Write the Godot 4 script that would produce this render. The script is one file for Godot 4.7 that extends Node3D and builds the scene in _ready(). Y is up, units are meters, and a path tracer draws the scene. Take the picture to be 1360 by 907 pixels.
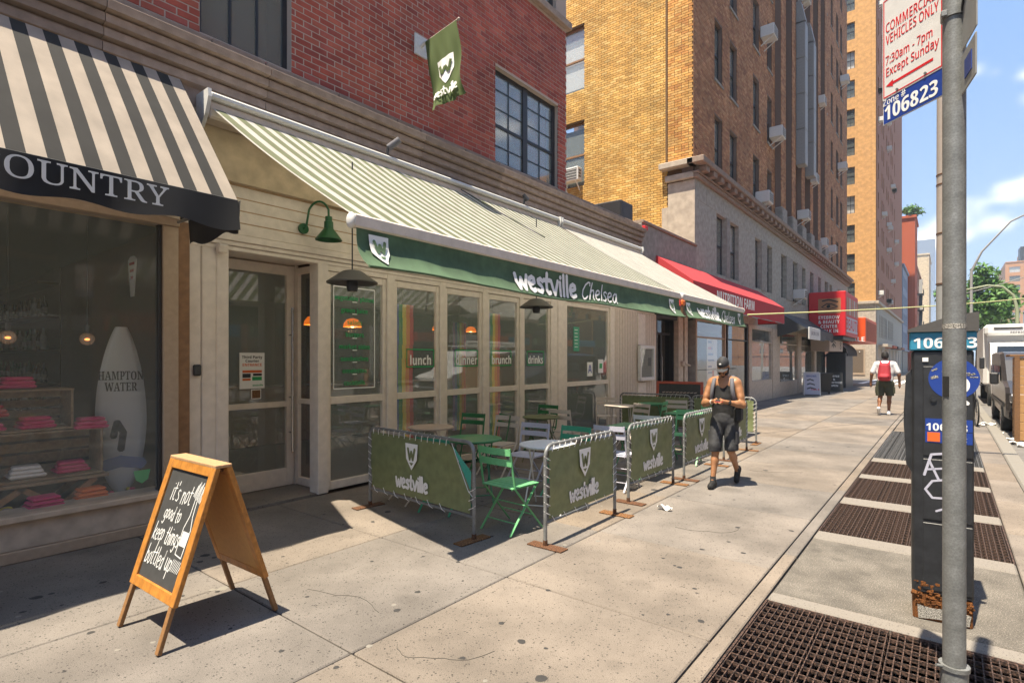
extends Node3D

# ------------------------------------------------------------------ mesh building
class MB:
	var v := PackedVector3Array()
	var n := PackedVector3Array()
	var uv := PackedVector2Array()
	var c := PackedColorArray()
	var col := Color.WHITE
	var xf := Transform3D.IDENTITY
	func p(a: Vector3, nn: Vector3, t := Vector2.ZERO) -> void:
		v.append(xf * a); n.append(nn); uv.append(t); c.append(col)
	func tri(a: Vector3, b: Vector3, d: Vector3) -> void:
		var nn := (xf.basis * (b - a)).cross(xf.basis * (d - a)).normalized()
		if xf.basis.determinant() < 0.0: nn = -nn
		p(a, nn); p(d, nn); p(b, nn)
	func tri_n(a: Vector3, b: Vector3, d: Vector3, na: Vector3, nb: Vector3, nd: Vector3) -> void:
		var q := xf.basis
		p(a, (q * na).normalized()); p(d, (q * nd).normalized()); p(b, (q * nb).normalized())
	func quad(a: Vector3, b: Vector3, d: Vector3, e: Vector3) -> void:
		tri(a, b, d); tri(a, d, e)
	func quad_n(a: Vector3, b: Vector3, d: Vector3, e: Vector3, na: Vector3, nb: Vector3, nd: Vector3, ne: Vector3) -> void:
		tri_n(a, b, d, na, nb, nd); tri_n(a, d, e, na, nd, ne)
	func quad_uv(a: Vector3, b: Vector3, d: Vector3, e: Vector3, r := Rect2(0, 0, 1, 1)) -> void:
		var nn := (xf.basis * (b - a)).cross(xf.basis * (d - a)).normalized()
		var t := [Vector2(r.position.x, r.end.y), Vector2(r.end.x, r.end.y), Vector2(r.end.x, r.position.y), r.position]
		p(a, nn, t[0]); p(d, nn, t[2]); p(b, nn, t[1]); p(a, nn, t[0]); p(e, nn, t[3]); p(d, nn, t[2])
	func box(o: Vector3, s: Vector3, q := Basis.IDENTITY) -> void:
		var x := q.x * s.x * 0.5
		var y := q.y * s.y * 0.5
		var z := q.z * s.z * 0.5
		quad(o + x - y + z, o + x - y - z, o + x + y - z, o + x + y + z)
		quad(o - x - y - z, o - x - y + z, o - x + y + z, o - x + y - z)
		quad(o - x + y + z, o + x + y + z, o + x + y - z, o - x + y - z)
		quad(o - x - y - z, o + x - y - z, o + x - y + z, o - x - y + z)
		quad(o - x - y + z, o + x - y + z, o + x + y + z, o - x + y + z)
		quad(o + x - y - z, o - x - y - z, o - x + y - z, o + x + y - z)
	func span(a: Vector3, b: Vector3, bev := 0.0) -> void:
		var lo := a.min(b)
		var hi := a.max(b)
		if bev > 0.0: rbox((lo + hi) * 0.5, hi - lo, bev)
		else: box((lo + hi) * 0.5, hi - lo)
	func rbox(o: Vector3, s: Vector3, bev: float, q := Basis.IDENTITY) -> void:
		var h := s * 0.5
		bev = minf(bev, minf(h.x, minf(h.y, h.z)) * 0.95)
		var keep := xf
		xf = xf * Transform3D(q, o)
		for a in 3:
			var b := (a + 1) % 3
			var d := (a + 2) % 3
			for sg: float in [-1.0, 1.0]:
				var f := []
				for k: Array in [[-1, -1], [1, -1], [1, 1], [-1, 1]]:
					var w := Vector3.ZERO
					w[a] = sg * h[a]; w[b] = k[0] * (h[b] - bev); w[d] = k[1] * (h[d] - bev)
					f.append(w)
				if sg > 0: quad(f[0], f[1], f[2], f[3])
				else: quad(f[3], f[2], f[1], f[0])
			for sb: float in [-1.0, 1.0]:
				for sd: float in [-1.0, 1.0]:
					var e := []
					for k: Array in [[0, -1], [0, 1], [1, 1], [1, -1]]:
						var w := Vector3.ZERO
						w[a] = k[1] * (h[a] - bev)
						w[b] = sb * (h[b] - (bev if k[0] == 1 else 0.0))
						w[d] = sd * (h[d] - (bev if k[0] == 0 else 0.0))
						e.append(w)
					if sb * sd > 0: quad(e[3], e[2], e[1], e[0])
					else: quad(e[0], e[1], e[2], e[3])
		for sx: float in [-1.0, 1.0]:
			for sy: float in [-1.0, 1.0]:
				for sz: float in [-1.0, 1.0]:
					var a := Vector3(sx * h.x, sy * (h.y - bev), sz * (h.z - bev))
					var b := Vector3(sx * (h.x - bev), sy * h.y, sz * (h.z - bev))
					var d := Vector3(sx * (h.x - bev), sy * (h.y - bev), sz * h.z)
					if sx * sy * sz > 0: tri(a, b, d)
					else: tri(a, d, b)
		xf = keep
	func bar(a: Vector3, b: Vector3, w: float, h: float, up := Vector3.UP, bev := 0.0) -> void:
		var z := (b - a).normalized()
		if absf(z.dot(up)) > 0.98: up = Vector3.RIGHT if absf(z.x) < 0.9 else Vector3.BACK
		var x := up.cross(z).normalized()
		var q := Basis(x, z.cross(x), z)
		if bev > 0.0: rbox((a + b) * 0.5, Vector3(w, h, a.distance_to(b)), bev, q)
		else: box((a + b) * 0.5, Vector3(w, h, a.distance_to(b)), q)
	func tube(pts: Array, r, sides := 8, caps := true, closed := false, flat := Vector2.ONE) -> void:
		var m := pts.size()
		var rings := []
		var dirs := []
		var up := Vector3.UP
		for i in m:
			var q: Vector3 = pts[(i + 1) % m] if closed or i < m - 1 else pts[i]
			var o: Vector3 = pts[(i - 1 + m) % m] if closed or i > 0 else pts[i]
			var d := (q - o).normalized()
			if i == 0 and absf(d.dot(up)) > 0.95: up = Vector3.RIGHT if absf(d.x) < 0.9 else Vector3.BACK
			var x := up.cross(d).normalized()
			if x.length() < 0.5: x = Vector3.RIGHT
			var y := d.cross(x)
			up = y
			var rr: float = r[i] if r is Array else r
			var ring := []
			var nor := []
			for k in sides:
				var a := TAU * k / sides
				var w := x * cos(a) + y * sin(a)
				nor.append(w)
				ring.append(pts[i] + (x * cos(a) * flat.x + y * sin(a) * flat.y) * rr)
			rings.append(ring); dirs.append(nor)
		for i in (m if closed else m - 1):
			var j := (i + 1) % m
			for k in sides:
				var l := (k + 1) % sides
				quad_n(rings[i][k], rings[i][l], rings[j][l], rings[j][k], dirs[i][k], dirs[i][l], dirs[j][l], dirs[j][k])
		if caps and not closed:
			for k in range(1, sides - 1):
				tri(rings[0][0], rings[0][k + 1], rings[0][k])
				tri(rings[m - 1][0], rings[m - 1][k], rings[m - 1][k + 1])
	func lathe(o: Vector3, prof: Array, sides := 20, q := Basis.IDENTITY) -> void:
		for i in prof.size() - 1:
			var a: Vector2 = prof[i]
			var b: Vector2 = prof[i + 1]
			if a.distance_to(b) < 1e-5: continue
			var t := (b - a).normalized()
			var nr := Vector2(t.y, -t.x)
			for k in sides:
				var a0 := TAU * k / sides
				var a1 := TAU * (k + 1) / sides
				var d0 := q * Vector3(cos(a0), 0, -sin(a0))
				var d1 := q * Vector3(cos(a1), 0, -sin(a1))
				var y := q.y
				var n0 := d0 * nr.x + y * nr.y
				var n1 := d1 * nr.x + y * nr.y
				if a.x < 1e-5: tri_n(o + y * a.y, o + d1 * b.x + y * b.y, o + d0 * b.x + y * b.y, n0, n1, n0) if false else tri_n(o + y * a.y, o + d1 * b.x + y * b.y, o + d0 * b.x + y * b.y, n0, n1, n0)
				elif b.x < 1e-5: tri_n(o + d0 * a.x + y * a.y, o + d1 * a.x + y * a.y, o + y * b.y, n0, n1, n0)
				else: quad_n(o + d0 * a.x + y * a.y, o + d1 * a.x + y * a.y, o + d1 * b.x + y * b.y, o + d0 * b.x + y * b.y, n0, n1, n1, n0)
	func prism(poly: PackedVector2Array, depth: float, t := Transform3D.IDENTITY) -> void:
		# polygon in the x-y plane of t, from z=0 to z=depth
		if Geometry2D.is_polygon_clockwise(poly): poly.reverse()
		var keep := xf
		xf = xf * t
		var ix := Geometry2D.triangulate_polygon(poly)
		for k in range(0, ix.size(), 3):
			var a := poly[ix[k]]; var b := poly[ix[k + 1]]; var d := poly[ix[k + 2]]
			if (b - a).cross(d - a) < 0.0:
				var s := b; b = d; d = s
			tri(Vector3(a.x, a.y, depth), Vector3(b.x, b.y, depth), Vector3(d.x, d.y, depth))
			tri(Vector3(a.x, a.y, 0), Vector3(d.x, d.y, 0), Vector3(b.x, b.y, 0))
		for k in poly.size():
			var a := poly[k]; var b := poly[(k + 1) % poly.size()]
			quad(Vector3(a.x, a.y, 0), Vector3(b.x, b.y, 0), Vector3(b.x, b.y, depth), Vector3(a.x, a.y, depth))
		xf = keep
	func ball(o: Vector3, r: Vector3, seg := 12, rings := 8) -> void:
		for i in rings:
			var t0 := PI * i / rings - PI / 2
			var t1 := PI * (i + 1) / rings - PI / 2
			for k in seg:
				var a0 := TAU * k / seg
				var a1 := TAU * (k + 1) / seg
				var d := []
				for w: Array in [[t0, a0], [t0, a1], [t1, a1], [t1, a0]]:
					d.append(Vector3(cos(w[0]) * cos(w[1]), sin(w[0]), -cos(w[0]) * sin(w[1])))
				if i > 0: tri_n(o + d[0] * r, o + d[1] * r, o + d[2] * r, d[0] / r, d[1] / r, d[2] / r)
				if i < rings - 1: tri_n(o + d[0] * r, o + d[2] * r, o + d[3] * r, d[0] / r, d[2] / r, d[3] / r)
	func grid(f: Callable, nu: int, nv: int, two := false) -> void:
		# f(u, v) -> Vector3; smooth normals; front towards d/du x d/dv
		var pts := []
		var nn := []
		for j in nv + 1:
			for i in nu + 1:
				pts.append(f.call(float(i) / nu, float(j) / nv))
		for j in nv + 1:
			for i in nu + 1:
				var a: Vector3 = pts[j * (nu + 1) + mini(i + 1, nu)] - pts[j * (nu + 1) + maxi(i - 1, 0)]
				var b: Vector3 = pts[mini(j + 1, nv) * (nu + 1) + i] - pts[maxi(j - 1, 0) * (nu + 1) + i]
				nn.append(a.cross(b).normalized())
		var q := xf.basis
		for j in nv:
			for i in nu:
				var k := [j * (nu + 1) + i, j * (nu + 1) + i + 1, (j + 1) * (nu + 1) + i + 1, (j + 1) * (nu + 1) + i]
				for w: int in [0, 2, 1, 0, 3, 2]:
					var s: int = k[w]
					p(pts[s], (q * nn[s]).normalized(), Vector2(float(s % (nu + 1)) / nu, float(s / (nu + 1)) / nv))
				if two:
					for w: int in [0, 1, 2, 0, 2, 3]:
						var s: int = k[w]
						p(pts[s] - nn[s] * 0.003, -(q * nn[s]).normalized(), Vector2(float(s % (nu + 1)) / nu, float(s / (nu + 1)) / nv))
	func stroke(pts: Array, w: float, z := 0.0) -> void:
		# a flat pen stroke in the x-y plane, facing +z, with round joints
		for i in pts.size() - 1:
			var a: Vector2 = pts[i]
			var b: Vector2 = pts[i + 1]
			var d := (b - a).normalized()
			var s := Vector2(-d.y, d.x) * w * 0.5
			a -= d * w * 0.2; b += d * w * 0.2
			quad(Vector3(a.x - s.x, a.y - s.y, z), Vector3(b.x - s.x, b.y - s.y, z), Vector3(b.x + s.x, b.y + s.y, z), Vector3(a.x + s.x, a.y + s.y, z))
		for i in pts.size():
			for k in 6:
				var a0 := TAU * k / 6
				var a1 := TAU * (k + 1) / 6
				var o := Vector3(pts[i].x, pts[i].y, z + 0.0004)
				tri(o, o + Vector3(cos(a0), sin(a0), 0) * w * 0.5, o + Vector3(cos(a1), sin(a1), 0) * w * 0.5)
	func mesh() -> ArrayMesh:
		var a := []
		a.resize(Mesh.ARRAY_MAX)
		a[Mesh.ARRAY_VERTEX] = v; a[Mesh.ARRAY_NORMAL] = n; a[Mesh.ARRAY_TEX_UV] = uv; a[Mesh.ARRAY_COLOR] = c
		var m := ArrayMesh.new()
		m.add_surface_from_arrays(Mesh.PRIMITIVE_TRIANGLES, a)
		return m

# ------------------------------------------------------------------ nodes, names, labels
var used := {}
var rng := RandomNumberGenerator.new()
var M := {}
var T := {}

func numbered(called: String, parent: Node) -> String:
	var key := str(parent.get_instance_id()) + called
	var k: int = used.get(key, 0)
	used[key] = k + 1
	return called if k == 0 else "%s_%03d" % [called, k]

func tag(o: Node, label := "", category := "", group := "", kind := "") -> Node:
	if label: o.set_meta("label", label)
	if category: o.set_meta("category", category)
	if group: o.set_meta("group", group)
	if kind: o.set_meta("kind", kind)
	return o

func thing(called: String, label: String, category: String, at := Vector3.ZERO, turn := 0.0, group := "") -> Node3D:
	var o := Node3D.new()
	o.name = numbered(called, self)
	add_child(o, true)
	o.position = at
	o.rotation.y = turn
	tag(o, label, category, group)
	return o

func put(called: String, mb, m: Material, parent: Node = self, at := Vector3.ZERO) -> MeshInstance3D:
	var o := MeshInstance3D.new()
	o.mesh = mb.mesh() if mb is MB else mb
	o.material_override = m
	o.name = numbered(called, parent)
	parent.add_child(o, true)
	o.position = at
	return o

func solid(called: String, mb, m: Material, label: String, category: String, group := "") -> MeshInstance3D:
	var o := put(called, mb, m)
	tag(o, label, category, group)
	return o

func node(called: String, parent: Node) -> Node3D:
	var o := Node3D.new()
	o.name = numbered(called, parent)
	parent.add_child(o, true)
	return o

func copy(src: Node3D, called: String, label: String, at: Vector3, turn: float, group := "") -> Node3D:
	var o: Node3D = src.duplicate()
	o.name = numbered(called, self)
	add_child(o, true)
	o.position = at
	o.rotation.y = turn
	tag(o, label, "", group)
	return o

func span_part(called: String, a: Vector3, b: Vector3, m: Material, parent: Node, bev := 0.004) -> MeshInstance3D:
	var b_ := MB.new()
	b_.span(a, b, bev)
	return put(called, b_, m, parent)

func fit(o: MeshInstance3D, w: float) -> void:
	# stretch lettering to a given width
	var a := o.mesh.get_aabb().size.x
	if a > 0.0: o.basis = o.basis.orthonormalized() * Basis.from_scale(Vector3(w / a, 1, 1))

func words(s: String, h: float, m: Material, parent: Node, t: Transform3D, font := "Droid Sans", bold := false, called := "lettering", squeeze := 1.0, depth := 0.002) -> MeshInstance3D:
	var f := SystemFont.new()
	f.font_names = PackedStringArray([font])
	if bold: f.font_weight = 700
	var tm := TextMesh.new()
	tm.text = s
	tm.font = f
	tm.font_size = 64
	tm.pixel_size = h / 46.0
	tm.depth = depth
	tm.curve_step = 1.0
	var o := put(called, tm, m, parent)
	o.transform = t * Transform3D(Basis.from_scale(Vector3(squeeze, 1, 1)), Vector3.ZERO)
	return o

# ------------------------------------------------------------------ textures and materials
func noise_tex(called: String, freq: float, oct: int, lo: float, hi: float, gain := 1.0, kind := FastNoiseLite.TYPE_SIMPLEX_SMOOTH, size := 512, sx := 1.0, bias := 0.0) -> void:
	var f := FastNoiseLite.new()
	f.noise_type = kind
	f.seed = called.hash() % 1000
	f.frequency = freq
	f.fractal_octaves = oct
	var im := f.get_seamless_image(size, size)
	im.convert(Image.FORMAT_L8)
	var d := im.get_data()
	for i in d.size():
		var x := clampf(((d[i] / 255.0) - 0.5 + bias) * gain + 0.5, 0.0, 1.0)
		d[i] = int(255.0 * lerpf(lo, hi, x))
	var out := Image.create_from_data(size, size, false, Image.FORMAT_L8, d)
	if sx != 1.0:
		pass
	out.convert(Image.FORMAT_RGB8)
	T[called] = ImageTexture.create_from_image(out)

func mat(called: String, r: float, g: float, b: float, rough := 0.8, tex := "", scale := 1.0, bump := 0.0, bumptex := "") -> StandardMaterial3D:
	var m := StandardMaterial3D.new()
	m.resource_name = called
	m.albedo_color = Color(r, g, b).linear_to_srgb()
	m.roughness = rough
	if tex or bump > 0.0:
		m.uv1_triplanar = true
		m.uv1_world_triplanar = true
		m.uv1_scale = Vector3.ONE * scale
	if tex: m.albedo_texture = T[tex]
	if bump > 0.0:
		m.heightmap_enabled = true
		m.heightmap_scale = bump
		m.heightmap_texture = T[bumptex if bumptex else tex]
	M[called] = m
	return m

func over(called: String, tex: String, scale: float) -> void:
	# a second, coarser or finer pattern laid over the first
	var m: StandardMaterial3D = M[called]
	m.detail_enabled = true
	m.detail_blend_mode = BaseMaterial3D.BLEND_MODE_MUL
	m.detail_albedo = T[tex]
	m.detail_uv_layer = BaseMaterial3D.DETAIL_UV_2
	m.uv2_triplanar = true
	m.uv2_world_triplanar = true
	m.uv2_scale = Vector3.ONE * scale

func glass(called: String, alpha: float, tint := Color(0.9, 0.95, 0.92)) -> void:
	var m := StandardMaterial3D.new()
	m.resource_name = called
	m.transparency = BaseMaterial3D.TRANSPARENCY_ALPHA
	m.albedo_color = Color(tint.r, tint.g, tint.b, alpha)
	m.roughness = 0.0
	m.metallic_specular = 0.5
	M[called] = m

func fabric(called: String, r: float, g: float, b: float, back: float, vertex := false) -> void:
	var m := mat(called, r, g, b, 0.85, "cloth", 6.0)
	m.rim_enabled = true
	m.rim = 0.3
	m.backlight_enabled = back > 0.0
	m.backlight = Color(back, back, back).linear_to_srgb()
	m.vertex_color_use_as_albedo = vertex

func ground_y(z: float) -> float:
	return -0.0075 * maxf(0.0, -z - 16.4)

# ------------------------------------------------------------------ camera, sky, sun
func setup_view() -> void:
	var cam := Camera3D.new()
	cam.name = "camera"
	add_child(cam)
	cam.position = Vector3(0, 1.65, 0)
	cam.rotation.y = deg_to_rad(38.25)
	cam.projection = Camera3D.PROJECTION_FRUSTUM
	cam.near = 0.05
	cam.far = 3000.0
	cam.size = 0.05 * 907.0 / 735.0
	cam.frustum_offset = Vector2(0, 0.05 * 22.5 / 735.0)
	cam.current = true
	var w := WorldEnvironment.new()
	w.name = "world"
	add_child(w)
	var e := Environment.new()
	w.environment = e
	e.background_mode = Environment.BG_SKY
	e.tonemap_mode = Environment.TONE_MAPPER_LINEAR
	e.tonemap_exposure = 3.45
	e.sdfgi_enabled = true
	e.ssao_enabled = true
	e.ssil_enabled = true
	e.fog_enabled = true
	e.fog_density = 0.0006
	e.fog_light_color = Color(0.75, 0.83, 0.92)
	var sky := Sky.new()
	var pm := PanoramaSkyMaterial.new()
	pm.panorama = sky_picture()
	sky.sky_material = pm
	e.sky = sky
	var sun := DirectionalLight3D.new()
	sun.name = "sun"
	add_child(sun)
	sun.light_energy = 1.12
	sun.light_color = Color(1.0, 0.945, 0.85)
	sun.light_angular_distance = 0.5
	sun.shadow_enabled = true
	var towards := Vector3(-0.035, 1.0, 0.355).normalized()
	sun.look_at_from_position(towards * 50.0, Vector3.ZERO, Vector3.RIGHT)

func sky_picture() -> ImageTexture:
	var wid := 1024
	var hei := 512
	var f := FastNoiseLite.new()
	f.noise_type = FastNoiseLite.TYPE_SIMPLEX_SMOOTH
	f.seed = 11
	f.frequency = 1.0
	f.fractal_octaves = 5
	f.fractal_gain = 0.52
	var big := FastNoiseLite.new()
	big.seed = 5
	big.frequency = 1.0
	big.fractal_octaves = 2
	var im := Image.create_empty(wid, hei, false, Image.FORMAT_RGBF)
	for y in hei:
		var el := PI * (0.5 - (y + 0.5) / hei)
		var up := sin(el)
		var g := clampf(up, 0.0, 1.0)
		var base := Vector3(0.082, 0.147, 0.280).lerp(Vector3(0.230, 0.290, 0.363), pow(1.0 - g, 3.4))
		if up < 0.0: base = Vector3(0.20, 0.19, 0.18).lerp(Vector3(0.25, 0.315, 0.395), clampf(1.0 + up * 12.0, 0, 1))
		for x in wid:
			var az := TAU * ((x + 0.5) / wid - 0.5)
			var c := base
			if up > 0.0:
				var d := Vector3(sin(az) * cos(el), up, -cos(az) * cos(el))
				var q := Vector3(d.x, d.y * 2.0, d.z) * 3.4
				var a := f.get_noise_3d(q.x, q.y, q.z)
				var b := big.get_noise_3d(d.x * 1.7, d.y * 2.0, d.z * 1.7)
				# more cloud low over the street's end, thin haze higher up
				var low := clampf(1.0 - absf(el - 0.13) / 0.20, 0.0, 1.0)
				var side := clampf(1.0 - absf(wrapf(az - 0.20, -PI, PI)) / 0.14, 0.0, 1.0)
				var t := a * 0.9 + b * 0.55 + low * 0.05 + side * low * 0.55 - 0.25
				var k := smoothstep(0.0, 0.16, t)
				var lit := lerpf(0.80, 1.05, smoothstep(0.02, 0.4, t + a * 0.3))
				c = c.lerp(Vector3(lit, lit, lit * 1.01) * 0.50, k * 0.92)
			im.set_pixel(x, y, Color(c.x, c.y, c.z))
	return ImageTexture.create_from_image(im)

# ------------------------------------------------------------------ materials
func stained_tex() -> void:
	# concrete: fine grit with dark pits, and broad weathering with drips and wear
	rng.seed = 101
	var f := FastNoiseLite.new()
	f.seed = 9
	f.frequency = 0.30
	f.fractal_octaves = 2
	var im := f.get_seamless_image(1024, 1024)
	im.convert(Image.FORMAT_L8)
	var d := im.get_data()
	for i in d.size(): d[i] = int(214 + (d[i] - 128) * 0.40)
	for k in 6000:
		var cx := rng.randi() % 1024
		var cy := rng.randi() % 1024
		var r := 1 if rng.randf() < 0.8 else rng.randi_range(2, 3)
		var dark := rng.randf_range(0.42, 0.85)
		for y in range(-r, r + 1):
			for x in range(-r, r + 1):
				if x * x + y * y <= r * r:
					var i := ((cy + y + 1024) % 1024) * 1024 + (cx + x + 1024) % 1024
					d[i] = int(d[i] * dark)
	var o := Image.create_from_data(1024, 1024, false, Image.FORMAT_L8, d)
	o.convert(Image.FORMAT_RGB8)
	T["pitted"] = ImageTexture.create_from_image(o)
	f.frequency = 0.006
	f.fractal_octaves = 7
	f.fractal_gain = 0.62
	im = f.get_seamless_image(1024, 1024)
	im.convert(Image.FORMAT_L8)
	d = im.get_data()
	for i in d.size(): d[i] = int(clampf(232.0 + (d[i] - 128) * 0.30, 110, 255))
	for k in 70:
		# soft darker patches and spills
		var cx := rng.randi() % 1024
		var cy := rng.randi() % 1024
		var r := rng.randi_range(6, 26)
		var dark := rng.randf_range(0.03, 0.10) * (1.0 if rng.randf() < 0.75 else -0.7)
		for y in range(-r, r + 1):
			for x in range(-r, r + 1):
				var q := 1.0 - sqrt(float(x * x + y * y)) / r
				if q > 0.0:
					var i := ((cy + y + 1024) % 1024) * 1024 + (cx + x + 1024) % 1024
					d[i] = int(clampf(d[i] * (1.0 - dark * smoothstep(0.0, 0.5, q)), 0, 255))
	o = Image.create_from_data(1024, 1024, false, Image.FORMAT_L8, d)
	o.convert(Image.FORMAT_RGB8)
	T["stain"] = ImageTexture.create_from_image(o)

func setup_materials() -> void:
	noise_tex("grain", 0.22, 3, 0.84, 1.0, 1.2)
	noise_tex("speck", 0.35, 2, 0.74, 1.0, 2.2, FastNoiseLite.TYPE_SIMPLEX_SMOOTH, 512, 1.0, 0.22)
	noise_tex("blotch", 0.012, 5, 0.86, 1.0, 1.3)
	noise_tex("soft", 0.02, 3, 0.93, 1.0, 1.2)
	noise_tex("cloth", 0.45, 2, 0.90, 1.0, 1.4)
	noise_tex("rusty", 0.03, 5, 0.35, 1.0, 2.4)
	noise_tex("cell", 0.08, 2, 0.6, 1.0, 1.5, FastNoiseLite.TYPE_CELLULAR)
	noise_tex("spangle", 0.06, 3, 0.80, 1.0, 1.3, FastNoiseLite.TYPE_CELLULAR)
	noise_tex("wave", 0.01, 2, 0.0, 1.0, 1.5)
	stained_tex()
	for k in 6:
		var t: float = [0.270, 0.293, 0.254, 0.280, 0.263, 0.288][k]
		var wm: float = [0.0, 0.012, -0.01, 0.006, 0.016, -0.006][k]
		mat("concrete%d" % k, t * 1.13 + wm, t * 0.975, t * 0.83 - wm, 0.9, "pitted", 0.55, 0.15, "grain")
		over("concrete%d" % k, "stain", 0.115)
	mat("concrete_apron", 0.29, 0.262, 0.225, 0.95, "cell", 3.0, 0.5, "speck")
	over("concrete_apron", "stain", 0.35)
	mat("cement_white", 0.31, 0.28, 0.245, 0.9, "pitted", 1.0, 0.3, "grain")
	mat("kerb_stone", 0.22, 0.205, 0.18, 0.9, "speck", 2.0, 0.2, "grain")
	mat("bed", 0.07, 0.065, 0.055, 0.95, "grain", 2.0)
	mat("asphalt", 0.19, 0.18, 0.17, 0.9, "speck", 2.5, 0.3, "grain")
	over("asphalt", "blotch", 0.3)
	mat("gum", 0.035, 0.033, 0.032, 0.85)
	mat("gum_pale", 0.20, 0.185, 0.16, 0.9)
	mat("grate_iron", 0.115, 0.066, 0.048, 0.75, "rusty", 3.0)
	mat("grate_grey", 0.20, 0.20, 0.205, 0.6, "rusty", 2.0)
	mat("pit", 0.07, 0.045, 0.034, 0.95, "rusty", 1.5)
	mat("cream", 0.90, 0.80, 0.695, 0.55, "soft", 0.7)
	over("cream", "grain", 1.5)
	mat("cream_dark", 0.62, 0.53, 0.44, 0.6, "soft", 0.8)
	mat("shop_bronze", 0.42, 0.32, 0.23, 0.45, "soft", 1.2)
	mat("shop_tan", 0.56, 0.465, 0.365, 0.5, "blotch", 0.8)
	mat("wood_brown", 0.28, 0.15, 0.07, 0.6, "blotch", 1.5)
	mat("soffit", 0.60, 0.48, 0.33, 0.85, "blotch", 0.6)
	for k in 3:
		var s: float = [1.0, 0.84, 1.12][k]
		mat("stone%d" % k, 0.40 * s, 0.305 * s, 0.24 * s, 0.9, "speck", 2.0, 0.3, "grain")
		over("stone%d" % k, "blotch", 0.9)
	mat("stone_rust", 0.50, 0.34, 0.20, 0.9, "blotch", 1.2, 0.25, "grain")
	for k in 6:
		var a: Array = [[0.60, 0.130, 0.082], [0.53, 0.112, 0.075], [0.64, 0.165, 0.105], [0.46, 0.10, 0.076], [0.60, 0.15, 0.11], [0.13, 0.06, 0.06]][k]
		mat("brick%d" % k, a[0], a[1], a[2], 0.9, "grain", 4.0, 0.15, "grain")
	mat("mortar", 0.56, 0.45, 0.37, 0.95, "grain", 3.0)
	mat("mortar_dark", 0.22, 0.16, 0.13, 0.95, "grain", 3.0)
	mat("mortar_yellow", 0.15, 0.085, 0.035, 0.95, "grain", 3.0)
	var vb := mat("brick_tinted", 1, 1, 1, 0.9, "grain", 4.0)
	vb.vertex_color_use_as_albedo = true
	var vc := mat("print", 1, 1, 1, 0.6)
	vc.vertex_color_use_as_albedo = true
	mat("grey_render", 0.34, 0.32, 0.285, 0.9, "blotch", 0.7, 0.1, "grain")
	over("grey_render", "soft", 0.25)
	mat("grey_render_b", 0.40, 0.385, 0.335, 0.9, "blotch", 0.7, 0.1, "grain")
	mat("limestone", 0.48, 0.41, 0.33, 0.9, "blotch", 0.5, 0.1, "grain")
	mat("steel_dark", 0.025, 0.026, 0.030, 0.5, "soft", 2.0)
	mat("window_dark", 0.02, 0.02, 0.022, 0.5)
	mat("blind", 0.55, 0.56, 0.56, 0.8, "soft", 2.0)
	mat("casing_grey", 0.11, 0.11, 0.105, 0.8)
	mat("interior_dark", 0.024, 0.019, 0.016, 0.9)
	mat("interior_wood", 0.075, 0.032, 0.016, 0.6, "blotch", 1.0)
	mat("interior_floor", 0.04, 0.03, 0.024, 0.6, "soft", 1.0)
	mat("interior_grey", 0.05, 0.05, 0.048, 0.8)
	mat("white_paint", 0.72, 0.71, 0.69, 0.5, "soft", 1.5)
	mat("white_metal", 0.66, 0.66, 0.64, 0.45, "soft", 2.0)
	mat("white_print", 0.80, 0.80, 0.78, 0.6)
	mat("black_print", 0.02, 0.02, 0.02, 0.6)
	mat("red_print", 0.55, 0.012, 0.02, 0.5)
	mat("blue_print", 0.012, 0.045, 0.26, 0.45)
	mat("teal_print", 0.03, 0.25, 0.40, 0.5, "soft", 4.0)
	mat("orange_print", 0.65, 0.13, 0.02, 0.5)
	mat("green_print", 0.01, 0.30, 0.09, 0.5)
	mat("banner_green", 0.225, 0.26, 0.115, 0.55, "cloth", 8.0)
	over("banner_green", "blotch", 1.2)
	mat("galvanised", 0.30, 0.31, 0.305, 0.42, "rusty", 4.0)
	M["galvanised"].albedo_texture = T["spangle"]
	over("galvanised", "stain", 1.2)
	M["galvanised"].metallic = 0.15
	mat("duct_metal", 0.30, 0.30, 0.29, 0.6, "soft", 1.0)
	mat("pole_tan", 0.40, 0.34, 0.295, 0.6, "soft", 1.0)
	mat("pole_grey", 0.32, 0.32, 0.31, 0.6, "soft", 1.0)
	mat("rust_plate", 0.20, 0.085, 0.035, 0.9, "rusty", 6.0, 0.15, "grain")
	mat("rust_plate_b", 0.33, 0.15, 0.05, 0.9, "rusty", 5.0, 0.15, "grain")
	mat("lamp_green", 0.010, 0.095, 0.028, 0.35)
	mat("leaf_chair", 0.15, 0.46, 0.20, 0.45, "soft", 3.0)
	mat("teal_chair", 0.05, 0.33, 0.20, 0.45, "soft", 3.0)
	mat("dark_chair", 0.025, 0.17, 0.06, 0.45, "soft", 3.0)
	mat("lavender_chair", 0.52, 0.52, 0.62, 0.45, "soft", 3.0)
	mat("beige_chair", 0.58, 0.51, 0.45, 0.45, "soft", 3.0)
	mat("white_chair", 0.74, 0.74, 0.73, 0.45, "soft", 3.0)
	mat("olive_top", 0.13, 0.15, 0.065, 0.5, "soft", 3.0)
	mat("pink_top", 0.52, 0.42, 0.36, 0.5, "soft", 3.0)
	mat("green_top", 0.05, 0.26, 0.11, 0.4, "soft", 3.0)
	mat("sand_wood", 0.60, 0.25, 0.045, 0.5, "blotch", 3.0)
	M["sand_wood"].uv1_scale = Vector3(9, 1.6, 9)
	mat("sand_wood_worn", 0.50, 0.30, 0.15, 0.7, "blotch", 6.0)
	mat("sand_leg", 0.28, 0.14, 0.05, 0.7, "blotch", 5.0)
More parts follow.
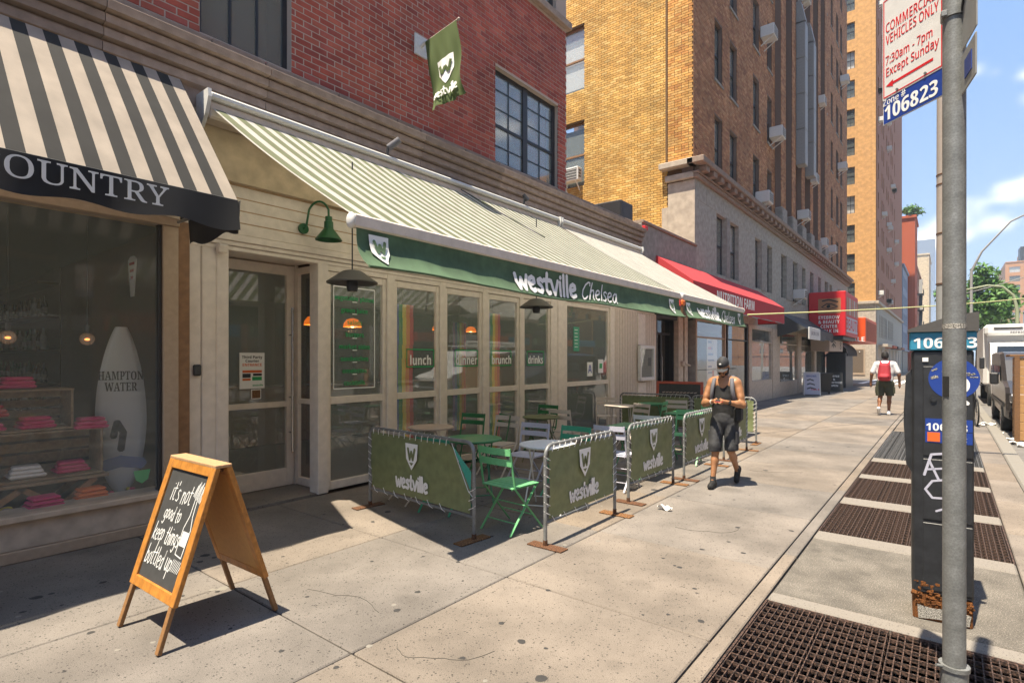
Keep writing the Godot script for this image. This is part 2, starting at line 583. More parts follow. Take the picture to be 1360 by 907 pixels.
	mat("chalkboard", 0.045, 0.046, 0.046, 0.8, "blotch", 2.0)
	mat("chalk", 0.62, 0.63, 0.62, 0.95)
	mat("ply", 0.52, 0.27, 0.075, 0.6, "soft", 2.0)
	mat("meter_grey", 0.030, 0.032, 0.036, 0.45, "soft", 3.0)
	mat("meter_cap", 0.085, 0.08, 0.075, 0.5, "soft", 3.0)
	mat("rust_flake", 0.34, 0.12, 0.025, 0.95, "rusty", 14.0, 0.3, "cell")
	mat("flaked_white", 0.58, 0.55, 0.49, 0.9, "rusty", 10.0)
	mat("skin_tan", 0.42, 0.20, 0.095, 0.45, "blotch", 6.0)
	mat("skin_dark", 0.22, 0.095, 0.045, 0.5)
	mat("cloth_black", 0.014, 0.014, 0.015, 0.8, "cloth", 3.0, 0.28, "wave")
	mat("cloth_charcoal", 0.042, 0.043, 0.047, 0.8, "cloth", 3.0, 0.28, "wave")
	mat("cloth_grey", 0.14, 0.14, 0.16, 0.85, "cloth", 8.0)
	mat("cloth_white", 0.70, 0.69, 0.70, 0.85, "cloth", 3.0, 0.28, "wave")
	mat("cloth_red", 0.42, 0.03, 0.045, 0.8, "blotch", 6.0)
	mat("cloth_olive", 0.055, 0.06, 0.035, 0.85, "cloth", 3.0, 0.28, "wave")
	mat("shoe_white", 0.75, 0.74, 0.72, 0.6)
	mat("hair", 0.012, 0.010, 0.009, 0.75, "grain", 10.0)
	mat("van_dark", 0.020, 0.017, 0.017, 0.25)
	M["van_dark"].clearcoat_enabled = true
	mat("van_white", 0.72, 0.72, 0.71, 0.3)
	mat("tyre", 0.018, 0.018, 0.018, 0.85)
	mat("chrome", 0.55, 0.55, 0.56, 0.2)
	M["chrome"].metallic = 0.9
	mat("plank", 0.46, 0.255, 0.10, 0.7, "blotch", 2.0)
	M["plank"].uv1_scale = Vector3(1.2, 10, 10)
	mat("plank_dark", 0.20, 0.10, 0.04, 0.7, "blotch", 3.0)
	mat("bark", 0.08, 0.06, 0.045, 0.95, "rusty", 3.0)
	for k in 3:
		var lm := mat("leaf%d" % k, [0.045, 0.065, 0.095][k], [0.13, 0.17, 0.22][k], [0.025, 0.03, 0.045][k], 0.6)
		lm.backlight_enabled = true
		lm.backlight = Color(0.35, 0.4, 0.2)
	fabric("awning_cloth", 1, 1, 1, 1.0, true)
	fabric("awning_black", 0.010, 0.010, 0.012, 0.0)
	fabric("valance_green", 0.105, 0.190, 0.10, 0.25)
	over("valance_green", "stain", 0.5)
	over("awning_cloth", "blotch", 0.6)
	over("brick_tinted", "stain", 0.11)
	over("meter_grey", "stain", 1.3)
	over("sand_wood", "stain", 2.0)
	for k in 6: over("brick%d" % k, "stain", 0.23)
	fabric("flag_green", 0.085, 0.125, 0.032, 0.3)
	fabric("awning_red", 0.62, 0.055, 0.065, 0.5)
	fabric("awning_grey", 0.075, 0.075, 0.075, 0.1)
	fabric("umbrella", 0.30, 0.32, 0.12, 0.4)
	glass("pane", 0.10)
	glass("pane_clear", 0.10)
	M["pane_clear"].metallic_specular = 0.36
	glass("pane_dark", 0.35, Color(0.12, 0.14, 0.15))
	glass("bulb_glass", 0.2)

# ------------------------------------------------------------------ ground
func tilt_sheet(b: MB, x0: float, x1: float, z0: float, z1: float, y: float) -> void:
	# a sheet from z0 (near) to z1 (far) that follows the street's slope
	var zs := [z0]
	if z0 > -16.4 and z1 < -16.4: zs.append(-16.4)
	if z1 < -800.0: zs.append(-400.0)
	zs.append(z1)
	for i in zs.size() - 1:
		var a: float = zs[i]
		var d: float = zs[i + 1]
		var ya := y + ground_y(maxf(a, -400.0))
		var yd := y + ground_y(maxf(d, -400.0))
		b.quad(Vector3(x0, ya, a), Vector3(x1, ya, a), Vector3(x1, yd, d), Vector3(x0, yd, d))

func build_ground() -> void:
	var b := MB.new()
	tilt_sheet(b, -900, -1.02, 700, -1900, -0.16)
	tilt_sheet(b, 0.46, 900, 700, -1900, -0.16)
	tilt_sheet(b, -1.02, 0.46, 700, 6.0, -0.16)
	tilt_sheet(b, -1.02, 0.46, -15.6, -1900, -0.16)
	tag(put("ground", b, M["asphalt"]), "", "", "", "structure")
	b = MB.new()
	tilt_sheet(b, 0.98, 17.0, 60, -600, -0.15)
	tag(put("road", b, M["asphalt"]), "", "", "", "structure")
	# lane lines on the avenue
	b = MB.new()
	for lane: float in [4.0, 7.3, 10.6, 13.9]:
		var z := 20.0
		while z > -140.0:
			tilt_sheet(b, lane - 0.06, lane + 0.06, z, z - 3.0, -0.146)
			z -= 12.0
	tag(put("road_markings", b, M["white_print"]), "", "", "", "structure")
	var pv := node("pavement", self)
	tag(pv, "", "", "", "structure")
	b = MB.new()
	tilt_sheet(b, -6.9, -0.99, 9.0, -16.4, -0.035)
	tilt_sheet(b, 0.43, 0.80, 9.0, -16.4, -0.035)
	tilt_sheet(b, -6.9, 0.80, -16.4, -49.5, -0.035)
	put("bed", b, M["bed"], pv)
	var zl := [6.6, 5.2, 3.8, 2.35, 0.95, -0.47, -1.88, -3.26, -4.67, -6.33, -7.8, -9.35, -10.9, -12.5, -14.3, -16.3, -18.2, -20.2, -22.4, -24.8, -27.4, -30.2, -33.4, -37.2, -41.5, -46.0, -49.4]
	var xl := [-5.95, -4.11, -2.625, -1.095]
	var cache := {}
	for i in zl.size() - 1:
		for j in xl.size() - 1:
			slab(pv, cache, xl[j], xl[j + 1], zl[i], zl[i + 1], 0.011)
	# narrow strip by the gratings
	var z := 6.5
	while z > -49.0:
		var e := z - (2.9 if z > -16 else 6.0)
		slab(pv, cache, -1.095, -0.985, z, maxf(e, -49.4), 0.014)
		z = e
	# kerb side strip
	z = 6.5
	while z > -49.0:
		var e := z - (1.5 if z > -16 else 4.0)
		slab(pv, cache, 0.43, 0.745, z, maxf(e, -49.4), 0.011)
		z = e
	# between the gratings: rough apron, white cement strips
	for a: Array in [[-4.20, -5.70, "concrete_apron"], [-4.065, -4.195, "cement_white"], [-5.705, -5.965, "cement_white"], [-7.30, -7.60, "cement_white"], [-9.01, -9.27, "cement_white"], [-10.57, -10.9, "cement_white"]]:
		var m := MB.new()
		m.rbox(Vector3(-0.275, -0.045 + (0.004 if a[2] == "cement_white" else 0.0), (a[0] + a[1]) * 0.5), Vector3(1.40, 0.10, absf(a[1] - a[0])), 0.012)
		put("slab", m, M[a[2]], pv)
	z = -15.3
	while z > -49.0:
		slab(pv, cache, -0.975, 0.42, z, maxf(z - 2.2, -49.4), 0.012)
		z -= 2.2
	# gratings
	grating(pv, 5.0, -4.06, "grate_iron", true)
	grating(pv, -5.97, -7.295, "grate_iron", true)
	grating(pv, -7.605, -9.005, "grate_iron", false)
	grating(pv, -9.275, -10.565, "grate_iron", false)
	grating(pv, -10.905, -12.35, "grate_grey", false)
	grating(pv, -12.40, -13.75, "grate_grey", false)
	grating(pv, -13.80, -15.25, "grate_grey", false)
	b = MB.new()
	b.box(Vector3(-0.275, -0.75, -5.1), Vector3(1.6, 0.02, 21.0))
	b.box(Vector3(-1.0, -0.42, -5.1), Vector3(0.03, 0.64, 21.0))
	b.box(Vector3(0.44, -0.42, -5.1), Vector3(0.03, 0.64, 21.0))
	put("pit_lining", b, M["pit"], pv)
	# kerb stones
	z = 8.0
	while z > -49.4:
		var e := z - 1.8
		var k := MB.new()
		k.rbox(Vector3(0.86, -0.12 + ground_y(z - 0.9), z - 0.9), Vector3(0.215, 0.24, 1.785), 0.02)
		put("kerb_stone", k, M["kerb_stone"], pv)
		z = e
	# trodden-in chewing gum
	rng.seed = 77
	b = MB.new()
	var b2 := MB.new()
	for k in 420:
		var x := rng.randf_range(-5.6, -1.15)
		var q := -pow(rng.randf(), 1.5) * 34.0 - 0.3
		var r := rng.randf_range(0.010, 0.028) * (1.5 if rng.randf() < 0.12 else 1.0)
		var t: MB = b if rng.randf() < 0.72 else b2
		var nn := 9
		var jit := []
		for i in nn: jit.append(r * rng.randf_range(0.75, 1.15))
		for i in nn:
			var a0 := TAU * i / nn
			var a1 := TAU * (i + 1) / nn
			var r0: float = jit[i]
			var r1: float = jit[(i + 1) % nn]
			var y := 0.0025 + ground_y(q)
			t.tri(Vector3(x, y + 0.001, q), Vector3(x + cos(a0) * r0, y - 0.002, q - sin(a0) * r0), Vector3(x + cos(a1) * r1, y - 0.002, q - sin(a1) * r1))
	tag(put("gum_spots", b, M["gum"], pv), "", "", "", "stuff")
	tag(put("gum_stains", b2, M["gum_pale"], pv), "", "", "", "stuff")
	# hairline cracks
	b = MB.new()
	rng.seed = 12
	for q: Array in [[-2.5, -2.1, 0.35], [-1.6, -5.6, 1.1], [-3.6, -2.2, -0.5], [-2.3, -8.6, 0.8], [-3.8, 0.2, 0.3], [-0.6, -5.0, 0.2], [-0.1, -5.3, 2.6]]:
		var at := Vector2(q[0], q[1])
		var a: float = q[2]
		for i in 14:
			a += rng.randf_range(-0.5, 0.5)
			var e := at + Vector2(cos(a), sin(a)) * rng.randf_range(0.03, 0.08)
			b.bar(Vector3(at.x, 0.0005, at.y), Vector3(e.x, 0.0005, e.y), 0.0022, 0.004)
			at = e
	tag(put("cracks", b, M["bed"], pv), "", "", "", "stuff")
	# the cross street beyond the tall building and the pavement after it
	var cs := MB.new()
	cs.quad(Vector3(-70, -0.33, -49.6), Vector3(0.9, -0.33, -49.6), Vector3(0.9, -0.45, -66.0), Vector3(-70, -0.45, -66.0))
	tag(put("side_street", cs, M["asphalt"]), "", "", "", "structure")
	var far := MB.new()
	far.quad(Vector3(-70, -0.40, -66.0), Vector3(0.9, -0.40, -66.0), Vector3(0.9, -0.42, -70.0), Vector3(-70, -0.42, -70.0))
	far.quad(Vector3(-6, -0.42, -70.0), Vector3(0.9, -0.42, -70.0), Vector3(0.9, -2.4, -400.0), Vector3(-6, -2.4, -400.0))
	far.quad(Vector3(-70, -0.6, -66.0), Vector3(0.9, -0.6, -66.0), Vector3(0.9, -0.40, -66.0), Vector3(-70, -0.40, -66.0))
	tag(put("far_pavement", far, M["concrete1"]), "", "", "", "structure")
	var cw := MB.new()
	for k in 8:
		cw.quad(Vector3(-5.6 + k * 0.8, -0.31, -50.4), Vector3(-5.2 + k * 0.8, -0.31, -50.4), Vector3(-5.2 + k * 0.8, -0.43, -65.2), Vector3(-5.6 + k * 0.8, -0.43, -65.2))
	tag(put("crossing_stripes", cw, M["white_print"]), "", "", "", "structure")
	var op := MB.new()
	tilt_sheet(op, 17.0, 21.0, 60, -400, 0.0)
	op.box(Vector3(17.1, -0.08, -20), Vector3(0.2, 0.15, 160))
	tag(put("opposite_pavement", op, M["concrete2"]), "", "", "", "structure")

func slab(parent: Node, cache: Dictionary, x0: float, x1: float, z0: float, z1: float, gap: float) -> void:
	var w := x1 - x0 - gap
	var l := z0 - z1 - gap
	var key := "%.2f/%.2f" % [w, l]
	if not cache.has(key):
		var m := MB.new()
		m.rbox(Vector3.ZERO, Vector3(w, 0.08, l), 0.007)
		cache[key] = m.mesh()
	var zc := (z0 + z1) * 0.5
	var o := put("slab", cache[key], M["concrete%d" % (absi(int(x0 * 7.0 + zc * 13.0)) % 6)], parent, Vector3((x0 + x1) * 0.5, -0.04 + ground_y(zc), zc))
	if zc < -16.4: o.rotation.x = -atan(0.0075)

func grating(parent: Node, z0: float, z1: float, m: String, fine: bool) -> void:
	var g := node("vent_grating", parent)
	var x0 := -0.965
	var x1 := 0.415
	var seams := 4
	var y := ground_y((z0 + z1) * 0.5)
	for s in seams:
		var a := x0 + (x1 - x0) * s / seams + 0.004
		var d := x0 + (x1 - x0) * (s + 1) / seams - 0.004
		var b := MB.new()
		var x := a + 0.003
		while x <= d:
			b.box(Vector3(x, y - 0.027, (z0 + z1) * 0.5), Vector3(0.006, 0.05, z0 - z1 - 0.012))
			x += 0.0362 if fine else 0.05
		var z := z0 - 0.02
		while z > z1 + 0.01:
			b.box(Vector3((a + d) * 0.5, y - 0.014, z), Vector3(d - a, 0.022, 0.007))
			z -= 0.092
		b.box(Vector3((a + d) * 0.5, y - 0.026, z0 - 0.006), Vector3(d - a, 0.048, 0.012))
		b.box(Vector3((a + d) * 0.5, y - 0.026, z1 + 0.006), Vector3(d - a, 0.048, 0.012))
		put("grid_panel", b, M[m], g)
	var f := MB.new()
	f.box(Vector3(x0 - 0.006, y - 0.04, (z0 + z1) * 0.5), Vector3(0.012, 0.085, z0 - z1))
	f.box(Vector3(x1 + 0.006, y - 0.04, (z0 + z1) * 0.5), Vector3(0.012, 0.085, z0 - z1))
	put("edge_angle", f, M[m], g)

# ------------------------------------------------------------------ walls
func shot(w: Vector3) -> Vector3:
	# where a point falls in the photograph's frame (used only to choose which bricks show largest)
	var th := deg_to_rad(38.25)
	var r := w.x * cos(th) - w.z * sin(th)
	var d := -w.x * sin(th) - w.z * cos(th)
	if d < 0.1: return Vector3(-9999, -9999, d)
	return Vector3(680 + 735 * r / d, 476 - 735 * (w.y - 1.65) / d, d)

func wall_panels(b: MB, w: float, h: float, holes: Array, thick: float) -> void:
	# x along, y up, face at z = 0, the wall goes back to -thick
	var ys := [0.0, h]
	for q: Rect2 in holes:
		ys.append(clampf(q.position.y, 0, h)); ys.append(clampf(q.end.y, 0, h))
	ys.sort()
	for i in ys.size() - 1:
		var y0: float = ys[i]
		var y1: float = ys[i + 1]
		if y1 - y0 < 1e-4: continue
		var cuts := []
		for q: Rect2 in holes:
			if q.position.y < y1 - 1e-4 and q.end.y > y0 + 1e-4: cuts.append(q)
		cuts.sort_custom(func(a: Rect2, c: Rect2): return a.position.x < c.position.x)
		var x := 0.0
		for q: Rect2 in cuts:
			if q.position.x > x + 1e-4: b.span(Vector3(x, y0, -thick), Vector3(q.position.x, y1, 0))
			x = maxf(x, q.end.x)
		if x < w - 1e-4: b.span(Vector3(x, y0, -thick), Vector3(w, y1, 0))

func bricks(wall: Node3D, fr: Transform3D, w: float, h: float, holes: Array, size: Vector2, proud: float, tints: Array, singles: Array, rnd: int, headers := 0) -> void:
	# bricks laid on the wall's face; the 300 that show largest are pieces of their own
	rng.seed = rnd
	var list := []
	var row := 0
	var y := 0.005
	var pitch := size.x + 0.013
	while y + size.y < h + 0.01:
		var x := -pitch * (0.5 if row % 2 else 0.0)
		var rowholes := []
		for q: Rect2 in holes:
			if q.position.y < y + size.y and q.end.y > y: rowholes.append(q)
		var head := headers > 0 and row % headers == headers - 1
		var pl := pitch * 0.5 if head else pitch
		while x < w:
			var a := maxf(x, 0.0)
			var e := minf(x + pl - 0.013, w)
			for q: Rect2 in rowholes:
				if a >= q.position.x - 0.001 and e <= q.end.x + 0.001: e = a
				elif a < q.position.x and e > q.position.x: e = q.position.x
				elif a < q.end.x and e > q.end.x: a = q.end.x
			if e - a > 0.03: list.append([Vector3((a + e) * 0.5, y + size.y * 0.5, proud * 0.5 - 0.01), e - a, 0.0])
			x += pl
		y += size.y + 0.013
		row += 1
	if singles.size():
		for k: Array in list:
			var s := shot(fr * (k[0] as Vector3))
			k[2] = s.z if s.x > -15 and s.x < 1375 and s.y > -10 and s.y < 917 else 1e6 + s.z
		list.sort_custom(func(a: Array, c: Array): return a[2] < c[2])
	var first := mini(300, list.size()) if singles.size() else 0
	var cache := {}
	for i in first:
		var k: Array = list[i]
		var l: float = snappedf(k[1], 0.01)
		if not cache.has(l):
			var m := MB.new()
			m.rbox(Vector3.ZERO, Vector3(l, size.y, proud + 0.02), 0.003)
			cache[l] = m.mesh()
		var o := put("brick", cache[l], M[singles[rng.randi() % singles.size()]], wall)
		o.transform = fr * Transform3D(Basis.IDENTITY, (k[0] as Vector3) + Vector3(0, 0, rng.randf_range(-0.0015, 0.0015)))
	if list.size() > first:
		var mm := MultiMesh.new()
		mm.transform_format = MultiMesh.TRANSFORM_3D
		mm.use_colors = true
		var m := MB.new()
		m.box(Vector3.ZERO, Vector3.ONE)
		mm.mesh = m.mesh()
		mm.instance_count = list.size() - first
		for i in range(first, list.size()):
			var k: Array = list[i]
			mm.set_instance_transform(i - first, fr * Transform3D(Basis.from_scale(Vector3(k[1], size.y, proud + 0.02)), (k[0] as Vector3) + Vector3(0, 0, rng.randf_range(-0.0015, 0.0015))))
			var t: Color = tints[rng.randi() % tints.size()]
			var f := rng.randf_range(0.86, 1.14)
			mm.set_instance_color(i - first, Color(t.r * f, t.g * f, t.b * f))
		var o := MultiMeshInstance3D.new()
		o.multimesh = mm
		o.material_override = M["brick_tinted"]
		o.name = numbered("brickwork", wall)
		wall.add_child(o, true)
		tag(o, "", "", "", "stuff")

func face(at: Vector3, along: Vector3) -> Transform3D:
	# a wall frame: x along the wall, y up, z outwards
	var x := along.normalized()
	return Transform3D(Basis(x, Vector3.UP, x.cross(Vector3.UP)), at)

func sash(parent: Node, fr: Transform3D, q: Rect2, deep := 0.14, frame := "steel_dark", blind := 0.0, mid := 0.52, bars := 0, called := "window") -> Node3D:
	# a sash window set back in its opening: frame, two panes, meeting rail, blind, dark room behind
	var n := node(called, parent)
	n.transform = fr * Transform3D(Basis.IDENTITY, Vector3(q.position.x, q.position.y, 0))
	var w := q.size.x
	var h := q.size.y
	var t := 0.055
	var b := MB.new()
	b.span(Vector3(0, 0, -deep - 0.05), Vector3(t, h, -deep))
	b.span(Vector3(w - t, 0, -deep - 0.05), Vector3(w, h, -deep))
	b.span(Vector3(t, h - t, -deep - 0.05), Vector3(w - t, h, -deep))
	b.span(Vector3(t, 0, -deep - 0.05), Vector3(w - t, t, -deep))
	b.span(Vector3(t, h * mid - 0.03, -deep - 0.045), Vector3(w - t, h * mid + 0.03, -deep + 0.012))
	for k in bars:
		var x := t + (w - 2 * t) * (k + 1) / (bars + 1)
		b.span(Vector3(x - 0.012, t, -deep - 0.04), Vector3(x + 0.012, h * mid - 0.03, -deep - 0.005))
		b.span(Vector3(x - 0.012, h * mid + 0.03, -deep - 0.03), Vector3(x + 0.012, h - t, -deep + 0.003))
	put("frame", b, M[frame], n)
	glazing(n, "pane", Vector3(t, t, -deep - 0.02), Vector3(w - t, t, -deep - 0.02), Vector3(w - t, h * mid - 0.03, -deep - 0.02), Vector3(t, h * mid - 0.03, -deep - 0.02), 2)
	glazing(n, "pane", Vector3(t, h * mid + 0.03, -deep - 0.010), Vector3(w - t, h * mid + 0.03, -deep - 0.010), Vector3(w - t, h - t, -deep - 0.010), Vector3(t, h - t, -deep - 0.010), 2)
	b = MB.new()
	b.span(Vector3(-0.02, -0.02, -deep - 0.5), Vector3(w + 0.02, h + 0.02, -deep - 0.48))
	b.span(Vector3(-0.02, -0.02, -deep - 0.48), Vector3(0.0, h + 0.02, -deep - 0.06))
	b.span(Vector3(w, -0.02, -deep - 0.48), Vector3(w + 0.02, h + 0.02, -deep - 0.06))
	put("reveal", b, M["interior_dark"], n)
	if blind > 0.0:
		b = MB.new()
		b.span(Vector3(t, h - t - (h - 2 * t) * blind, -deep - 0.09), Vector3(w - t, h - t, -deep - 0.08))
		put("blind", b, M["blind"], n)
	return n

func sill(parent: Node, fr: Transform3D, q: Rect2, m: String) -> void:
	var b := MB.new()
	b.xf = fr
	b.span(Vector3(q.position.x - 0.05, q.position.y - 0.09, -0.16), Vector3(q.end.x + 0.05, q.position.y - 0.002, 0.05), 0.006)
	put("sill", b, M[m], parent)

func aircon(label: String, at: Vector3, turn: float, w := 0.62, h := 0.42, d := 0.55) -> void:
	# a window unit: casing with louvred side, coil face, two brackets
	var t := thing("air_conditioner", label, "air conditioner", at, turn, "window air conditioners")
	var b := MB.new()
	b.rbox(Vector3(0, h * 0.5, d * 0.5), Vector3(w, h, d), 0.02)
	put("casing", b, M["white_metal"], t)
	b = MB.new()
	b.box(Vector3(0, h * 0.5, d + 0.003), Vector3(w * 0.86, h * 0.8, 0.01))
	for k in 3: b.box(Vector3(w * 0.5 + 0.003, h * (0.3 + 0.22 * k), d * 0.62), Vector3(0.01, h * 0.13, d * 0.5))
	put("grille", b, M["casing_grey"], t)
	b = MB.new()
	for k in 4: b.box(Vector3(0, h * (0.2 + 0.2 * k), d + 0.011), Vector3(w * 0.86, 0.012, 0.008))
	put("louvre", b, M["white_metal"], t)
	for s: float in [-1, 1]:
		b = MB.new()
		b.bar(Vector3(s * w * 0.36, 0.0, d * 0.9), Vector3(s * w * 0.36, -0.30, 0.0), 0.03, 0.03)
		put("bracket", b, M["white_metal"], t)

# ------------------------------------------------------------------ the red brick building with the two shop fronts
func build_red_building() -> void:
	var t := thing("red_brick_building", "red brick building over the ribbed brown stone ledge, two shop fronts below", "building", Vector3(-6.1, 0, 9.0))
	var X := -6.1
	# upper wall: along -z from z=9 to z=-9.52
	var fr := face(Vector3(0, 4.72, 0), Vector3(0, 0, -1))
	var u := func(z: float) -> float: return 9.0 - z
	var holes := [Rect2(9.0 + 2.50, 0.32, 1.02, 2.3), Rect2(9.0 + 7.27, 0.32, 1.95, 1.64), Rect2(9.0 - 1.4, 0.32, 1.02, 2.3), Rect2(9.0 - 5.2, 0.32, 1.02, 2.3), Rect2(9.0 + 7.2, 3.78, 1.95, 1.5), Rect2(9.0 + 2.5, 3.9, 1.02, 1.5)]
	var wl := node("brick_wall", t)
	var b := MB.new()
	b.xf = fr
	wall_panels(b, 18.52, 5.7, holes, 0.28)
	put("mortar_bed", b, M["mortar"], wl)
	var tints := []
	for k in 5:
		var c: Color = (M["brick%d" % k] as StandardMaterial3D).albedo_color.srgb_to_linear()
		tints.append(Color(c.r, c.g, c.b))
	# world frame for choosing, local frame for placing
	bricks_at(wl, fr, t.position, 18.52, 3.60, holes, Vector2(0.202, 0.064), 0.004, tints, ["brick0", "brick1", "brick2", "brick3", "brick4", "brick0", "brick2"], 3)
	# dark soldier course above the ledge
	b = MB.new()
	b.xf = fr
	for k in 130:
		var z := 0.02 + k * 0.142
		var blocked := false
		for q: Rect2 in holes:
			if q.position.y < 0.5 and z + 0.13 > q.position.x and z < q.end.x: blocked = true
		if not blocked: b.box(Vector3(z + 0.066, 0.17, 0.006), Vector3(0.128, 0.19, 0.02))
	tag(put("soldier_course", b, M["brick5"], t), "", "", "", "stuff")
	# band and bricks above
	b = MB.new(); b.xf = fr
	b.span(Vector3(-0.1, 3.60, -0.2), Vector3(18.60, 3.74, 0.10), 0.01)
	put("stone_band", b, M["stone2"], t)
	b = MB.new(); b.xf = fr
	b.span(Vector3(0.0, 5.70, -0.3), Vector3(18.6, 6.1, 0.12), 0.02)
	put("parapet", b, M["stone0"], t)
	b = MB.new()
	b.span(Vector3(-14, 4.7, -18.50), Vector3(-0.30, 10.5, -18.2))
	b.span(Vector3(-14, 4.7, -18.2), Vector3(-13.7, 10.5, 0))
	b.span(Vector3(-13.7, 10.2, -18.2), Vector3(-0.3, 10.38, 0))
	b.span(Vector3(-13.7, 0.0, 0.0), Vector3(-0.3, 10.38, 0.3))
	put("rear_walls", b, M["brick1"], t)
	for i in 6:
		var q: Rect2 = holes[i]
		if i == 1 or i == 4: corner_window(t, fr, q)
		else: sash(t, fr, q, 0.10, "steel_dark", 0.45 if i == 0 else 0.0, 0.5, 2)
	# ribbed stone ledge in blocks
	var joints := [9.0, 7.2, 4.9, 2.7, 0.6, -1.6, -3.09, -5.36, -7.1, -8.84, -10.7, -12.6]
	var prof := [Vector2(0.03, 4.17), Vector2(0.03, 4.355), Vector2(0.08, 4.385), Vector2(0.08, 4.462), Vector2(0.035, 4.468), Vector2(0.035, 4.492), Vector2(0.115, 4.502), Vector2(0.115, 4.572), Vector2(0.07, 4.578), Vector2(0.07, 4.600), Vector2(0.155, 4.610), Vector2(0.155, 4.680), Vector2(0.11, 4.686), Vector2(0.11, 4.706), Vector2(0.20, 4.714), Vector2(0.21, 4.79), Vector2(0.195, 4.80), Vector2(0.03, 4.80)]
	var lg := node("stone_ledge", t)
	for i in joints.size() - 1:
		var m := MB.new()
		var poly := PackedVector2Array([Vector2(-0.35, 4.80), Vector2(-0.35, 4.17)])
		for q: Vector2 in prof: poly.append(q)
		var z0: float = joints[i] - 9.0 - 0.003
		var z1: float = joints[i + 1] - 9.0 + 0.003
		m.prism(poly, z0 - z1, Transform3D(Basis.IDENTITY, Vector3(0.14, 0, z1)))
		put("stone_block", m, M["stone%d" % (i % 3)], lg)
		var k := z0
		while k > z1 + 0.05:
			var e := maxf(k - 0.92, z1)
			var cp := MB.new()
			cp.span(Vector3(-0.2, 4.806 + 0.002 * (i % 2), k - 0.003), Vector3(0.235, 4.905 + 0.006 * ((i * 7 + int(k * 3.0)) % 2), e + 0.003), 0.012)
			put("coping_stone", cp, M["stone%d" % ((i + int(k * 5.0)) & 1)], lg)
			k = e
	# frieze and structure behind the awnings
	b = MB.new()
	b.span(Vector3(-0.3, 3.0, -21.58), Vector3(0.10, 4.168, 0))
	put("frieze", b, M["stone_rust"], t)
	# shop ceilings, floors, back walls: closed rooms
	b = MB.new()
	b.span(Vector3(-10.4, 3.02, -21.5), Vector3(-0.3, 3.14, 0))
	put("interior_ceiling", b, M["interior_grey"], t)
	b = MB.new()
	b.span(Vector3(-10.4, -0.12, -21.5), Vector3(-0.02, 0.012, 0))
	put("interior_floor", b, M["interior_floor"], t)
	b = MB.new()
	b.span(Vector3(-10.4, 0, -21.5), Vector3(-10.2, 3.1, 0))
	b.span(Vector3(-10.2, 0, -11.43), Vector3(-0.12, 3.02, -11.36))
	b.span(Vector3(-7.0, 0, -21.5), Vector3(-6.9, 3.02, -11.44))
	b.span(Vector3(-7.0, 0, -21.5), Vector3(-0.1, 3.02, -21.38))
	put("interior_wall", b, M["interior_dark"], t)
	b = MB.new()
	b.span(Vector3(-14.0, 3.0, -21.6), Vector3(-0.3, 4.75, -18.5))
	put("rear_block", b, M["grey_render"], t)
	restaurant_front(t)
	liquor_front(t)

func bricks_at(wall: Node3D, fr: Transform3D, off: Vector3, w: float, h: float, holes: Array, size: Vector2, proud: float, tints: Array, singles: Array, rnd: int, headers := 0) -> void:
	var wn := Transform3D(Basis.IDENTITY, off)
	bricks(wall, wn * fr, w, h, holes, size, proud, tints, singles, rnd, headers)
	for o in wall.get_children():
		if o is MeshInstance3D and str(o.name).begins_with("brick") and not str(o.name).begins_with("brickw"): o.transform = wn.affine_inverse() * o.transform
		elif o is MultiMeshInstance3D: o.transform = wn.affine_inverse()

func glazing(parent: Node, m: String, a: Vector3, b: Vector3, c: Vector3, d: Vector3, sheets := 2) -> void:
	# a sealed double pane: both faces of both sheets
	var g := MB.new()
	var n := (b - a).cross(d - a).normalized()
	for t: float in [0.0, -0.005, -0.020].slice(0, sheets): g.quad(a + n * t, b + n * t, c + n * t, d + n * t)
	put("pane", g, M[m], parent)

func corner_window(t: Node, fr: Transform3D, q: Rect2) -> void:
	var n := node("steel_window", t)
	n.transform = fr * Transform3D(Basis.IDENTITY, Vector3(q.position.x, q.position.y, 0))
	var w := q.size.x
	var h := q.size.y
	var b := MB.new()
	var z := -0.08
	for x: Array in [[0.0, 0.09], [w * 0.46, w * 0.46 + 0.14], [w - 0.09, w]]: b.span(Vector3(x[0], 0, z - 0.07), Vector3(x[1], h, z))
	b.span(Vector3(0.09, h - 0.07, z - 0.06), Vector3(w - 0.09, h, z - 0.01))
	b.span(Vector3(0.09, 0, z - 0.06), Vector3(w - 0.09, 0.06, z - 0.01))
	b.span(Vector3(0.09, h * 0.40, z - 0.06), Vector3(w - 0.09, h * 0.40 + 0.05, z - 0.01))
	put("frame", b, M["steel_dark"], n)
	b = MB.new()
	for s: Array in [[0.09, w * 0.46], [w * 0.46 + 0.14, w - 0.09]]:
		var mx: float = (s[0] + s[1]) * 0.5
		b.span(Vector3(mx - 0.012, 0.06, z - 0.05), Vector3(mx + 0.012, h - 0.07, z - 0.02))
		for v: float in [0.20, 0.60, 0.80]: b.span(Vector3(s[0], h * v - 0.011, z - 0.048), Vector3(s[1], h * v + 0.011, z - 0.022))
	put("glazing_bars", b, M["steel_dark"], n)
	for s: Array in [[0.09, w * 0.46], [w * 0.46 + 0.14, w - 0.09]]: glazing(n, "pane", Vector3(s[0], 0.05, z - 0.027), Vector3(s[1], 0.05, z - 0.027), Vector3(s[1], h - 0.06, z - 0.027), Vector3(s[0], h - 0.06, z - 0.027), 3)
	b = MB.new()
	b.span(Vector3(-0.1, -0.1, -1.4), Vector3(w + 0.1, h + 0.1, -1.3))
	put("room_back", b, M["interior_dark"], n)

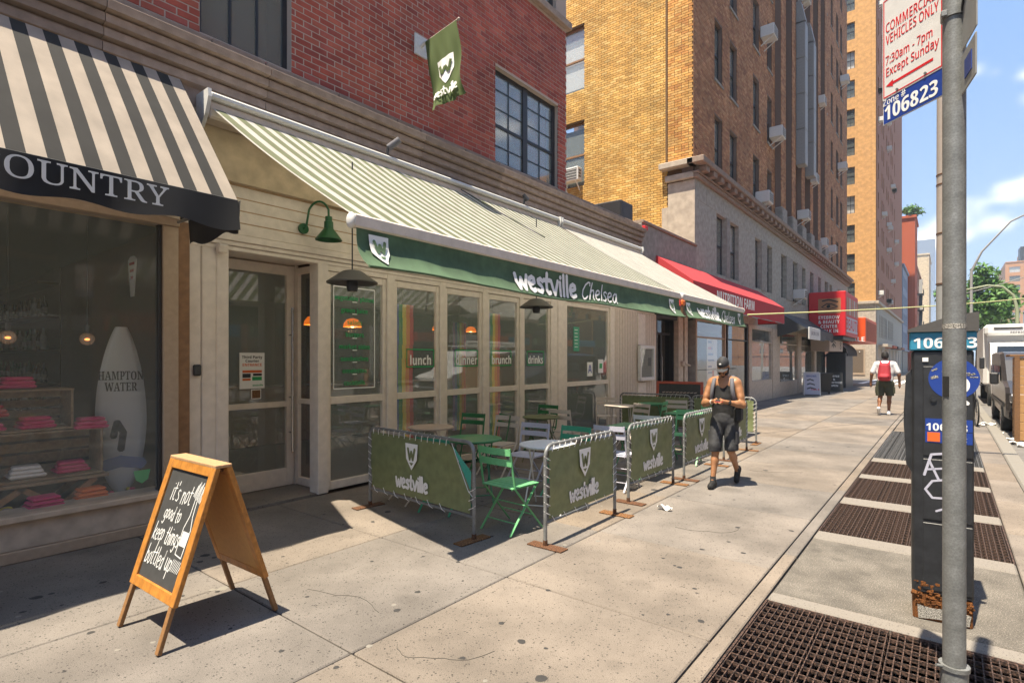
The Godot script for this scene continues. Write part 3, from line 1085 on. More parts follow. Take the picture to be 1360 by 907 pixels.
func framed(parent: Node, called: String, X: float, z0: float, z1: float, y0: float, y1: float, mid: float, side := 0.055, m := "cream", glassm := "pane") -> Node3D:
	# a glazed bay in a facade plane x = X from z0 to z1 (z1 < z0): stiles, rails, two panes
	var n := node(called, parent)
	var b := MB.new()
	b.span(Vector3(X - 0.05, y0, z0), Vector3(X + 0.01, y1, z0 - side), 0.005)
	b.span(Vector3(X - 0.05, y0, z1 + side), Vector3(X + 0.01, y1, z1), 0.005)
	put("stile", b, M[m], n)
	for q: Array in [[y1 - 0.09, y1], [y0, y0 + 0.10], [mid - 0.045, mid + 0.045]]:
		if q[0] < 0.0: continue
		b = MB.new()
		b.span(Vector3(X - 0.048, q[0], z0 - side), Vector3(X + 0.008, q[1], z1 + side), 0.004)
		put("rail", b, M[m], n)
	for s: Array in ([[y0 + 0.10, mid - 0.045], [mid + 0.045, y1 - 0.09]] if mid > 0.0 else [[y0 + 0.1, y1 - 0.09]]):
		glazing(n, glassm, Vector3(X - 0.012, s[0], z0 - side), Vector3(X - 0.012, s[0], z1 + side), Vector3(X - 0.012, s[1], z1 + side), Vector3(X - 0.012, s[1], z0 - side))
	return n

func restaurant_front(t: Node3D) -> void:
	var o := Vector3(6.1, 0, -9.0)   # the building's own origin, so that world numbers can be used below
	var g := MB.new()
	# pilaster of vertical boards
	var pl := node("pilaster", t)
	pl.position = o
	var zz := [-2.345, -2.475, -2.62, -2.755]
	for k in 3: span_part("board", Vector3(-6.25, 0.0, zz[k] - 0.004), Vector3(-6.0, 2.85, zz[k + 1] + 0.004), M["cream"], pl, 0.008)
	span_part("side_board", Vector3(-6.74, 0.0, -2.60), Vector3(-6.01, 2.85, -2.75), M["cream"], pl, 0.003)
	# siding above the door
	var sd := node("siding", t)
	sd.position = o
	var y := 2.98
	var k2 := 0
	while y < 3.50:
		span_part("siding_board", Vector3(-6.12, y, -2.30), Vector3(-5.998 - 0.001 * (k2 % 2), y + 0.128, -13.6), M["cream"], sd, 0.006)
		y += 0.132
		k2 += 1
	# broad plaster soffit over it
	g = MB.new(); g.xf.origin = o
	g.span(Vector3(-6.10, 3.52, -2.25), Vector3(-5.93, 4.168, -12.58))
	put("plaster_fascia", g, M["soffit"], t)
	# mouldings under the siding
	for q: Array in [[2.90, 2.975, -5.955], [2.85, 2.90, -5.975], [2.80, 2.848, -5.992]]:
		g = MB.new(); g.xf.origin = o
		g.span(Vector3(-6.12, q[0], -2.33), Vector3(q[2], q[1] - 0.002, -13.6), 0.006)
		put("moulding", g, M["cream"], t)
	# recess ceiling and the door
	g = MB.new(); g.xf.origin = o
	g.span(Vector3(-6.95, 2.86, -2.62), Vector3(-6.12, 2.95, -3.93))
	put("porch_ceiling", g, M["cream"], t)
	g = MB.new(); g.xf.origin = o
	g.span(Vector3(-6.9, -0.03, -2.75), Vector3(-6.02, 0.014, -3.95), 0.004)
	put("door_step", g, M["concrete3"], t)
	var d := node("glass_door", t)
	d.position = o
	var X := -6.70
	g = MB.new()
	g.span(Vector3(X - 0.05, 0.02, -2.76), Vector3(X + 0.01, 2.84, -2.86), 0.004)
	g.span(Vector3(X - 0.05, 0.02, -3.80), Vector3(X + 0.01, 2.84, -3.90), 0.004)
	g.span(Vector3(X - 0.048, 2.72, -2.86), Vector3(X + 0.008, 2.84, -3.80), 0.004)
	g.span(Vector3(X - 0.048, 0.02, -2.86), Vector3(X + 0.008, 0.24, -3.80), 0.004)
	g.span(Vector3(X - 0.048, 1.03, -2.86), Vector3(X + 0.008, 1.10, -3.80), 0.004)
	put("frame", g, M["cream"], d)
	for s: Array in [[0.24, 1.03], [1.10, 2.72]]:
		glazing(d, "pane", Vector3(X - 0.012, s[0], -2.86), Vector3(X - 0.012, s[0], -3.80), Vector3(X - 0.012, s[1], -3.80), Vector3(X - 0.012, s[1], -2.86))
	g = MB.new()
	g.tube([Vector3(X + 0.09, 0.45, -3.83), Vector3(X + 0.09, 2.30, -3.83)], 0.016, 10)
	for v: float in [0.7, 1.15, 1.95]: g.tube([Vector3(X + 0.01, v, -3.83), Vector3(X + 0.09, v, -3.83)], 0.010, 8)
	put("pull_handle", g, M["chrome"], d)
	g = MB.new(); g.xf.origin = o
	g.span(Vector3(X - 0.08, 0.0, -3.905), Vector3(X + 0.02, 2.86, -3.955), 0.004)
	put("door_jamb", g, M["cream"], t)
	# glass return of the recess, in the plane z = -3.93, and the white corner post
	var sl := node("side_light", t)
	sl.position = o
	g = MB.new()
	g.span(Vector3(-6.68, 0.02, -3.91), Vector3(-6.62, 2.82, -3.96), 0.004)
	g.span(Vector3(-6.62, 2.74, -3.91), Vector3(-6.16, 2.82, -3.96), 0.004)
	g.span(Vector3(-6.62, 0.02, -3.91), Vector3(-6.16, 0.12, -3.96), 0.004)
	g.span(Vector3(-6.62, 1.07, -3.91), Vector3(-6.16, 1.13, -3.96), 0.004)
	put("frame", g, M["cream"], sl)
	for s: Array in [[0.12, 1.07], [1.13, 2.74]]:
		g = MB.new()
		g.quad(Vector3(-6.62, s[0], -3.935), Vector3(-6.16, s[0], -3.935), Vector3(-6.16, s[1], -3.935), Vector3(-6.62, s[1], -3.935))
		put("pane", g, M["pane"], sl)
	g = MB.new(); g.xf.origin = o
	g.span(Vector3(-6.17, 0.0, -3.80), Vector3(-5.985, 2.81, -3.945), 0.006)
	put("corner_post", g, M["cream"], t)
	# glazed bays between mullions
	for q: Array in [[-3.945, -4.86, 0.0], [-5.00, -5.86, 0.0], [-5.985, -6.84, 0.0], [-6.975, -7.84, 0.0], [-7.955, -8.82, 0.0], [-9.38, -11.20, 0.0]]:
		var n := framed(t, "window_bay", -6.03, q[0], q[1], 0.02, 2.73 if q[0] > -9.0 else 2.80, 1.125)
		n.position = o
	for q: Array in [[-4.862, -4.998], [-5.862, -5.983], [-6.842, -6.973], [-7.842, -7.953], [-8.822, -9.378], [-11.202, -11.42]]:
		g = MB.new(); g.xf.origin = o
		g.span(Vector3(-6.12, 0.0, q[0]), Vector3(-5.995, 2.80, q[1]), 0.008)
		if q[0] < -8 and q[0] > -9: g.span(Vector3(-5.996, 0.02, -9.05), Vector3(-5.985, 2.78, -9.12), 0.004)
		put("mullion", g, M["cream"], t)
	g = MB.new(); g.xf.origin = o
	g.span(Vector3(-6.12, 2.735, -3.95), Vector3(-6.002, 2.80, -8.82), 0.004)
	put("head_rail", g, M["cream"], t)
	# beige box beside the last bay
	g = MB.new(); g.xf.origin = o
	g.span(Vector3(-6.1, 0, -11.42), Vector3(-5.99, 2.80, -13.70), 0.01)
	put("boarded_panel", g, M["cream_dark"], t)
	var nb := MB.new(); nb.xf.origin = o
	for k in 16: nb.span(Vector3(-5.992, 0.05, -11.5 - k * 0.135), Vector3(-5.982, 2.78, -11.615 - k * 0.135), 0.003)
	put("panel_boards", nb, M["cream_dark"], t)
	# behind the glass: partition, bar and ceiling strips
	g = MB.new(); g.xf.origin = o
	g.span(Vector3(-11.0, 0.02, -2.60), Vector3(-6.76, 3.0, -2.74))
	put("party_wall", g, M["interior_grey"], t)
	g = MB.new(); g.xf.origin = o
	g.span(Vector3(-10.6, 0.02, -4.2), Vector3(-10.0, 1.12, -10.5), 0.02)
	put("bar_counter", g, M["interior_wood"], t)

func liquor_front(t: Node3D) -> void:
	var o := Vector3(6.1, 0, -9.0)
	var n := node("display_window", t)
	n.position = o
	span_part("stall_riser", Vector3(-6.2, 0.10, 6.0), Vector3(-5.90, 0.33, -2.225), M["shop_tan"], n, 0.006)
	span_part("plinth", Vector3(-6.2, 0.0, 6.0), Vector3(-5.885, 0.098, -2.23), M["shop_bronze"], n, 0.008)
	span_part("sill", Vector3(-6.2, 0.332, 6.0), Vector3(-5.84, 0.385, -2.225), M["shop_tan"], n, 0.008)
	span_part("frame_post", Vector3(-6.02, 0.386, -2.09), Vector3(-5.90, 2.93, -2.225), M["shop_bronze"], n, 0.006)
	span_part("frame_edge", Vector3(-6.0, 0.386, -2.055), Vector3(-5.93, 2.93, -2.088), M["steel_dark"], n, 0.004)
	span_part("head_rail", Vector3(-6.02, 2.93, 6.0), Vector3(-5.87, 3.005, -2.225), M["shop_bronze"], n, 0.006)
	span_part("head_board", Vector3(-6.1, 3.008, 6.0), Vector3(-5.93, 3.6, -2.245), M["shop_tan"], n, 0.006)
	span_part("transom_light", Vector3(-6.0, 0.386, -0.50), Vector3(-5.965, 2.93, -0.53), M["steel_dark"], n, 0.003)
	glazing(n, "pane_clear", Vector3(-5.955, 0.386, 6.0), Vector3(-5.955, 0.386, -2.06), Vector3(-5.955, 2.93, -2.06), Vector3(-5.955, 2.93, 6.0), 1)
	var g := MB.new(); g.xf.origin = o
	g.span(Vector3(-6.1, 0, -2.228), Vector3(-5.94, 3.0, -2.342), 0.006)
	put("wood_pilaster", g, M["wood_brown"], t)
	# the room behind
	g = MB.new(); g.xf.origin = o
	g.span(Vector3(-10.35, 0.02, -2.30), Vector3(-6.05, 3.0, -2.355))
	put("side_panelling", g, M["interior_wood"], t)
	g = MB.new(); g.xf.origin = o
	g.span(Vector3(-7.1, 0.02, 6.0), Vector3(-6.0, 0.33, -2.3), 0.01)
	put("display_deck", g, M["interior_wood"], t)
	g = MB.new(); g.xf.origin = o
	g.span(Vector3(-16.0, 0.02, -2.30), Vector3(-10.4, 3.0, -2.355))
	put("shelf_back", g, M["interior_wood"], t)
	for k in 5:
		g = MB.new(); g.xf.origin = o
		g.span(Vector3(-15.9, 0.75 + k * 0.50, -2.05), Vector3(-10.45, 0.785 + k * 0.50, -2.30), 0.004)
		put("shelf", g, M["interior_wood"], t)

func second_front(t: Node3D) -> void:
	var o := -t.position
	var d := node("dark_door", t)
	d.position = o
	span_part("frame", Vector3(-6.25, 0.02, -13.72), Vector3(-6.0, 2.80, -13.80), M["steel_dark"], d)
	span_part("frame", Vector3(-6.25, 2.72, -13.80), Vector3(-6.0, 2.80, -15.15), M["steel_dark"], d)
	span_part("meeting_stile", Vector3(-6.25, 0.02, -14.42), Vector3(-6.18, 2.35, -14.52), M["steel_dark"], d)
	span_part("transom", Vector3(-6.25, 2.30, -13.80), Vector3(-6.18, 2.36, -15.1), M["steel_dark"], d)
	var g := MB.new()
	g.quad(Vector3(-6.22, 0.05, -13.8), Vector3(-6.22, 0.05, -15.1), Vector3(-6.22, 2.72, -15.1), Vector3(-6.22, 2.72, -13.8))
	put("pane", g, M["pane_dark"], d)
	g = MB.new()
	g.tube([Vector3(-6.13, 0.9, -14.40), Vector3(-6.13, 1.7, -14.40)], 0.015, 8)
	put("handle", g, M["chrome"], d)
	g = MB.new(); g.xf.origin = o
	g.span(Vector3(-6.6, 0, -15.1), Vector3(-6.10, 2.85, -16.2))
	put("dark_return", g, M["window_dark"], t)
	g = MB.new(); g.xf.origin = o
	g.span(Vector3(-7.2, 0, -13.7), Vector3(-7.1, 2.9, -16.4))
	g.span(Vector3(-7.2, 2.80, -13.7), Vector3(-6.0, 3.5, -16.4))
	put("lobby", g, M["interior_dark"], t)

func build_annex() -> void:
	var t := thing("grey_annex", "low grey rendered shop with a dark door and poster window under the short green awning", "building", Vector3(-6.0, 0, -12.6))
	var o := -t.position
	var b := MB.new(); b.xf.origin = o
	b.span(Vector3(-14, 2.86, -12.62), Vector3(-5.90, 4.98, -16.39), 0.01)
	put("upper_wall", b, M["grey_render"], t)
	b = MB.new(); b.xf.origin = o
	b.span(Vector3(-14, 4.985, -12.64), Vector3(-5.86, 5.06, -16.385), 0.012)
	put("coping", b, M["stone1"], t)
	b = MB.new(); b.xf.origin = o
	b.span(Vector3(-9.5, 5.06, -12.9), Vector3(-6.6, 5.75, -13.6), 0.03)
	put("roof_box", b, M["steel_dark"], t)
	b = MB.new(); b.xf.origin = o
	b.span(Vector3(-5.90, 4.80, -12.61), Vector3(-5.80, 4.90, -12.78), 0.01)
	put("red_end_tile", b, M["red_print"], t)
	second_front(t)
	# posts and the poster window of the second half
	for q: Array in [[-15.16, -15.5], [-15.62, -15.86]]:
		b = MB.new(); b.xf.origin = o
		b.span(Vector3(-6.2, 0, q[0]), Vector3(-5.96, 2.86, q[1]), 0.01)
		put("timber_post", b, M["shop_tan"], t)

func build_tall_building() -> void:
	var Z := -16.4
	var END := -48.6
	var t := thing("tall_brick_apartment_block", "tall apartment block, yellow brick side wall and brown street front on a grey base", "building", Vector3(-6.0, 0, Z))
	var H := 38.0
	# ---- street front
	var fr := face(Vector3(0, 0, 0), Vector3(0, 0, -1))
	var L := Z - END
	var holes := []
	var pane_at := []
	var cols := [[18.30, 0.80], [19.93, 0.85], [22.85, 0.90], [25.03, 0.78], [27.55, 0.62], [29.75, 0.62], [31.95, 0.62], [34.15, 0.62], [36.4, 0.62], [39.0, 0.8], [41.2, 0.8], [43.4, 1.0], [45.2, 1.0]]
	for f in 9:
		var y := 7.68 + 3.14 * f
		for c: Array in cols:
			holes.append(Rect2(c[0] + Z, y, c[1], 1.98))
			pane_at.append(f < 6)
	var base_holes := []
	for c: Array in [[18.35, 1.0], [19.75, 1.05], [22.95, 0.9], [24.75, 0.9], [27.3, 0.95], [29.65, 1.0], [31.8, 1.0], [34.0, 1.0], [36.4, 0.9], [38.6, 1.0], [40.3, 1.1], [43.8, 1.0], [45.4, 0.9]]:
		base_holes.append(Rect2(c[0] + Z, 4.43, c[1], 1.98))
	var w := MB.new()
	w.xf = fr
	var sub := []
	for q: Rect2 in holes: sub.append(Rect2(q.position - Vector2(0, 7.1), q.size))
	w.xf = fr * Transform3D(Basis.IDENTITY, Vector3(0, 7.1, 0))
	wall_panels(w, L, H - 7.1, sub, 0.35)
	var wl := node("street_wall", t)
	put("mortar_bed", w, M["mortar_dark"], wl)
	var tints := [Color(0.56, 0.275, 0.125), Color(0.60, 0.31, 0.15), Color(0.51, 0.245, 0.115), Color(0.63, 0.345, 0.17), Color(0.44, 0.20, 0.10)]
	var up := Transform3D(Basis.IDENTITY, Vector3(0, 7.62, 0))
	var hs := []
	for q: Rect2 in holes: hs.append(Rect2(q.position - Vector2(0, 7.62), q.size))
	bricks_at(wl, fr * up, t.position, L, 20.6, hs, Vector2(0.20, 0.064), 0.010, tints, [], 21)
	# ---- base, two storeys of grey render with block joints
	w = MB.new()
	w.xf = fr
	var openings := base_holes.duplicate()
	for q: Array in [[16.42, 22.0, 2.85], [22.35, 26.0, 2.95], [26.8, 30.9, 2.9], [31.5, 35.2, 2.9], [35.6, 40.9, 2.9], [41.5, 47.9, 2.8]]:
		openings.append(Rect2(q[0] + Z, -0.4, q[1] - q[0], q[2] + 0.4))
	w.xf = fr * Transform3D(Basis.IDENTITY, Vector3(0, 0, 0.06))
	var shifted := []
	for q: Rect2 in openings: shifted.append(Rect2(q.position + Vector2(0, 0.6), q.size))
	w.xf = fr * Transform3D(Basis.IDENTITY, Vector3(0, -0.6, 0.06))
	wall_panels(w, L, 7.69, shifted, 0.38)
	put("base_wall", w, M["grey_render_b"], t)
	# block joints as shallow raised courses
	w = MB.new(); w.xf = fr
	for k in 40:
		var x := 0.15 + k * 0.82
		for r in 2:
			var y0 := 6.45 if r == 0 else 3.55
			if x + 0.8 < L: w.span(Vector3(x, y0, 0.055), Vector3(x + 0.805, y0 + 0.52, 0.068), 0.006)
	tag(put("base_blocks", w, M["grey_render_b"], t), "", "", "", "stuff")
	# ---- side wall of yellow brick, facing down the street
	var sf := face(Vector3(-24.0, 0, 0), Vector3(1, 0, 0))
	var sh := []
	for f in 5:
		sh.append(Rect2(24.0 - 4.78 - 0.05, 7.58 + 3.30 * f, 1.06, 2.2))
		sh.append(Rect2(24.0 - 9.5, 7.58 + 3.30 * f, 1.06, 2.2))
	w = MB.new(); w.xf = sf
	wall_panels(w, 24.0 - 0.36, H, sh, 0.3)
	var sw := node("side_wall", t)
	put("mortar_bed", w, M["mortar_yellow"], sw)
	var yt := [Color(0.80, 0.47, 0.125), Color(0.84, 0.52, 0.155), Color(0.74, 0.42, 0.11), Color(0.86, 0.56, 0.19), Color(0.78, 0.45, 0.125), Color(0.70, 0.40, 0.105)]
	var lower := []
	for q: Rect2 in sh: lower.append(Rect2(q.position - Vector2(24.0 - 9.2, 4.2), q.size))
	bricks_at(sw, sf * Transform3D(Basis.IDENTITY, Vector3(24.0 - 9.2, 4.2, 0)), t.position, 9.2 - 0.80, 14.5, lower, Vector2(0.205, 0.062), 0.020, yt, [], 31)
	# corner pilaster in darker orange brick with header courses
	var pt := [Color(0.80, 0.40, 0.10), Color(0.84, 0.46, 0.13), Color(0.70, 0.32, 0.085), Color(0.86, 0.50, 0.16)]
	bricks_at(sw, sf * Transform3D(Basis.IDENTITY, Vector3(24.0 - 0.78, 7.62, 0.02)), t.position, 0.78, 12.0, [], Vector2(0.205, 0.064), 0.012, pt, [], 33, 6)
	w = MB.new(); w.xf = sf
	w.span(Vector3(24.0 - 0.78, 7.6, -0.3), Vector3(24.0 - 0.002, H, 0.02))
	w.span(Vector3(24.0 - 0.86, 7.6, 0.0), Vector3(24.0 - 0.80, 20, 0.025))
	put("corner_pilaster", w, M["mortar_yellow"], t)
	w = MB.new(); w.xf = sf
	w.span(Vector3(24.0 - 0.78, 3.0, -0.3), Vector3(24.0 + 0.06, 7.02, 0.035), 0.008)
	w.span(Vector3(24.0 - 0.98, 5.55, -0.02), Vector3(24.0 - 0.782, 6.30, 0.03), 0.006)
	put("limestone_corner", w, M["limestone"], t)
	for i in sh.size():
		if i % 2 == 0 and i < 8 or i == 1: sash(t, sf, sh[i], 0.12, "wood_brown", [0.0, 0.6, 0.95, 0.0, 0.5, 0, 0.3][i % 7], 0.5)
	for i in holes.size():
		var q: Rect2 = holes[i]
		if pane_at[i]:
			sash(t, fr, q, 0.13, "steel_dark", [0.5, 0.48, 0.0, 0.5, 0.0, 0.55, 0.0][i % 7], 0.5)
			sill(t, fr, q, "grey_render")
	for q: Rect2 in base_holes: sash(t, fr * Transform3D(Basis.IDENTITY, Vector3(0, 0, 0.05)), q, 0.14, "steel_dark", [0.5, 0.0, 0.3][int(q.position.x) % 3], 0.5)
	# grey panels between paired base windows
	for q: Array in [[19.37, 19.73], [23.87, 24.73], [28.27, 29.63], [30.67, 31.78], [39.62, 40.28], [44.82, 45.38]]:
		w = MB.new(); w.xf = fr
		w.span(Vector3(q[0] + Z, 4.40, 0.0), Vector3(q[1] + Z, 6.46, 0.085), 0.01)
		put("window_panel", w, M["grey_render"], t)
	# ---- cornice with blocks
	w = MB.new(); w.xf = fr
	w.span(Vector3(-0.30, 7.42, -0.1), Vector3(L + 0.3, 7.60, 0.42), 0.02)
	w.span(Vector3(-0.10, 7.05, 0.0), Vector3(L + 0.1, 7.18, 0.16), 0.02)
	w.span(Vector3(-0.14, 7.18, 0.0), Vector3(L + 0.12, 7.24, 0.20), 0.01)
	put("cornice", w, M["stone1"], t)
	w = MB.new(); w.xf = sf
	w.span(Vector3(24.0 - 0.98, 7.42, -0.1), Vector3(24.0 + 0.10, 7.603, 0.30), 0.02)
	w.span(Vector3(24.0 - 0.84, 7.05, 0.0), Vector3(24.0 + 0.05, 7.24, 0.14), 0.02)
	put("cornice_return", w, M["limestone"], t)
	for k in 46:
		w = MB.new(); w.xf = fr
		w.span(Vector3(0.10 + k * 0.70, 7.245, 0.0), Vector3(0.42 + k * 0.70, 7.418, 0.36), 0.015)
		put("cornice_block", w, M["stone1"], t)
	# ---- projecting piers
	for z: float in [26.75, 28.85, 31.05, 33.25, 35.5, 37.7]:
		w = MB.new(); w.xf = fr
		w.span(Vector3(z + Z - 0.38, 7.6, 0), Vector3(z + Z + 0.38, 33.0, 0.26))
		var p := node("pier", t)
		put("core", w, M["mortar_dark"], p)
		bricks_at(p, fr * Transform3D(Basis.IDENTITY, Vector3(z + Z - 0.38, 7.62, 0.26)), t.position, 0.76, 20.0, [], Vector2(0.20, 0.064), 0.012, tints, [], int(z))
		w = MB.new(); w.xf = fr
		w.span(Vector3(z + Z - 0.45, 7.61, 0.0), Vector3(z + Z + 0.45, 8.30, 0.34), 0.04)
		put("pier_foot", w, M["grey_render"], p)
	# thin closing strip, far end wall, roof
	w = MB.new(); w.xf = fr
	w.span(Vector3(L - 0.3, 0, -24.0), Vector3(L, H, -0.36))
	put("end_wall", w, M["brick_far"], t)
	w = MB.new(); w.xf = fr
	w.span(Vector3(0.0, H, -24), Vector3(L, H + 0.2, 0.3))
	put("roof", w, M["grey_render"], t)
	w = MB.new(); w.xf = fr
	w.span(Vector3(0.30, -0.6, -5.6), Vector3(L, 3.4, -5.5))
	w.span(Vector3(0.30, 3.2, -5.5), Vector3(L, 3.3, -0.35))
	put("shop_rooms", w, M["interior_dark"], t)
	w = MB.new(); w.xf = fr
	w.span(Vector3(0.30, -0.6, -5.5), Vector3(L, -0.16, -0.35))
	put("shop_floor", w, M["interior_floor"], t)
	tall_shops(t)

func tall_shops(t: Node3D) -> void:
	var o := -t.position
	# first pair: poster window and dark opening under the short green awning's end
	var specs := [
		["shop_window", -16.45, -19.3, "shop_bronze", "pane", 0.25], ["dark_entrance", -19.45, -21.95, "steel_dark", "pane_dark", 0.0],
		["shop_window", -22.40, -25.6, "shop_tan", "pane", 0.85], ["shop_window", -26.9, -30.7, "shop_tan", "pane", 0.70],
		["shop_window", -31.6, -35.1, "shop_bronze", "pane", 0.4], ["shop_window", -35.7, -38.0, "steel_dark", "pane", 0.2], ["dark_entrance", -38.1, -40.8, "steel_dark", "pane_dark", 0.0], ["shop_window", -41.6, -47.8, "steel_dark", "pane_dark", 0.5],
	]
	for s: Array in specs:
		var y := ground_y((s[1] + s[2]) * 0.5) - 0.02
		var n := node(s[0], t)
		n.position = o
		if s[5] > 0.0:
			var b := MB.new()
			b.span(Vector3(-6.05, y - 0.1, s[1]), Vector3(-5.92, y + s[5], s[2]), 0.01)
			put("stall_riser", b, M["shop_tan"], n)
		var g := MB.new()
		var y0: float = y + maxf(s[5], 0.04)
		g.span(Vector3(-6.05, y0, s[1]), Vector3(-5.93, 2.95, s[1] - 0.10), 0.005)
		g.span(Vector3(-6.05, y0, s[2] + 0.10), Vector3(-5.93, 2.95, s[2]), 0.005)
		g.span(Vector3(-6.05, 2.80, s[1] - 0.10), Vector3(-5.93, 2.95, s[2] + 0.10), 0.005)
		g.span(Vector3(-6.04, 2.28, s[1] - 0.10), Vector3(-5.94, 2.33, s[2] + 0.10), 0.005)
		put("frame", g, M[s[3]], n)
		for v: Array in [[y0, 2.28], [2.33, 2.80]]:
			glazing(n, s[4], Vector3(-5.985, v[0], s[1] - 0.1), Vector3(-5.985, v[0], s[2] + 0.1), Vector3(-5.985, v[1], s[2] + 0.1), Vector3(-5.985, v[1], s[1] - 0.1))
	for q: Array in [[-22.0, -22.38], [-25.62, -26.85], [-30.72, -31.55], [-35.12, -35.65], [-40.85, -41.5]]:
		var b := MB.new(); b.xf.origin = o
		b.span(Vector3(-6.2, -0.4, q[0]), Vector3(-5.90, 2.93, q[1]), 0.012)
		put("shop_pier", b, M["shop_tan"], t)
	# pale poster hanging in the first window
	var n := node("poster", t)
	n.position = o
	span_part("sheet", Vector3(-6.11, 0.9, -17.9), Vector3(-6.10, 2.35, -18.9), M["white_print"], n, 0.0)
	var b := MB.new()
	for k in 6: b.span(Vector3(-6.099, 2.15 - k * 0.2, -18.0), Vector3(-6.097, 2.22 - k * 0.2, -18.35 - 0.08 * (k % 4)))
	put("print_lines", b, M["blue_print"], n)
	b = MB.new()
	b.span(Vector3(-6.099, 1.95, -18.0), Vector3(-6.096, 2.02, -18.3))
	b.span(Vector3(-6.099, 1.05, -18.4), Vector3(-6.096, 1.25, -18.6))
	put("print_red", b, M["red_print"], n)

# ------------------------------------------------------------------ buildings farther off
func far_block(called: String, label: String, lo: Vector3, hi: Vector3, m: String, base_y: float, base_m: String, groups: Array, trim := "limestone") -> Node3D:
	# groups: [side, first, pitch, count, width, y0, y pitch, floors, height, frame material]
	var t := thing(called, label, "building", Vector3(lo.x, 0, hi.z))
	var o := -t.position
	for s in 2:
		var holes := []
		var fr: Transform3D
		var w: float
		if s == 0:
			fr = face(Vector3(hi.x, lo.y, hi.z), Vector3(0, 0, -1)); w = hi.z - lo.z
		else:
			fr = face(Vector3(lo.x, lo.y, hi.z), Vector3(1, 0, 0)); w = hi.x - lo.x - 0.41
		for g: Array in groups:
			if g[0] != s: continue
			for f: int in g[7]:
				for k: int in g[3]:
					var q := Rect2(g[1] + g[2] * k, g[5] + g[6] * f - lo.y, g[4], g[8])
					if q.end.x < w and q.end.y < hi.y - lo.y: holes.append([q, g[9], f * 7 + k * 3])
		var b := MB.new()
		b.xf.origin = o
		b.xf = b.xf * fr
		var rects := []
		for q: Array in holes: rects.append(q[0])
		var baseh := base_y - lo.y
		var up := []
		var low := []
		for q: Rect2 in rects:
			if q.position.y >= baseh: up.append(Rect2(q.position - Vector2(0, baseh), q.size))
			else: low.append(q)
		var keep := b.xf
		b.xf = keep * Transform3D(Basis.IDENTITY, Vector3(0, baseh, 0))
		wall_panels(b, w, hi.y - base_y, up, 0.4)
		put("wall", b, M[m], t)
		if baseh > 0.1:
			b = MB.new()
			b.xf = keep
			wall_panels(b, w, baseh - 0.01, low, 0.4)
			put("base_wall", b, M[base_m], t)
			b = MB.new()
			b.xf = keep
			b.span(Vector3(-0.15, baseh - 0.12, -0.05), Vector3(w + (0.35 if s == 1 else 0.15), baseh + 0.18, 0.30 - 0.01 * s), 0.02)
			put("band", b, M[trim], t)
		for q: Array in holes:
			var r: Rect2 = q[0]
			var n := node("window", t)
			n.transform = keep * Transform3D(Basis.IDENTITY, Vector3(r.position.x, r.position.y, 0))
			var fm := MB.new()
			var dp := 0.16
			fm.span(Vector3(0, 0, -dp - 0.06), Vector3(0.07, r.size.y, -dp))
			fm.span(Vector3(r.size.x - 0.07, 0, -dp - 0.06), Vector3(r.size.x, r.size.y, -dp))
			fm.span(Vector3(0.07, r.size.y * 0.48, -dp - 0.05), Vector3(r.size.x - 0.07, r.size.y * 0.48 + 0.08, -dp))
			fm.span(Vector3(r.size.x * 0.5 - 0.02, 0, -dp - 0.05), Vector3(r.size.x * 0.5 + 0.02, r.size.y, -dp - 0.01))
			put("frame", fm, M[q[1]], n)
			fm = MB.new()
			fm.quad(Vector3(0.05, 0, -dp - 0.04), Vector3(r.size.x - 0.05, 0, -dp - 0.04), Vector3(r.size.x - 0.05, r.size.y, -dp - 0.04), Vector3(0.05, r.size.y, -dp - 0.04))
			put("pane", fm, M["pane"], n)
			fm = MB.new()
			fm.span(Vector3(-0.05, -0.05, -0.55), Vector3(r.size.x + 0.05, r.size.y + 0.05, -0.5))
			put("room_back", fm, M["blind"] if q[2] % 5 == 1 or q[2] % 7 == 2 else M["interior_grey"], n)
	var rf := MB.new()
	rf.xf.origin = o
	rf.span(Vector3(lo.x, hi.y, lo.z), Vector3(hi.x + 0.25, hi.y + 0.5, hi.z + 0.25), 0.05)
	put("parapet", rf, M[trim], t)
	rf = MB.new()
	rf.xf.origin = o
	rf.span(Vector3(lo.x, lo.y, lo.z), Vector3(lo.x + 0.4, hi.y, hi.z - 0.42))
	rf.span(Vector3(lo.x + 0.41, lo.y, lo.z), Vector3(hi.x - 0.42, hi.y, lo.z + 0.4))
	put("rear_wall", rf, M[m], t)
	return t

const ORD := ["first", "second", "third", "fourth", "fifth", "sixth", "seventh", "eighth", "ninth", "tenth", "eleventh"]

func build_far() -> void:
	mat("brick_far", 0.20, 0.10, 0.06, 0.9, "grain", 2.0)
	mat("brick_orange", 0.74, 0.40, 0.145, 0.9, "grain", 2.0)
	over("brick_orange", "blotch", 0.3)
	mat("brick_red_far", 0.46, 0.105, 0.045, 0.9, "grain", 2.0)
	mat("beige_far", 0.62, 0.50, 0.34, 0.9, "blotch", 0.2)
	mat("brown_far", 0.36, 0.165, 0.10, 0.9, "grain", 1.0)
	mat("tan_far", 0.52, 0.26, 0.12, 0.9, "grain", 1.0)
	mat("white_far", 0.60, 0.60, 0.62, 0.9, "blotch", 0.3)
	mat("blue_grey", 0.22, 0.27, 0.36, 0.7, "soft", 0.3)

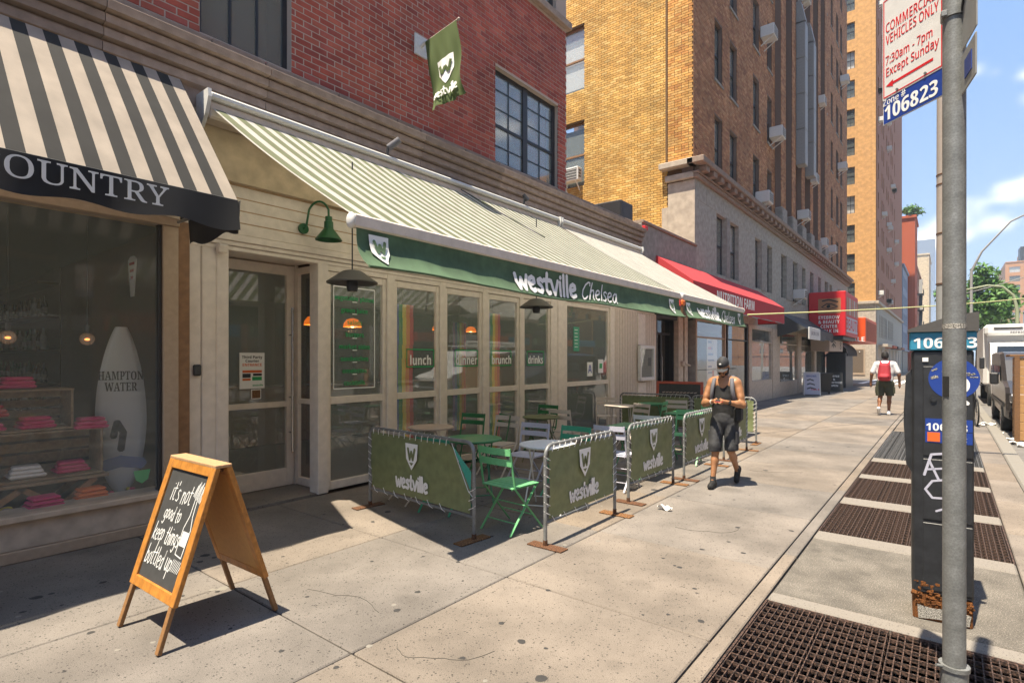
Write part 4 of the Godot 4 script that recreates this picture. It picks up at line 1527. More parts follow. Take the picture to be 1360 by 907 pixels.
func build_far_blocks() -> void:
	# the orange corner block across the side street
	var w := []
	w.append([1, 34.0 - 2.76, 0.0, range(1), 0.86, 7.95, 3.145, range(18), 1.9, "steel_dark"])
	w.append([1, 34.0 - 2.80, 0.0, range(1), 0.95, 5.0, 3.1, range(1), 1.4, "steel_dark"])
	for k in 8: w.append([0, 1.6 + 3.2 * k + (1.0 if k % 2 else 0.0), 0.0, range(1), 1.0, 8.6, 3.145, range(14), 1.75, "steel_dark"])
	w.append([0, 8.0, 1.5, range(6), 0.7, 4.3, 3.0, range(1), 2.3, "steel_dark"])
	var t := far_block("orange_corner_block", "orange brick corner tower beyond the side street, limestone base, rows of window units", Vector3(-40, -0.7, -112), Vector3(-6.0, 62, -70.03), "brick_orange", 7.6, "limestone", w)
	# street face of the tower in dark brick, laid on its wall
	var o := -t.position
	var b := MB.new(); b.xf.origin = o
	b.span(Vector3(-5.995, 61.9, -70.4), Vector3(-5.95, 7.9, -70.9))
	put("corner_strip", b, M["brick_far"], t)
	var hs := []
	for k in 8:
		for f in 17: hs.append(Rect2(1.6 + 3.2 * k + (1.0 if k % 2 else 0.0) - 0.6, 8.6 + 3.145 * f - 7.9, 1.0, 1.75))
	b = MB.new()
	b.xf.origin = o
	b.xf = b.xf * face(Vector3(-5.94, 7.9, -70.63), Vector3(0, 0, -1))
	wall_panels(b, 41.0, 54.0, hs, 0.05)
	put("street_cladding", b, M["brown_far"], t)
	b = MB.new(); b.xf.origin = o
	b.xf = b.xf * face(Vector3(-5.94, -0.7, -70.63), Vector3(0, 0, -1))
	hs = []
	for k in 11: hs.append(Rect2(2.6 + k * 1.75 + (1.2 if k > 5 else 0.0), 4.7, 0.85, 2.5))
	for k in 7: hs.append(Rect2(1.0 + k * 5.6, 0.4, 4.6, 3.0))
	wall_panels(b, 41.0, 8.0, hs, 0.05)
	put("street_base", b, M["grey_render_b"], t)
	b = MB.new(); b.xf.origin = o
	b.span(Vector3(-6.3, -0.6, -70.7), Vector3(-6.22, 7.3, -111.5))
	put("dark_rooms", b, M["window_dark"], t)
	for k in 4:
		b = MB.new(); b.xf.origin = o
		b.bar(Vector3(-5.5, 3.05, -72.0 - k * 8.0), Vector3(-5.5, 3.05, -77.5 - k * 8.0), 0.9, 0.30, Vector3.UP, 0.03)
		put("shop_canopy", b, M[["limestone", "brick_red_far", "steel_dark", "brown_far"][k]], t)
	b = MB.new(); b.xf.origin = o
	b.span(Vector3(-8.6, -0.1, -70.0), Vector3(-6.95, 2.75, -69.96), 0.01)
	put("shop_front", b, M["shop_bronze"], t)
	b = MB.new(); b.xf.origin = o
	b.quad(Vector3(-8.5, 0.1, -69.955), Vector3(-7.1, 0.1, -69.955), Vector3(-7.1, 2.6, -69.955), Vector3(-8.5, 2.6, -69.955))
	put("shop_pane", b, M["pane_dark"], t)
	for k in 3:
		b = MB.new(); b.xf.origin = o
		b.ball(Vector3(-8.3 + k * 0.42, 2.35, -69.9), Vector3(0.05, 0.05, 0.05), 8, 6)
		put("globe", b, M["white_print"], t)
	# window units of that tower
	rng.seed = 5
	for k in 26:
		var f := rng.randi_range(0, 10)
		var c := rng.randi_range(0, 7)
		var z := -70.63 - (1.6 + 3.2 * c + (1.0 if c % 2 else 0.0) - 0.1)
		aircon("white window unit on the far tower's dark face, %s column, %s storey" % [ORD[c], ORD[f]], Vector3(-5.93, 8.55 + 3.145 * f, z), PI / 2, 0.6, 0.45, 0.5)
	# next blocks up the avenue
	var rt := far_block("red_side_block", "orange red brick block with a planted roof beyond the dark tower", Vector3(-26, -1.2, -138), Vector3(-4.8, 28.0, -128.0), "brick_red_far", 3.0, "brick_red_far", [[1, 16.9, 0.0, range(1), 1.3, 5.0, 3.3, range(9), 2.0, "white_paint"], [0, 2.0, 4.0, range(2), 1.2, 5.0, 3.3, range(7), 1.9, "steel_dark"]], "brick_red_far")
	var sh := thing("roof_shrub", "green shrub growing on the roof of the red brick block", "shrub", Vector3(-5.2, 28.5, -129.5))
	leaves(sh, "foliage", Vector3(0, 1.3, 0), Vector3(2.2, 1.8, 1.8), 500, 0.5, 9)
	var st := MB.new()
	st.tube([Vector3(0, 0, 0), Vector3(0.1, 1.2, 0)], 0.08, 6)
	put("stem", st, M["bark"], sh)
	far_block("blue_grey_infill", "narrow blue grey block between the dark tower and the red block", Vector3(-26, -1.0, -127.5), Vector3(-5.9, 17.0, -113.0), "blue_grey", 3.0, "grey_render", [[0, 2.0, 3.0, range(4), 1.4, 4.2, 3.2, range(4), 2.0, "white_paint"]], "blue_grey")
	var br := far_block("brown_walkup", "brown brick walk-up with iron fire escapes beside the beige tower", Vector3(-26, -1.6, -176), Vector3(-5.2, 20.5, -140.0), "brown_far", 3.0, "brown_far", [[0, 2.0, 4.0, range(8), 1.3, 4.5, 3.4, range(6), 2.0, "steel_dark"]], "brown_far")
	for f in 4:
		var fe := MB.new(); fe.xf.origin = -br.position
		var y := 5.0 + 3.4 * f
		fe.span(Vector3(-5.2, y, -144), Vector3(-4.0, y + 0.08, -148.5))
		for k in 10: fe.span(Vector3(-4.06, y, -144 - k * 0.5), Vector3(-4.0, y + 1.0, -144.05 - k * 0.5))
		fe.span(Vector3(-4.06, y + 1.0, -144), Vector3(-4.0, y + 1.06, -148.5))
		fe.bar(Vector3(-4.5, y + 0.05, -144.5), Vector3(-4.5, y + 3.4, -147.5), 0.6, 0.08)
		put("fire_escape", fe, M["steel_dark"], br)
	far_block("beige_tower", "plain beige tower at the end of the row with a sunlit side", Vector3(-30, -2.4, -262), Vector3(-5.0, 37.0, -236.0), "beige_far", 3.0, "beige_far", [[0, 2.0, 4.0, range(5), 1.6, 4.5, 3.4, range(9), 2.0, "steel_dark"]], "beige_far")
	far_block("hazy_skyscraper", "pale hazy skyscraper far off over the rooftops", Vector3(-55, -5, -1560), Vector3(-22, 262, -1520.0), "blue_grey", 3.0, "blue_grey", [[1, 3.0, 6.0, range(4), 3.0, 60.0, 20.0, range(9), 12.0, "blue_grey"]], "blue_grey")
	# right of the street's end
	var big := far_block("tan_stepped_block", "huge tan brick loft block with stepped roofline at the end of the street", Vector3(22, -3, -430), Vector3(95, 48.0, -360.0), "tan_far", 3.0, "tan_far", [[1, 1.5, 5.4, range(8), 3.9, 8.0, 4.4, range(9), 2.7, "grey_render"]], "tan_far")
	var s2 := MB.new(); s2.xf.origin = -big.position
	s2.span(Vector3(31, 48.5, -425), Vector3(95, 59, -363), 0.1)
	s2.span(Vector3(36, 59, -425), Vector3(95, 67, -366), 0.1)
	s2.span(Vector3(44, 67, -425), Vector3(95, 70, -370), 0.1)
	put("stepped_storeys", s2, M["tan_far"], big)
	for f in 3:
		for k in 8:
			var wn := MB.new(); wn.xf.origin = -big.position
			wn.span(Vector3(33.0 + 5.4 * k + (4.0 if f == 2 else 0.0), 50.2 + f * 4.9 + (1.0 if f == 2 else 0.0), -362.9 - (3.0 if f == 2 else 0.0)), Vector3(36.6 + 5.4 * k + (4.0 if f == 2 else 0.0), 52.9 + f * 4.9 + (1.0 if f == 2 else 0.0), -363.1 - (3.0 if f == 2 else 0.0)))
			put("window", wn, M["interior_grey"], big)
	s2 = MB.new(); s2.xf.origin = -big.position
	s2.span(Vector3(27.5, 48.5, -372), Vector3(38, 55.5, -361), 0.1)
	put("dark_bulkhead", s2, M["steel_dark"], big)
	s2 = MB.new(); s2.xf.origin = -big.position
	s2.tube([Vector3(31.5, 55, -366), Vector3(31.5, 76, -366)], 0.55, 8)
	put("mast", s2, M["interior_grey"], big)
	far_block("white_loft", "white fronted loft building with wide windows before the tan block", Vector3(26, -3, -330), Vector3(46, 22.0, -300.0), "white_far", 3.0, "white_far", [[1, 4.2, 4.9, range(3), 3.6, 5.0, 4.0, range(4), 2.7, "interior_grey"]], "white_far")
	far_block("low_brown_row", "low brown buildings beside the white loft", Vector3(20, -3, -300), Vector3(60, 11.0, -270.0), "brown_far", 3.0, "brown_far", [[1, 2.0, 4.0, range(9), 2.0, 4.0, 3.5, range(2), 2.0, "white_paint"]], "tan_far")
	# the far side of the avenue: seen in the windows' reflections
	var mats := ["brick_far", "brick_red_far", "tan_far", "brown_far", "brick_orange"]
	var x := 24.0
	var z := 34.0
	var names := ["orange brick building across the avenue, nearest of its row", "beige building across the avenue beside the orange one", "red brick building across the avenue, fifth from the corner", "tan brick building across the avenue with a tall parapet", "white fronted building across the avenue"]
	for k in 5:
		var d: float = [22.0, 16.0, 20.0, 24.0, 18.0][k]
		var hh: float = [19.0, 13.0, 24.0, 15.0, 21.0][k]
		var tt := thing("opposite_building", names[k], "building", Vector3(x, 0, z))
		var bb := MB.new()
		var hl := []
		for f in int((hh - 5.0) / 3.3):
			for c in int(d / 3.0): hl.append(Rect2(1.0 + 3.0 * c, 5.0 + 3.3 * f, 1.3, 1.9))
		bb.xf = face(Vector3(-3.0, 0, -d + 0.1), Vector3(0, 0, 1))
		wall_panels(bb, d - 0.1, hh, hl, 0.4)
		put("wall", bb, M[mats[k]], tt)
		bb = MB.new()
		bb.span(Vector3(-2.58, 0, -d + 0.2), Vector3(-2.5, hh, 0))
		put("dark_rooms", bb, M["interior_grey"], tt)
		for c in int(d / 4.0):
			bb = MB.new()
			bb.span(Vector3(-3.08, 0.1, -0.3 - 4.0 * c), Vector3(-2.98, 6.2, -3.9 - 4.0 * c), 0.03)
			put("shop_front", bb, M[["window_dark", "plank_dark", "meter_grey", "brown_far"][(c + k) % 4]], tt)
			bb = MB.new()
			bb.span(Vector3(-3.6 if c % 2 else -3.12, 3.0, -0.4 - 4.0 * c), Vector3(-3.09, 3.7, -3.8 - 4.0 * c), 0.03)
			put("shop_sign", bb, M[["awning_red", "teal_print", "white_paint", "valance_green", "orange_print"][(c * 2 + k) % 5]], tt)
		bb = MB.new()
		bb.span(Vector3(-3.1, hh, -d + 0.1), Vector3(10.0, hh + 0.4, 0.0), 0.03)
		bb.span(Vector3(-2.4, 0, -d + 0.1), Vector3(10.0, hh, -d + 0.4))
		bb.span(Vector3(-2.4, 0, -0.3), Vector3(10.0, hh, 0.0))
		put("side_walls", bb, M[mats[k]], tt)
		z -= d + 0.3

# ------------------------------------------------------------------ hand lettering from pen strokes
const GLYPH := {
	"w": [0.66, [[0, .62], [.05, .3], [.14, 0], [.22, .2], [.30, .48], [.36, .2], [.43, 0], [.52, .3], [.60, .64]]],
	"e": [0.50, [[.08, .30], [.24, .34], [.38, .42], [.36, .57], [.24, .63], [.10, .54], [.05, .32], [.10, .10], [.22, .0], [.40, .08]]],
	"s": [0.44, [[.36, .54], [.24, .62], [.10, .54], [.12, .42], [.28, .30], [.34, .16], [.24, .02], [.04, .06]]],
	"t": [0.42, [[.18, .92], [.15, .5], [.14, .14], [.22, 0], [.34, .05]], [[0, .60], [.36, .63]]],
	"v": [0.50, [[0, .62], [.10, .28], [.19, 0], [.30, .26], [.42, .66]]],
	"i": [0.22, [[.07, .62], [.08, .3], [.08, 0]], [[.08, .86], [.10, .87]]],
	"l": [0.22, [[.06, 1.0], [.08, .5], [.08, 0]]],
	"C": [0.66, [[.60, .82], [.56, .98], [.42, 1.0], [.22, .82], [.08, .5], [.06, .2], [.18, -.02], [.36, .02], [.52, .18]]],
	"h": [0.46, [[.10, 1.0], [.06, .5], [.02, 0]], [[.05, .36], [.16, .56], [.30, .58], [.34, .40], [.32, .12], [.38, 0]]],
	"a": [0.50, [[.36, .54], [.22, .62], [.08, .46], [.04, .18], [.14, 0], [.28, .1], [.38, .6], [.38, .14], [.46, 0]]],
	"n": [0.48, [[.04, .60], [.04, 0]], [[.05, .38], [.16, .58], [.30, .58], [.34, .38], [.34, 0]]],
	"o": [0.48, [[.20, .62], [.06, .46], [.05, .18], [.18, 0], [.34, .12], [.38, .40], [.30, .60], [.20, .62]]],
	"g": [0.48, [[.36, .54], [.20, .62], [.06, .44], [.06, .16], [.20, .04], [.36, .2], [.38, .6], [.36, -.2], [.22, -.36], [.06, -.26]]],
	"d": [0.48, [[.36, .5], [.20, .60], [.06, .42], [.05, .16], [.18, 0], [.34, .14], [.38, 1.0], [.38, 0]]],
	"k": [0.46, [[.06, 1.0], [.05, 0]], [[.36, .62], [.08, .28], [.38, 0]]],
	"p": [0.48, [[.05, .60], [.05, -.36]], [[.05, .42], [.18, .60], [.34, .52], [.38, .26], [.26, .02], [.08, .10]]],
	"b": [0.48, [[.05, 1.0], [.05, 0]], [[.05, .40], [.20, .60], [.36, .44], [.36, .16], [.22, 0], [.06, .1]]],
	"u": [0.48, [[.05, .62], [.06, .16], [.18, 0], [.32, .14], [.36, .62], [.36, 0]]],
	"r": [0.36, [[.05, .60], [.05, 0]], [[.05, .36], [.16, .56], [.30, .56]]],
	"c": [0.44, [[.34, .52], [.20, .62], [.06, .44], [.06, .16], [.18, 0], [.34, .08]]],
	"L": [0.42, [[.06, .9], [.06, .02], [.34, 0]]],
	"y": [0.46, [[.04, .62], [.18, .06]], [[.38, .62], [.10, -.34]]],
	"'": [0.16, [[.08, 1.0], [.06, .8]]],
	" ": [0.34],
}

func script_width(s: String, size: float) -> float:
	var w := 0.0
	for ch in s: w += float(GLYPH[ch][0]) * size
	return w

func script(b: MB, s: String, at: Vector2, size: float, pen: float, slant := 0.0, z := 0.0, squeeze := 1.0, wob := 0.0) -> void:
	var x := at.x
	for ch in s:
		var gl: Array = GLYPH[ch]
		for k in range(1, gl.size()):
			var pts := []
			for q: Array in gl[k]:
				var v := Vector2(q[0], q[1]) * size
				pts.append(Vector2(x + (v.x + v.y * slant) * squeeze, at.y + v.y + sin(x * 37.0) * wob))
			b.stroke(pts, pen, z)
		x += float(gl[0]) * size * squeeze

func shield(parent: Node, fr: Transform3D, w: float, m_back: String, z := 0.004) -> void:
	var b := MB.new()
	b.prism(PackedVector2Array([Vector2(-.5, .62) * w, Vector2(-.43, -.15) * w, Vector2(0, -.68) * w, Vector2(.43, -.15) * w, Vector2(.5, .62) * w]), z, fr)
	put("shield", b, M["white_print"], parent)
	b = MB.new()
	b.xf = fr
	b.stroke([Vector2(-.27, .36) * w, Vector2(-.13, -.16) * w, Vector2(.0, .22) * w, Vector2(.12, -.16) * w, Vector2(.27, .36) * w], .155 * w, z + 0.002)
	b.prism(PackedVector2Array([Vector2(-.16, -.32) * w, Vector2(.16, -.32) * w, Vector2(0, -.47) * w]), 0.002, Transform3D(Basis.IDENTITY, Vector3(0, 0, z)))
	put("monogram", b, M[m_back], parent)

# ------------------------------------------------------------------ awnings
func striped(called: String, parent: Node, a: Vector3, bdir: Vector3, run: Vector3, stripes: Array, m: String, sag := 0.0) -> void:
	# cloth from the line a..a+bdir down along run; stripes = [width, colour] repeated
	var b := MB.new()
	var L := bdir.length()
	var e := bdir / L
	var x := 0.0
	var k := 0
	var nn := bdir.cross(run).normalized()
	if nn.y < 0: nn = -nn
	while x < L - 1e-4:
		var s: Array = stripes[k % stripes.size()]
		var x1 := minf(x + s[0], L)
		b.col = s[1]
		for j in 8:
			var t0 := j / 8.0
			var t1 := (j + 1) / 8.0
			var d0 := -nn * sag * sin(PI * t0)
			var d1 := -nn * sag * sin(PI * t1)
			var w0 := nn * 0.010 * sin(x * 2.3) * sin(PI * t0)
			var w1 := nn * 0.010 * sin(x * 2.3) * sin(PI * t1)
			var v0 := nn * 0.010 * sin(x1 * 2.3) * sin(PI * t0)
			var v1 := nn * 0.010 * sin(x1 * 2.3) * sin(PI * t1)
			b.quad(a + e * x1 + run * t0 + d0 + v0, a + e * x + run * t0 + d0 + w0, a + e * x + run * t1 + d1 + w1, a + e * x1 + run * t1 + d1 + v1)
		x = x1
		k += 1
	put(called, b, M[m], parent)

func build_awnings() -> void:
	# black and cream awning of the left shop
	var t := thing("striped_awning", "black and cream wide striped fixed awning with a black scalloped valance over the left shop", "awning", Vector3(-5.9, 2.7, 3.0))
	var o := -t.position
	var z0 := -2.22
	var z1 := 6.0
	var p := node("canopy", t)
	p.position = o
	striped("cloth", p, Vector3(-5.86, 4.36, z0), Vector3(0, 0, z1 - z0), Vector3(1.17, -1.38, 0), [[0.108, Color(0.74, 0.64, 0.54)], [0.100, Color(0.055, 0.055, 0.058)]], "awning_cloth")
	var b := MB.new()
	b.tri(Vector3(-5.86, 4.36, z0 - 0.004), Vector3(-4.69, 2.97, z0 - 0.004), Vector3(-5.86, 2.97, z0 - 0.004))
	put("side_cloth", b, M["awning_black"], p)
	b = MB.new()
	b.tube([Vector3(-4.70, 2.965, z0), Vector3(-4.70, 2.965, z1)], 0.018, 8)
	b.tube([Vector3(-5.84, 2.965, z0 + 0.02), Vector3(-4.70, 2.965, z0 + 0.02)], 0.016, 8)
	put("frame_tube", b, M["galvanised"], t, o)
	b = MB.new()
	b.grid(func(u: float, v: float):
		var z := lerpf(z1, z0, u)
		var wav := 0.5 + 0.5 * cos(u * (z1 - z0) * TAU / 0.62)
		var y := 2.975 - v * (0.235 + 0.04 * wav)
		return Vector3(-4.68 + 0.018 * sin(z * 7.0) * v + 0.03 * v + 0.02 * v * sin(z * 2.3 + 1.0), y, z), 220, 8)
	put("valance", b, M["awning_black"], t, o)
	b = MB.new()
	b.grid(func(u: float, v: float):
		var x := lerpf(-4.66, -5.7, u)
		return Vector3(x, 2.972 - v * (0.25 + 0.03 * cos(u * 10.0)), z0 - 0.012 + 0.02 * v * sin(x * 9.0)), 24, 4)
	put("valance_side", b, M["awning_black"], t, o)
	b = MB.new()
	var fr := Transform3D(face(Vector3.ZERO, Vector3(0, 0, -1)).basis, Vector3(-4.635, 2.79, 0))
	var cw := words("COUNTRY", 0.145, M["chalk"], t, Transform3D(fr.basis, Vector3(-4.632, 2.862, -1.135) + o), "Droid Serif", false, "lettering", 1.2, 0.003)
	fit(cw, 1.07)
	# the green and white roller awnings
	green_awning("roller_awning", "long green and white striped roller awning with its green lettered valance, nearer of the pair", -2.42, -8.62, true)
	green_awning("roller_awning", "shorter pale striped roller awning beyond the orange clip, farther of the pair", -8.72, -12.15, false)
	# orange clip and strap hanging between the two
	var c := thing("orange_tie", "orange strap tied between the two green awnings", "strap", Vector3(-3.34, 2.3, -8.67))
	b = MB.new()
	b.rbox(Vector3(0, 0.24, 0), Vector3(0.05, 0.09, 0.13), 0.02)
	put("knot", b, M["orange_print"], c)
	b = MB.new()
	b.rbox(Vector3(0, 0.10, 0.0), Vector3(0.02, 0.2, 0.10), 0.008)
	put("strap", b, M["plank_dark"], c)
	# red awning over the food shop
	red_awning()
	# small grey awning with its white sign, then the dark one
	var ga := thing("grey_awning", "sagging dark grey awning with a white lettered sign board beyond the red awning", "awning", Vector3(-5.9, 2.7, -29.0))
	o = -ga.position
	b = MB.new()
	b.grid(func(u: float, v: float):
		return Vector3(lerpf(-5.9, -4.75, v), 3.72 - 0.78 * v - 0.10 * sin(PI * v) * (1.0 + 0.5 * sin(u * 17.0)), lerpf(-26.4, -33.4, u)), 24, 8)
	put("canopy", b, M["awning_grey"], ga, o)
	b = MB.new()
	b.grid(func(u: float, v: float): return Vector3(-4.74 + 0.03 * v * sin(u * 25.0), 2.94 - 0.42 * v - 0.04 * v * sin(u * 15.0), lerpf(-26.4, -33.4, u)), 30, 4)
	put("valance", b, M["awning_grey"], ga, o)
	b = MB.new()
	b.tri(Vector3(-5.9, 3.72, -26.39), Vector3(-4.75, 2.94, -26.39), Vector3(-5.9, 2.6, -26.39))
	put("side_cloth", b, M["awning_grey"], ga, o)
	var sb := thing("sign_board", "flat white shop sign board hung on the grey awning", "sign", Vector3(-4.69, 2.50, -26.45))
	b = MB.new()
	b.rbox(Vector3(0.02, 0.24, -1.3), Vector3(0.05, 0.52, 2.6), 0.01)
	put("board", b, M["white_metal"], sb)
	words("SALON & SPA", 0.17, M["cloth_grey"], sb, Transform3D(face(Vector3.ZERO, Vector3(0, 0, -1)).basis, Vector3(0.047, 0.25, -1.3)), "Droid Sans", false, "lettering", 1.3)
	# red box sign with the picture of an eye
	var rs := thing("red_box_sign", "big red box sign with a picture of an eye on its end", "sign", Vector3(-5.9, 3.4, -33.4))
	b = MB.new()
	b.span(Vector3(0, -0.55, 0), Vector3(1.72, 1.78, -5.0), 0.02)
	put("cabinet", b, M["red_print"], rs)
	b = MB.new()
	b.span(Vector3(0.05, -0.75, -0.1), Vector3(1.6, -0.56, -4.9), 0.03)
	put("underside", b, M["steel_dark"], rs)
	b = MB.new()
	b.quad(Vector3(0.45, 0.62, 0.006), Vector3(1.5, 0.62, 0.006), Vector3(1.5, 1.42, 0.006), Vector3(0.45, 1.42, 0.006))
	put("picture", b, M["skin_tan"], rs)
	b = MB.new()
	b.stroke([Vector2(0.62, 0.98), Vector2(0.85, 1.14), Vector2(1.08, 1.12), Vector2(1.36, 0.98)], 0.05, 0.010)
	b.stroke([Vector2(0.66, 1.30), Vector2(0.95, 1.36), Vector2(1.36, 1.22)], 0.07, 0.010)
	b.stroke([Vector2(0.92, 0.99), Vector2(0.95, 1.02)], 0.16, 0.010)
	b.stroke([Vector2(0.66, 0.95), Vector2(0.95, 0.86), Vector2(1.34, 0.96)], 0.03, 0.010)
	put("eye", b, M["black_print"], rs)
	for k in 4:
		words(["EYEBROW", "& BEAUTY", "CENTER", "WALK IN"][k], 0.17, M["white_print"], rs, Transform3D(Basis.IDENTITY, Vector3(0.95, 0.42 - 0.24 * k, 0.008)), "Droid Sans", true, "lettering", 0.9)
	b = MB.new()
	b.quad(Vector3(1.727, -0.35, -0.3), Vector3(1.727, -0.35, -4.7), Vector3(1.727, 0.45, -4.7), Vector3(1.727, 0.45, -0.3))
	put("white_panel", b, M["lavender_chair"], rs)
	words("BEAUTY", 0.6, M["red_print"], rs, Transform3D(face(Vector3.ZERO, Vector3(0, 0, -1)).basis, Vector3(1.73, 0.05, -2.5)), "Droid Sans", true, "lettering", 1.6)
	for k in 5:
		b = MB.new()
		b.quad(Vector3(1.727, 0.6, -0.4 - k * 0.9), Vector3(1.727, 0.6, -1.05 - k * 0.9), Vector3(1.727, 1.5, -1.05 - k * 0.9), Vector3(1.727, 1.5, -0.4 - k * 0.9))
		put("photo_panel", b, M["skin_tan" if k % 2 == 0 else "pink_top"], rs)
	# eye poster fascia and orange box beyond
	var ep := thing("fascia_sign", "salmon shop fascia with a dark eye and the figure 8 under the red box sign", "sign", Vector3(-5.55, 2.05, -33.6))
	b = MB.new()
	b.span(Vector3(-0.3, 0, 0), Vector3(0.6, 0.62, -0.08), 0.01)
	b.span(Vector3(-0.3, 0, -0.08), Vector3(0.62, 0.62, -4.6), 0.01)
	put("board", b, M["pink_top"], ep)
	b = MB.new()
	b.xf = Transform3D(face(Vector3.ZERO, Vector3(0, 0, -1)).basis, Vector3(0.626, 0, 0))
	b.stroke([Vector2(0.6, 0.26), Vector2(1.2, 0.42), Vector2(1.9, 0.26)], 0.10)
	b.stroke([Vector2(0.5, 0.50), Vector2(1.3, 0.56), Vector2(2.0, 0.44)], 0.06)
	b.stroke([Vector2(1.2, 0.28), Vector2(1.25, 0.28)], 0.22)
	put("eye", b, M["black_print"], ep)
	words("8", 0.42, M["black_print"], ep, Transform3D(face(Vector3.ZERO, Vector3(0, 0, -1)).basis, Vector3(0.63, 0.33, -3.7)), "Droid Sans", false, "lettering", 2.0)
	var ob := thing("orange_box_sign", "bright orange projecting shop sign above the black awning", "sign", Vector3(-5.9, 3.0, -42.0))
	b = MB.new()
	b.span(Vector3(0, -0.3, 0), Vector3(1.75, 1.30, -7.0), 0.03)
	put("cabinet", b, M["orange_sign"], ob)
	words("SALE", 0.3, M["white_print"], ob, Transform3D(Basis.IDENTITY, Vector3(1.25, -0.12, 0.01)), "Droid Sans", true)
	b = MB.new()
	b.quad(Vector3(1.757, -0.2, -0.3), Vector3(1.757, -0.2, -6.7), Vector3(1.757, 1.1, -6.7), Vector3(1.757, 1.1, -0.3))
	put("side_panel", b, M["brick_red_far"], ob)
	var bk := thing("black_awning", "black quarter-round awning under the orange sign", "awning", Vector3(-5.9, 1.9, -39.6))
	b = MB.new()
	b.grid(func(u: float, v: float): return Vector3(1.05 * sin(v * PI * 0.5), 0.85 * cos(v * PI * 0.5), lerpf(0, -4.6, u)), 8, 10)
	b.span(Vector3(0, -0.1, 0.0), Vector3(1.05, 0.0, -4.6), 0.01)
	b.prism(PackedVector2Array([Vector2(0, 0), Vector2(1.05, 0), Vector2(0.97, 0.33), Vector2(0.74, 0.6), Vector2(0.40, 0.79), Vector2(0, 0.85)]), 0.02, Transform3D(Basis.IDENTITY, Vector3(0, 0, 0)))
	put("canopy", b, M["awning_black"], bk)
	var br := thing("black_kiosk", "tall black shop screen standing under the black awning", "screen", Vector3(-5.55, -0.22, -39.2))
	b = MB.new()
	b.span(Vector3(-0.4, 0, 0), Vector3(0.65, 2.2, -0.12), 0.01)
	b.span(Vector3(0.55, 0, -0.12), Vector3(0.65, 2.2, -3.2), 0.01)
	put("panel", b, M["steel_dark"], br)
	b = MB.new()
	for k in 3: b.span(Vector3(-0.05 + 0.2 * k, 0.3, 0.0), Vector3(-0.03 + 0.2 * k, 2.0, 0.012))
	put("rib", b, M["meter_grey"], br)

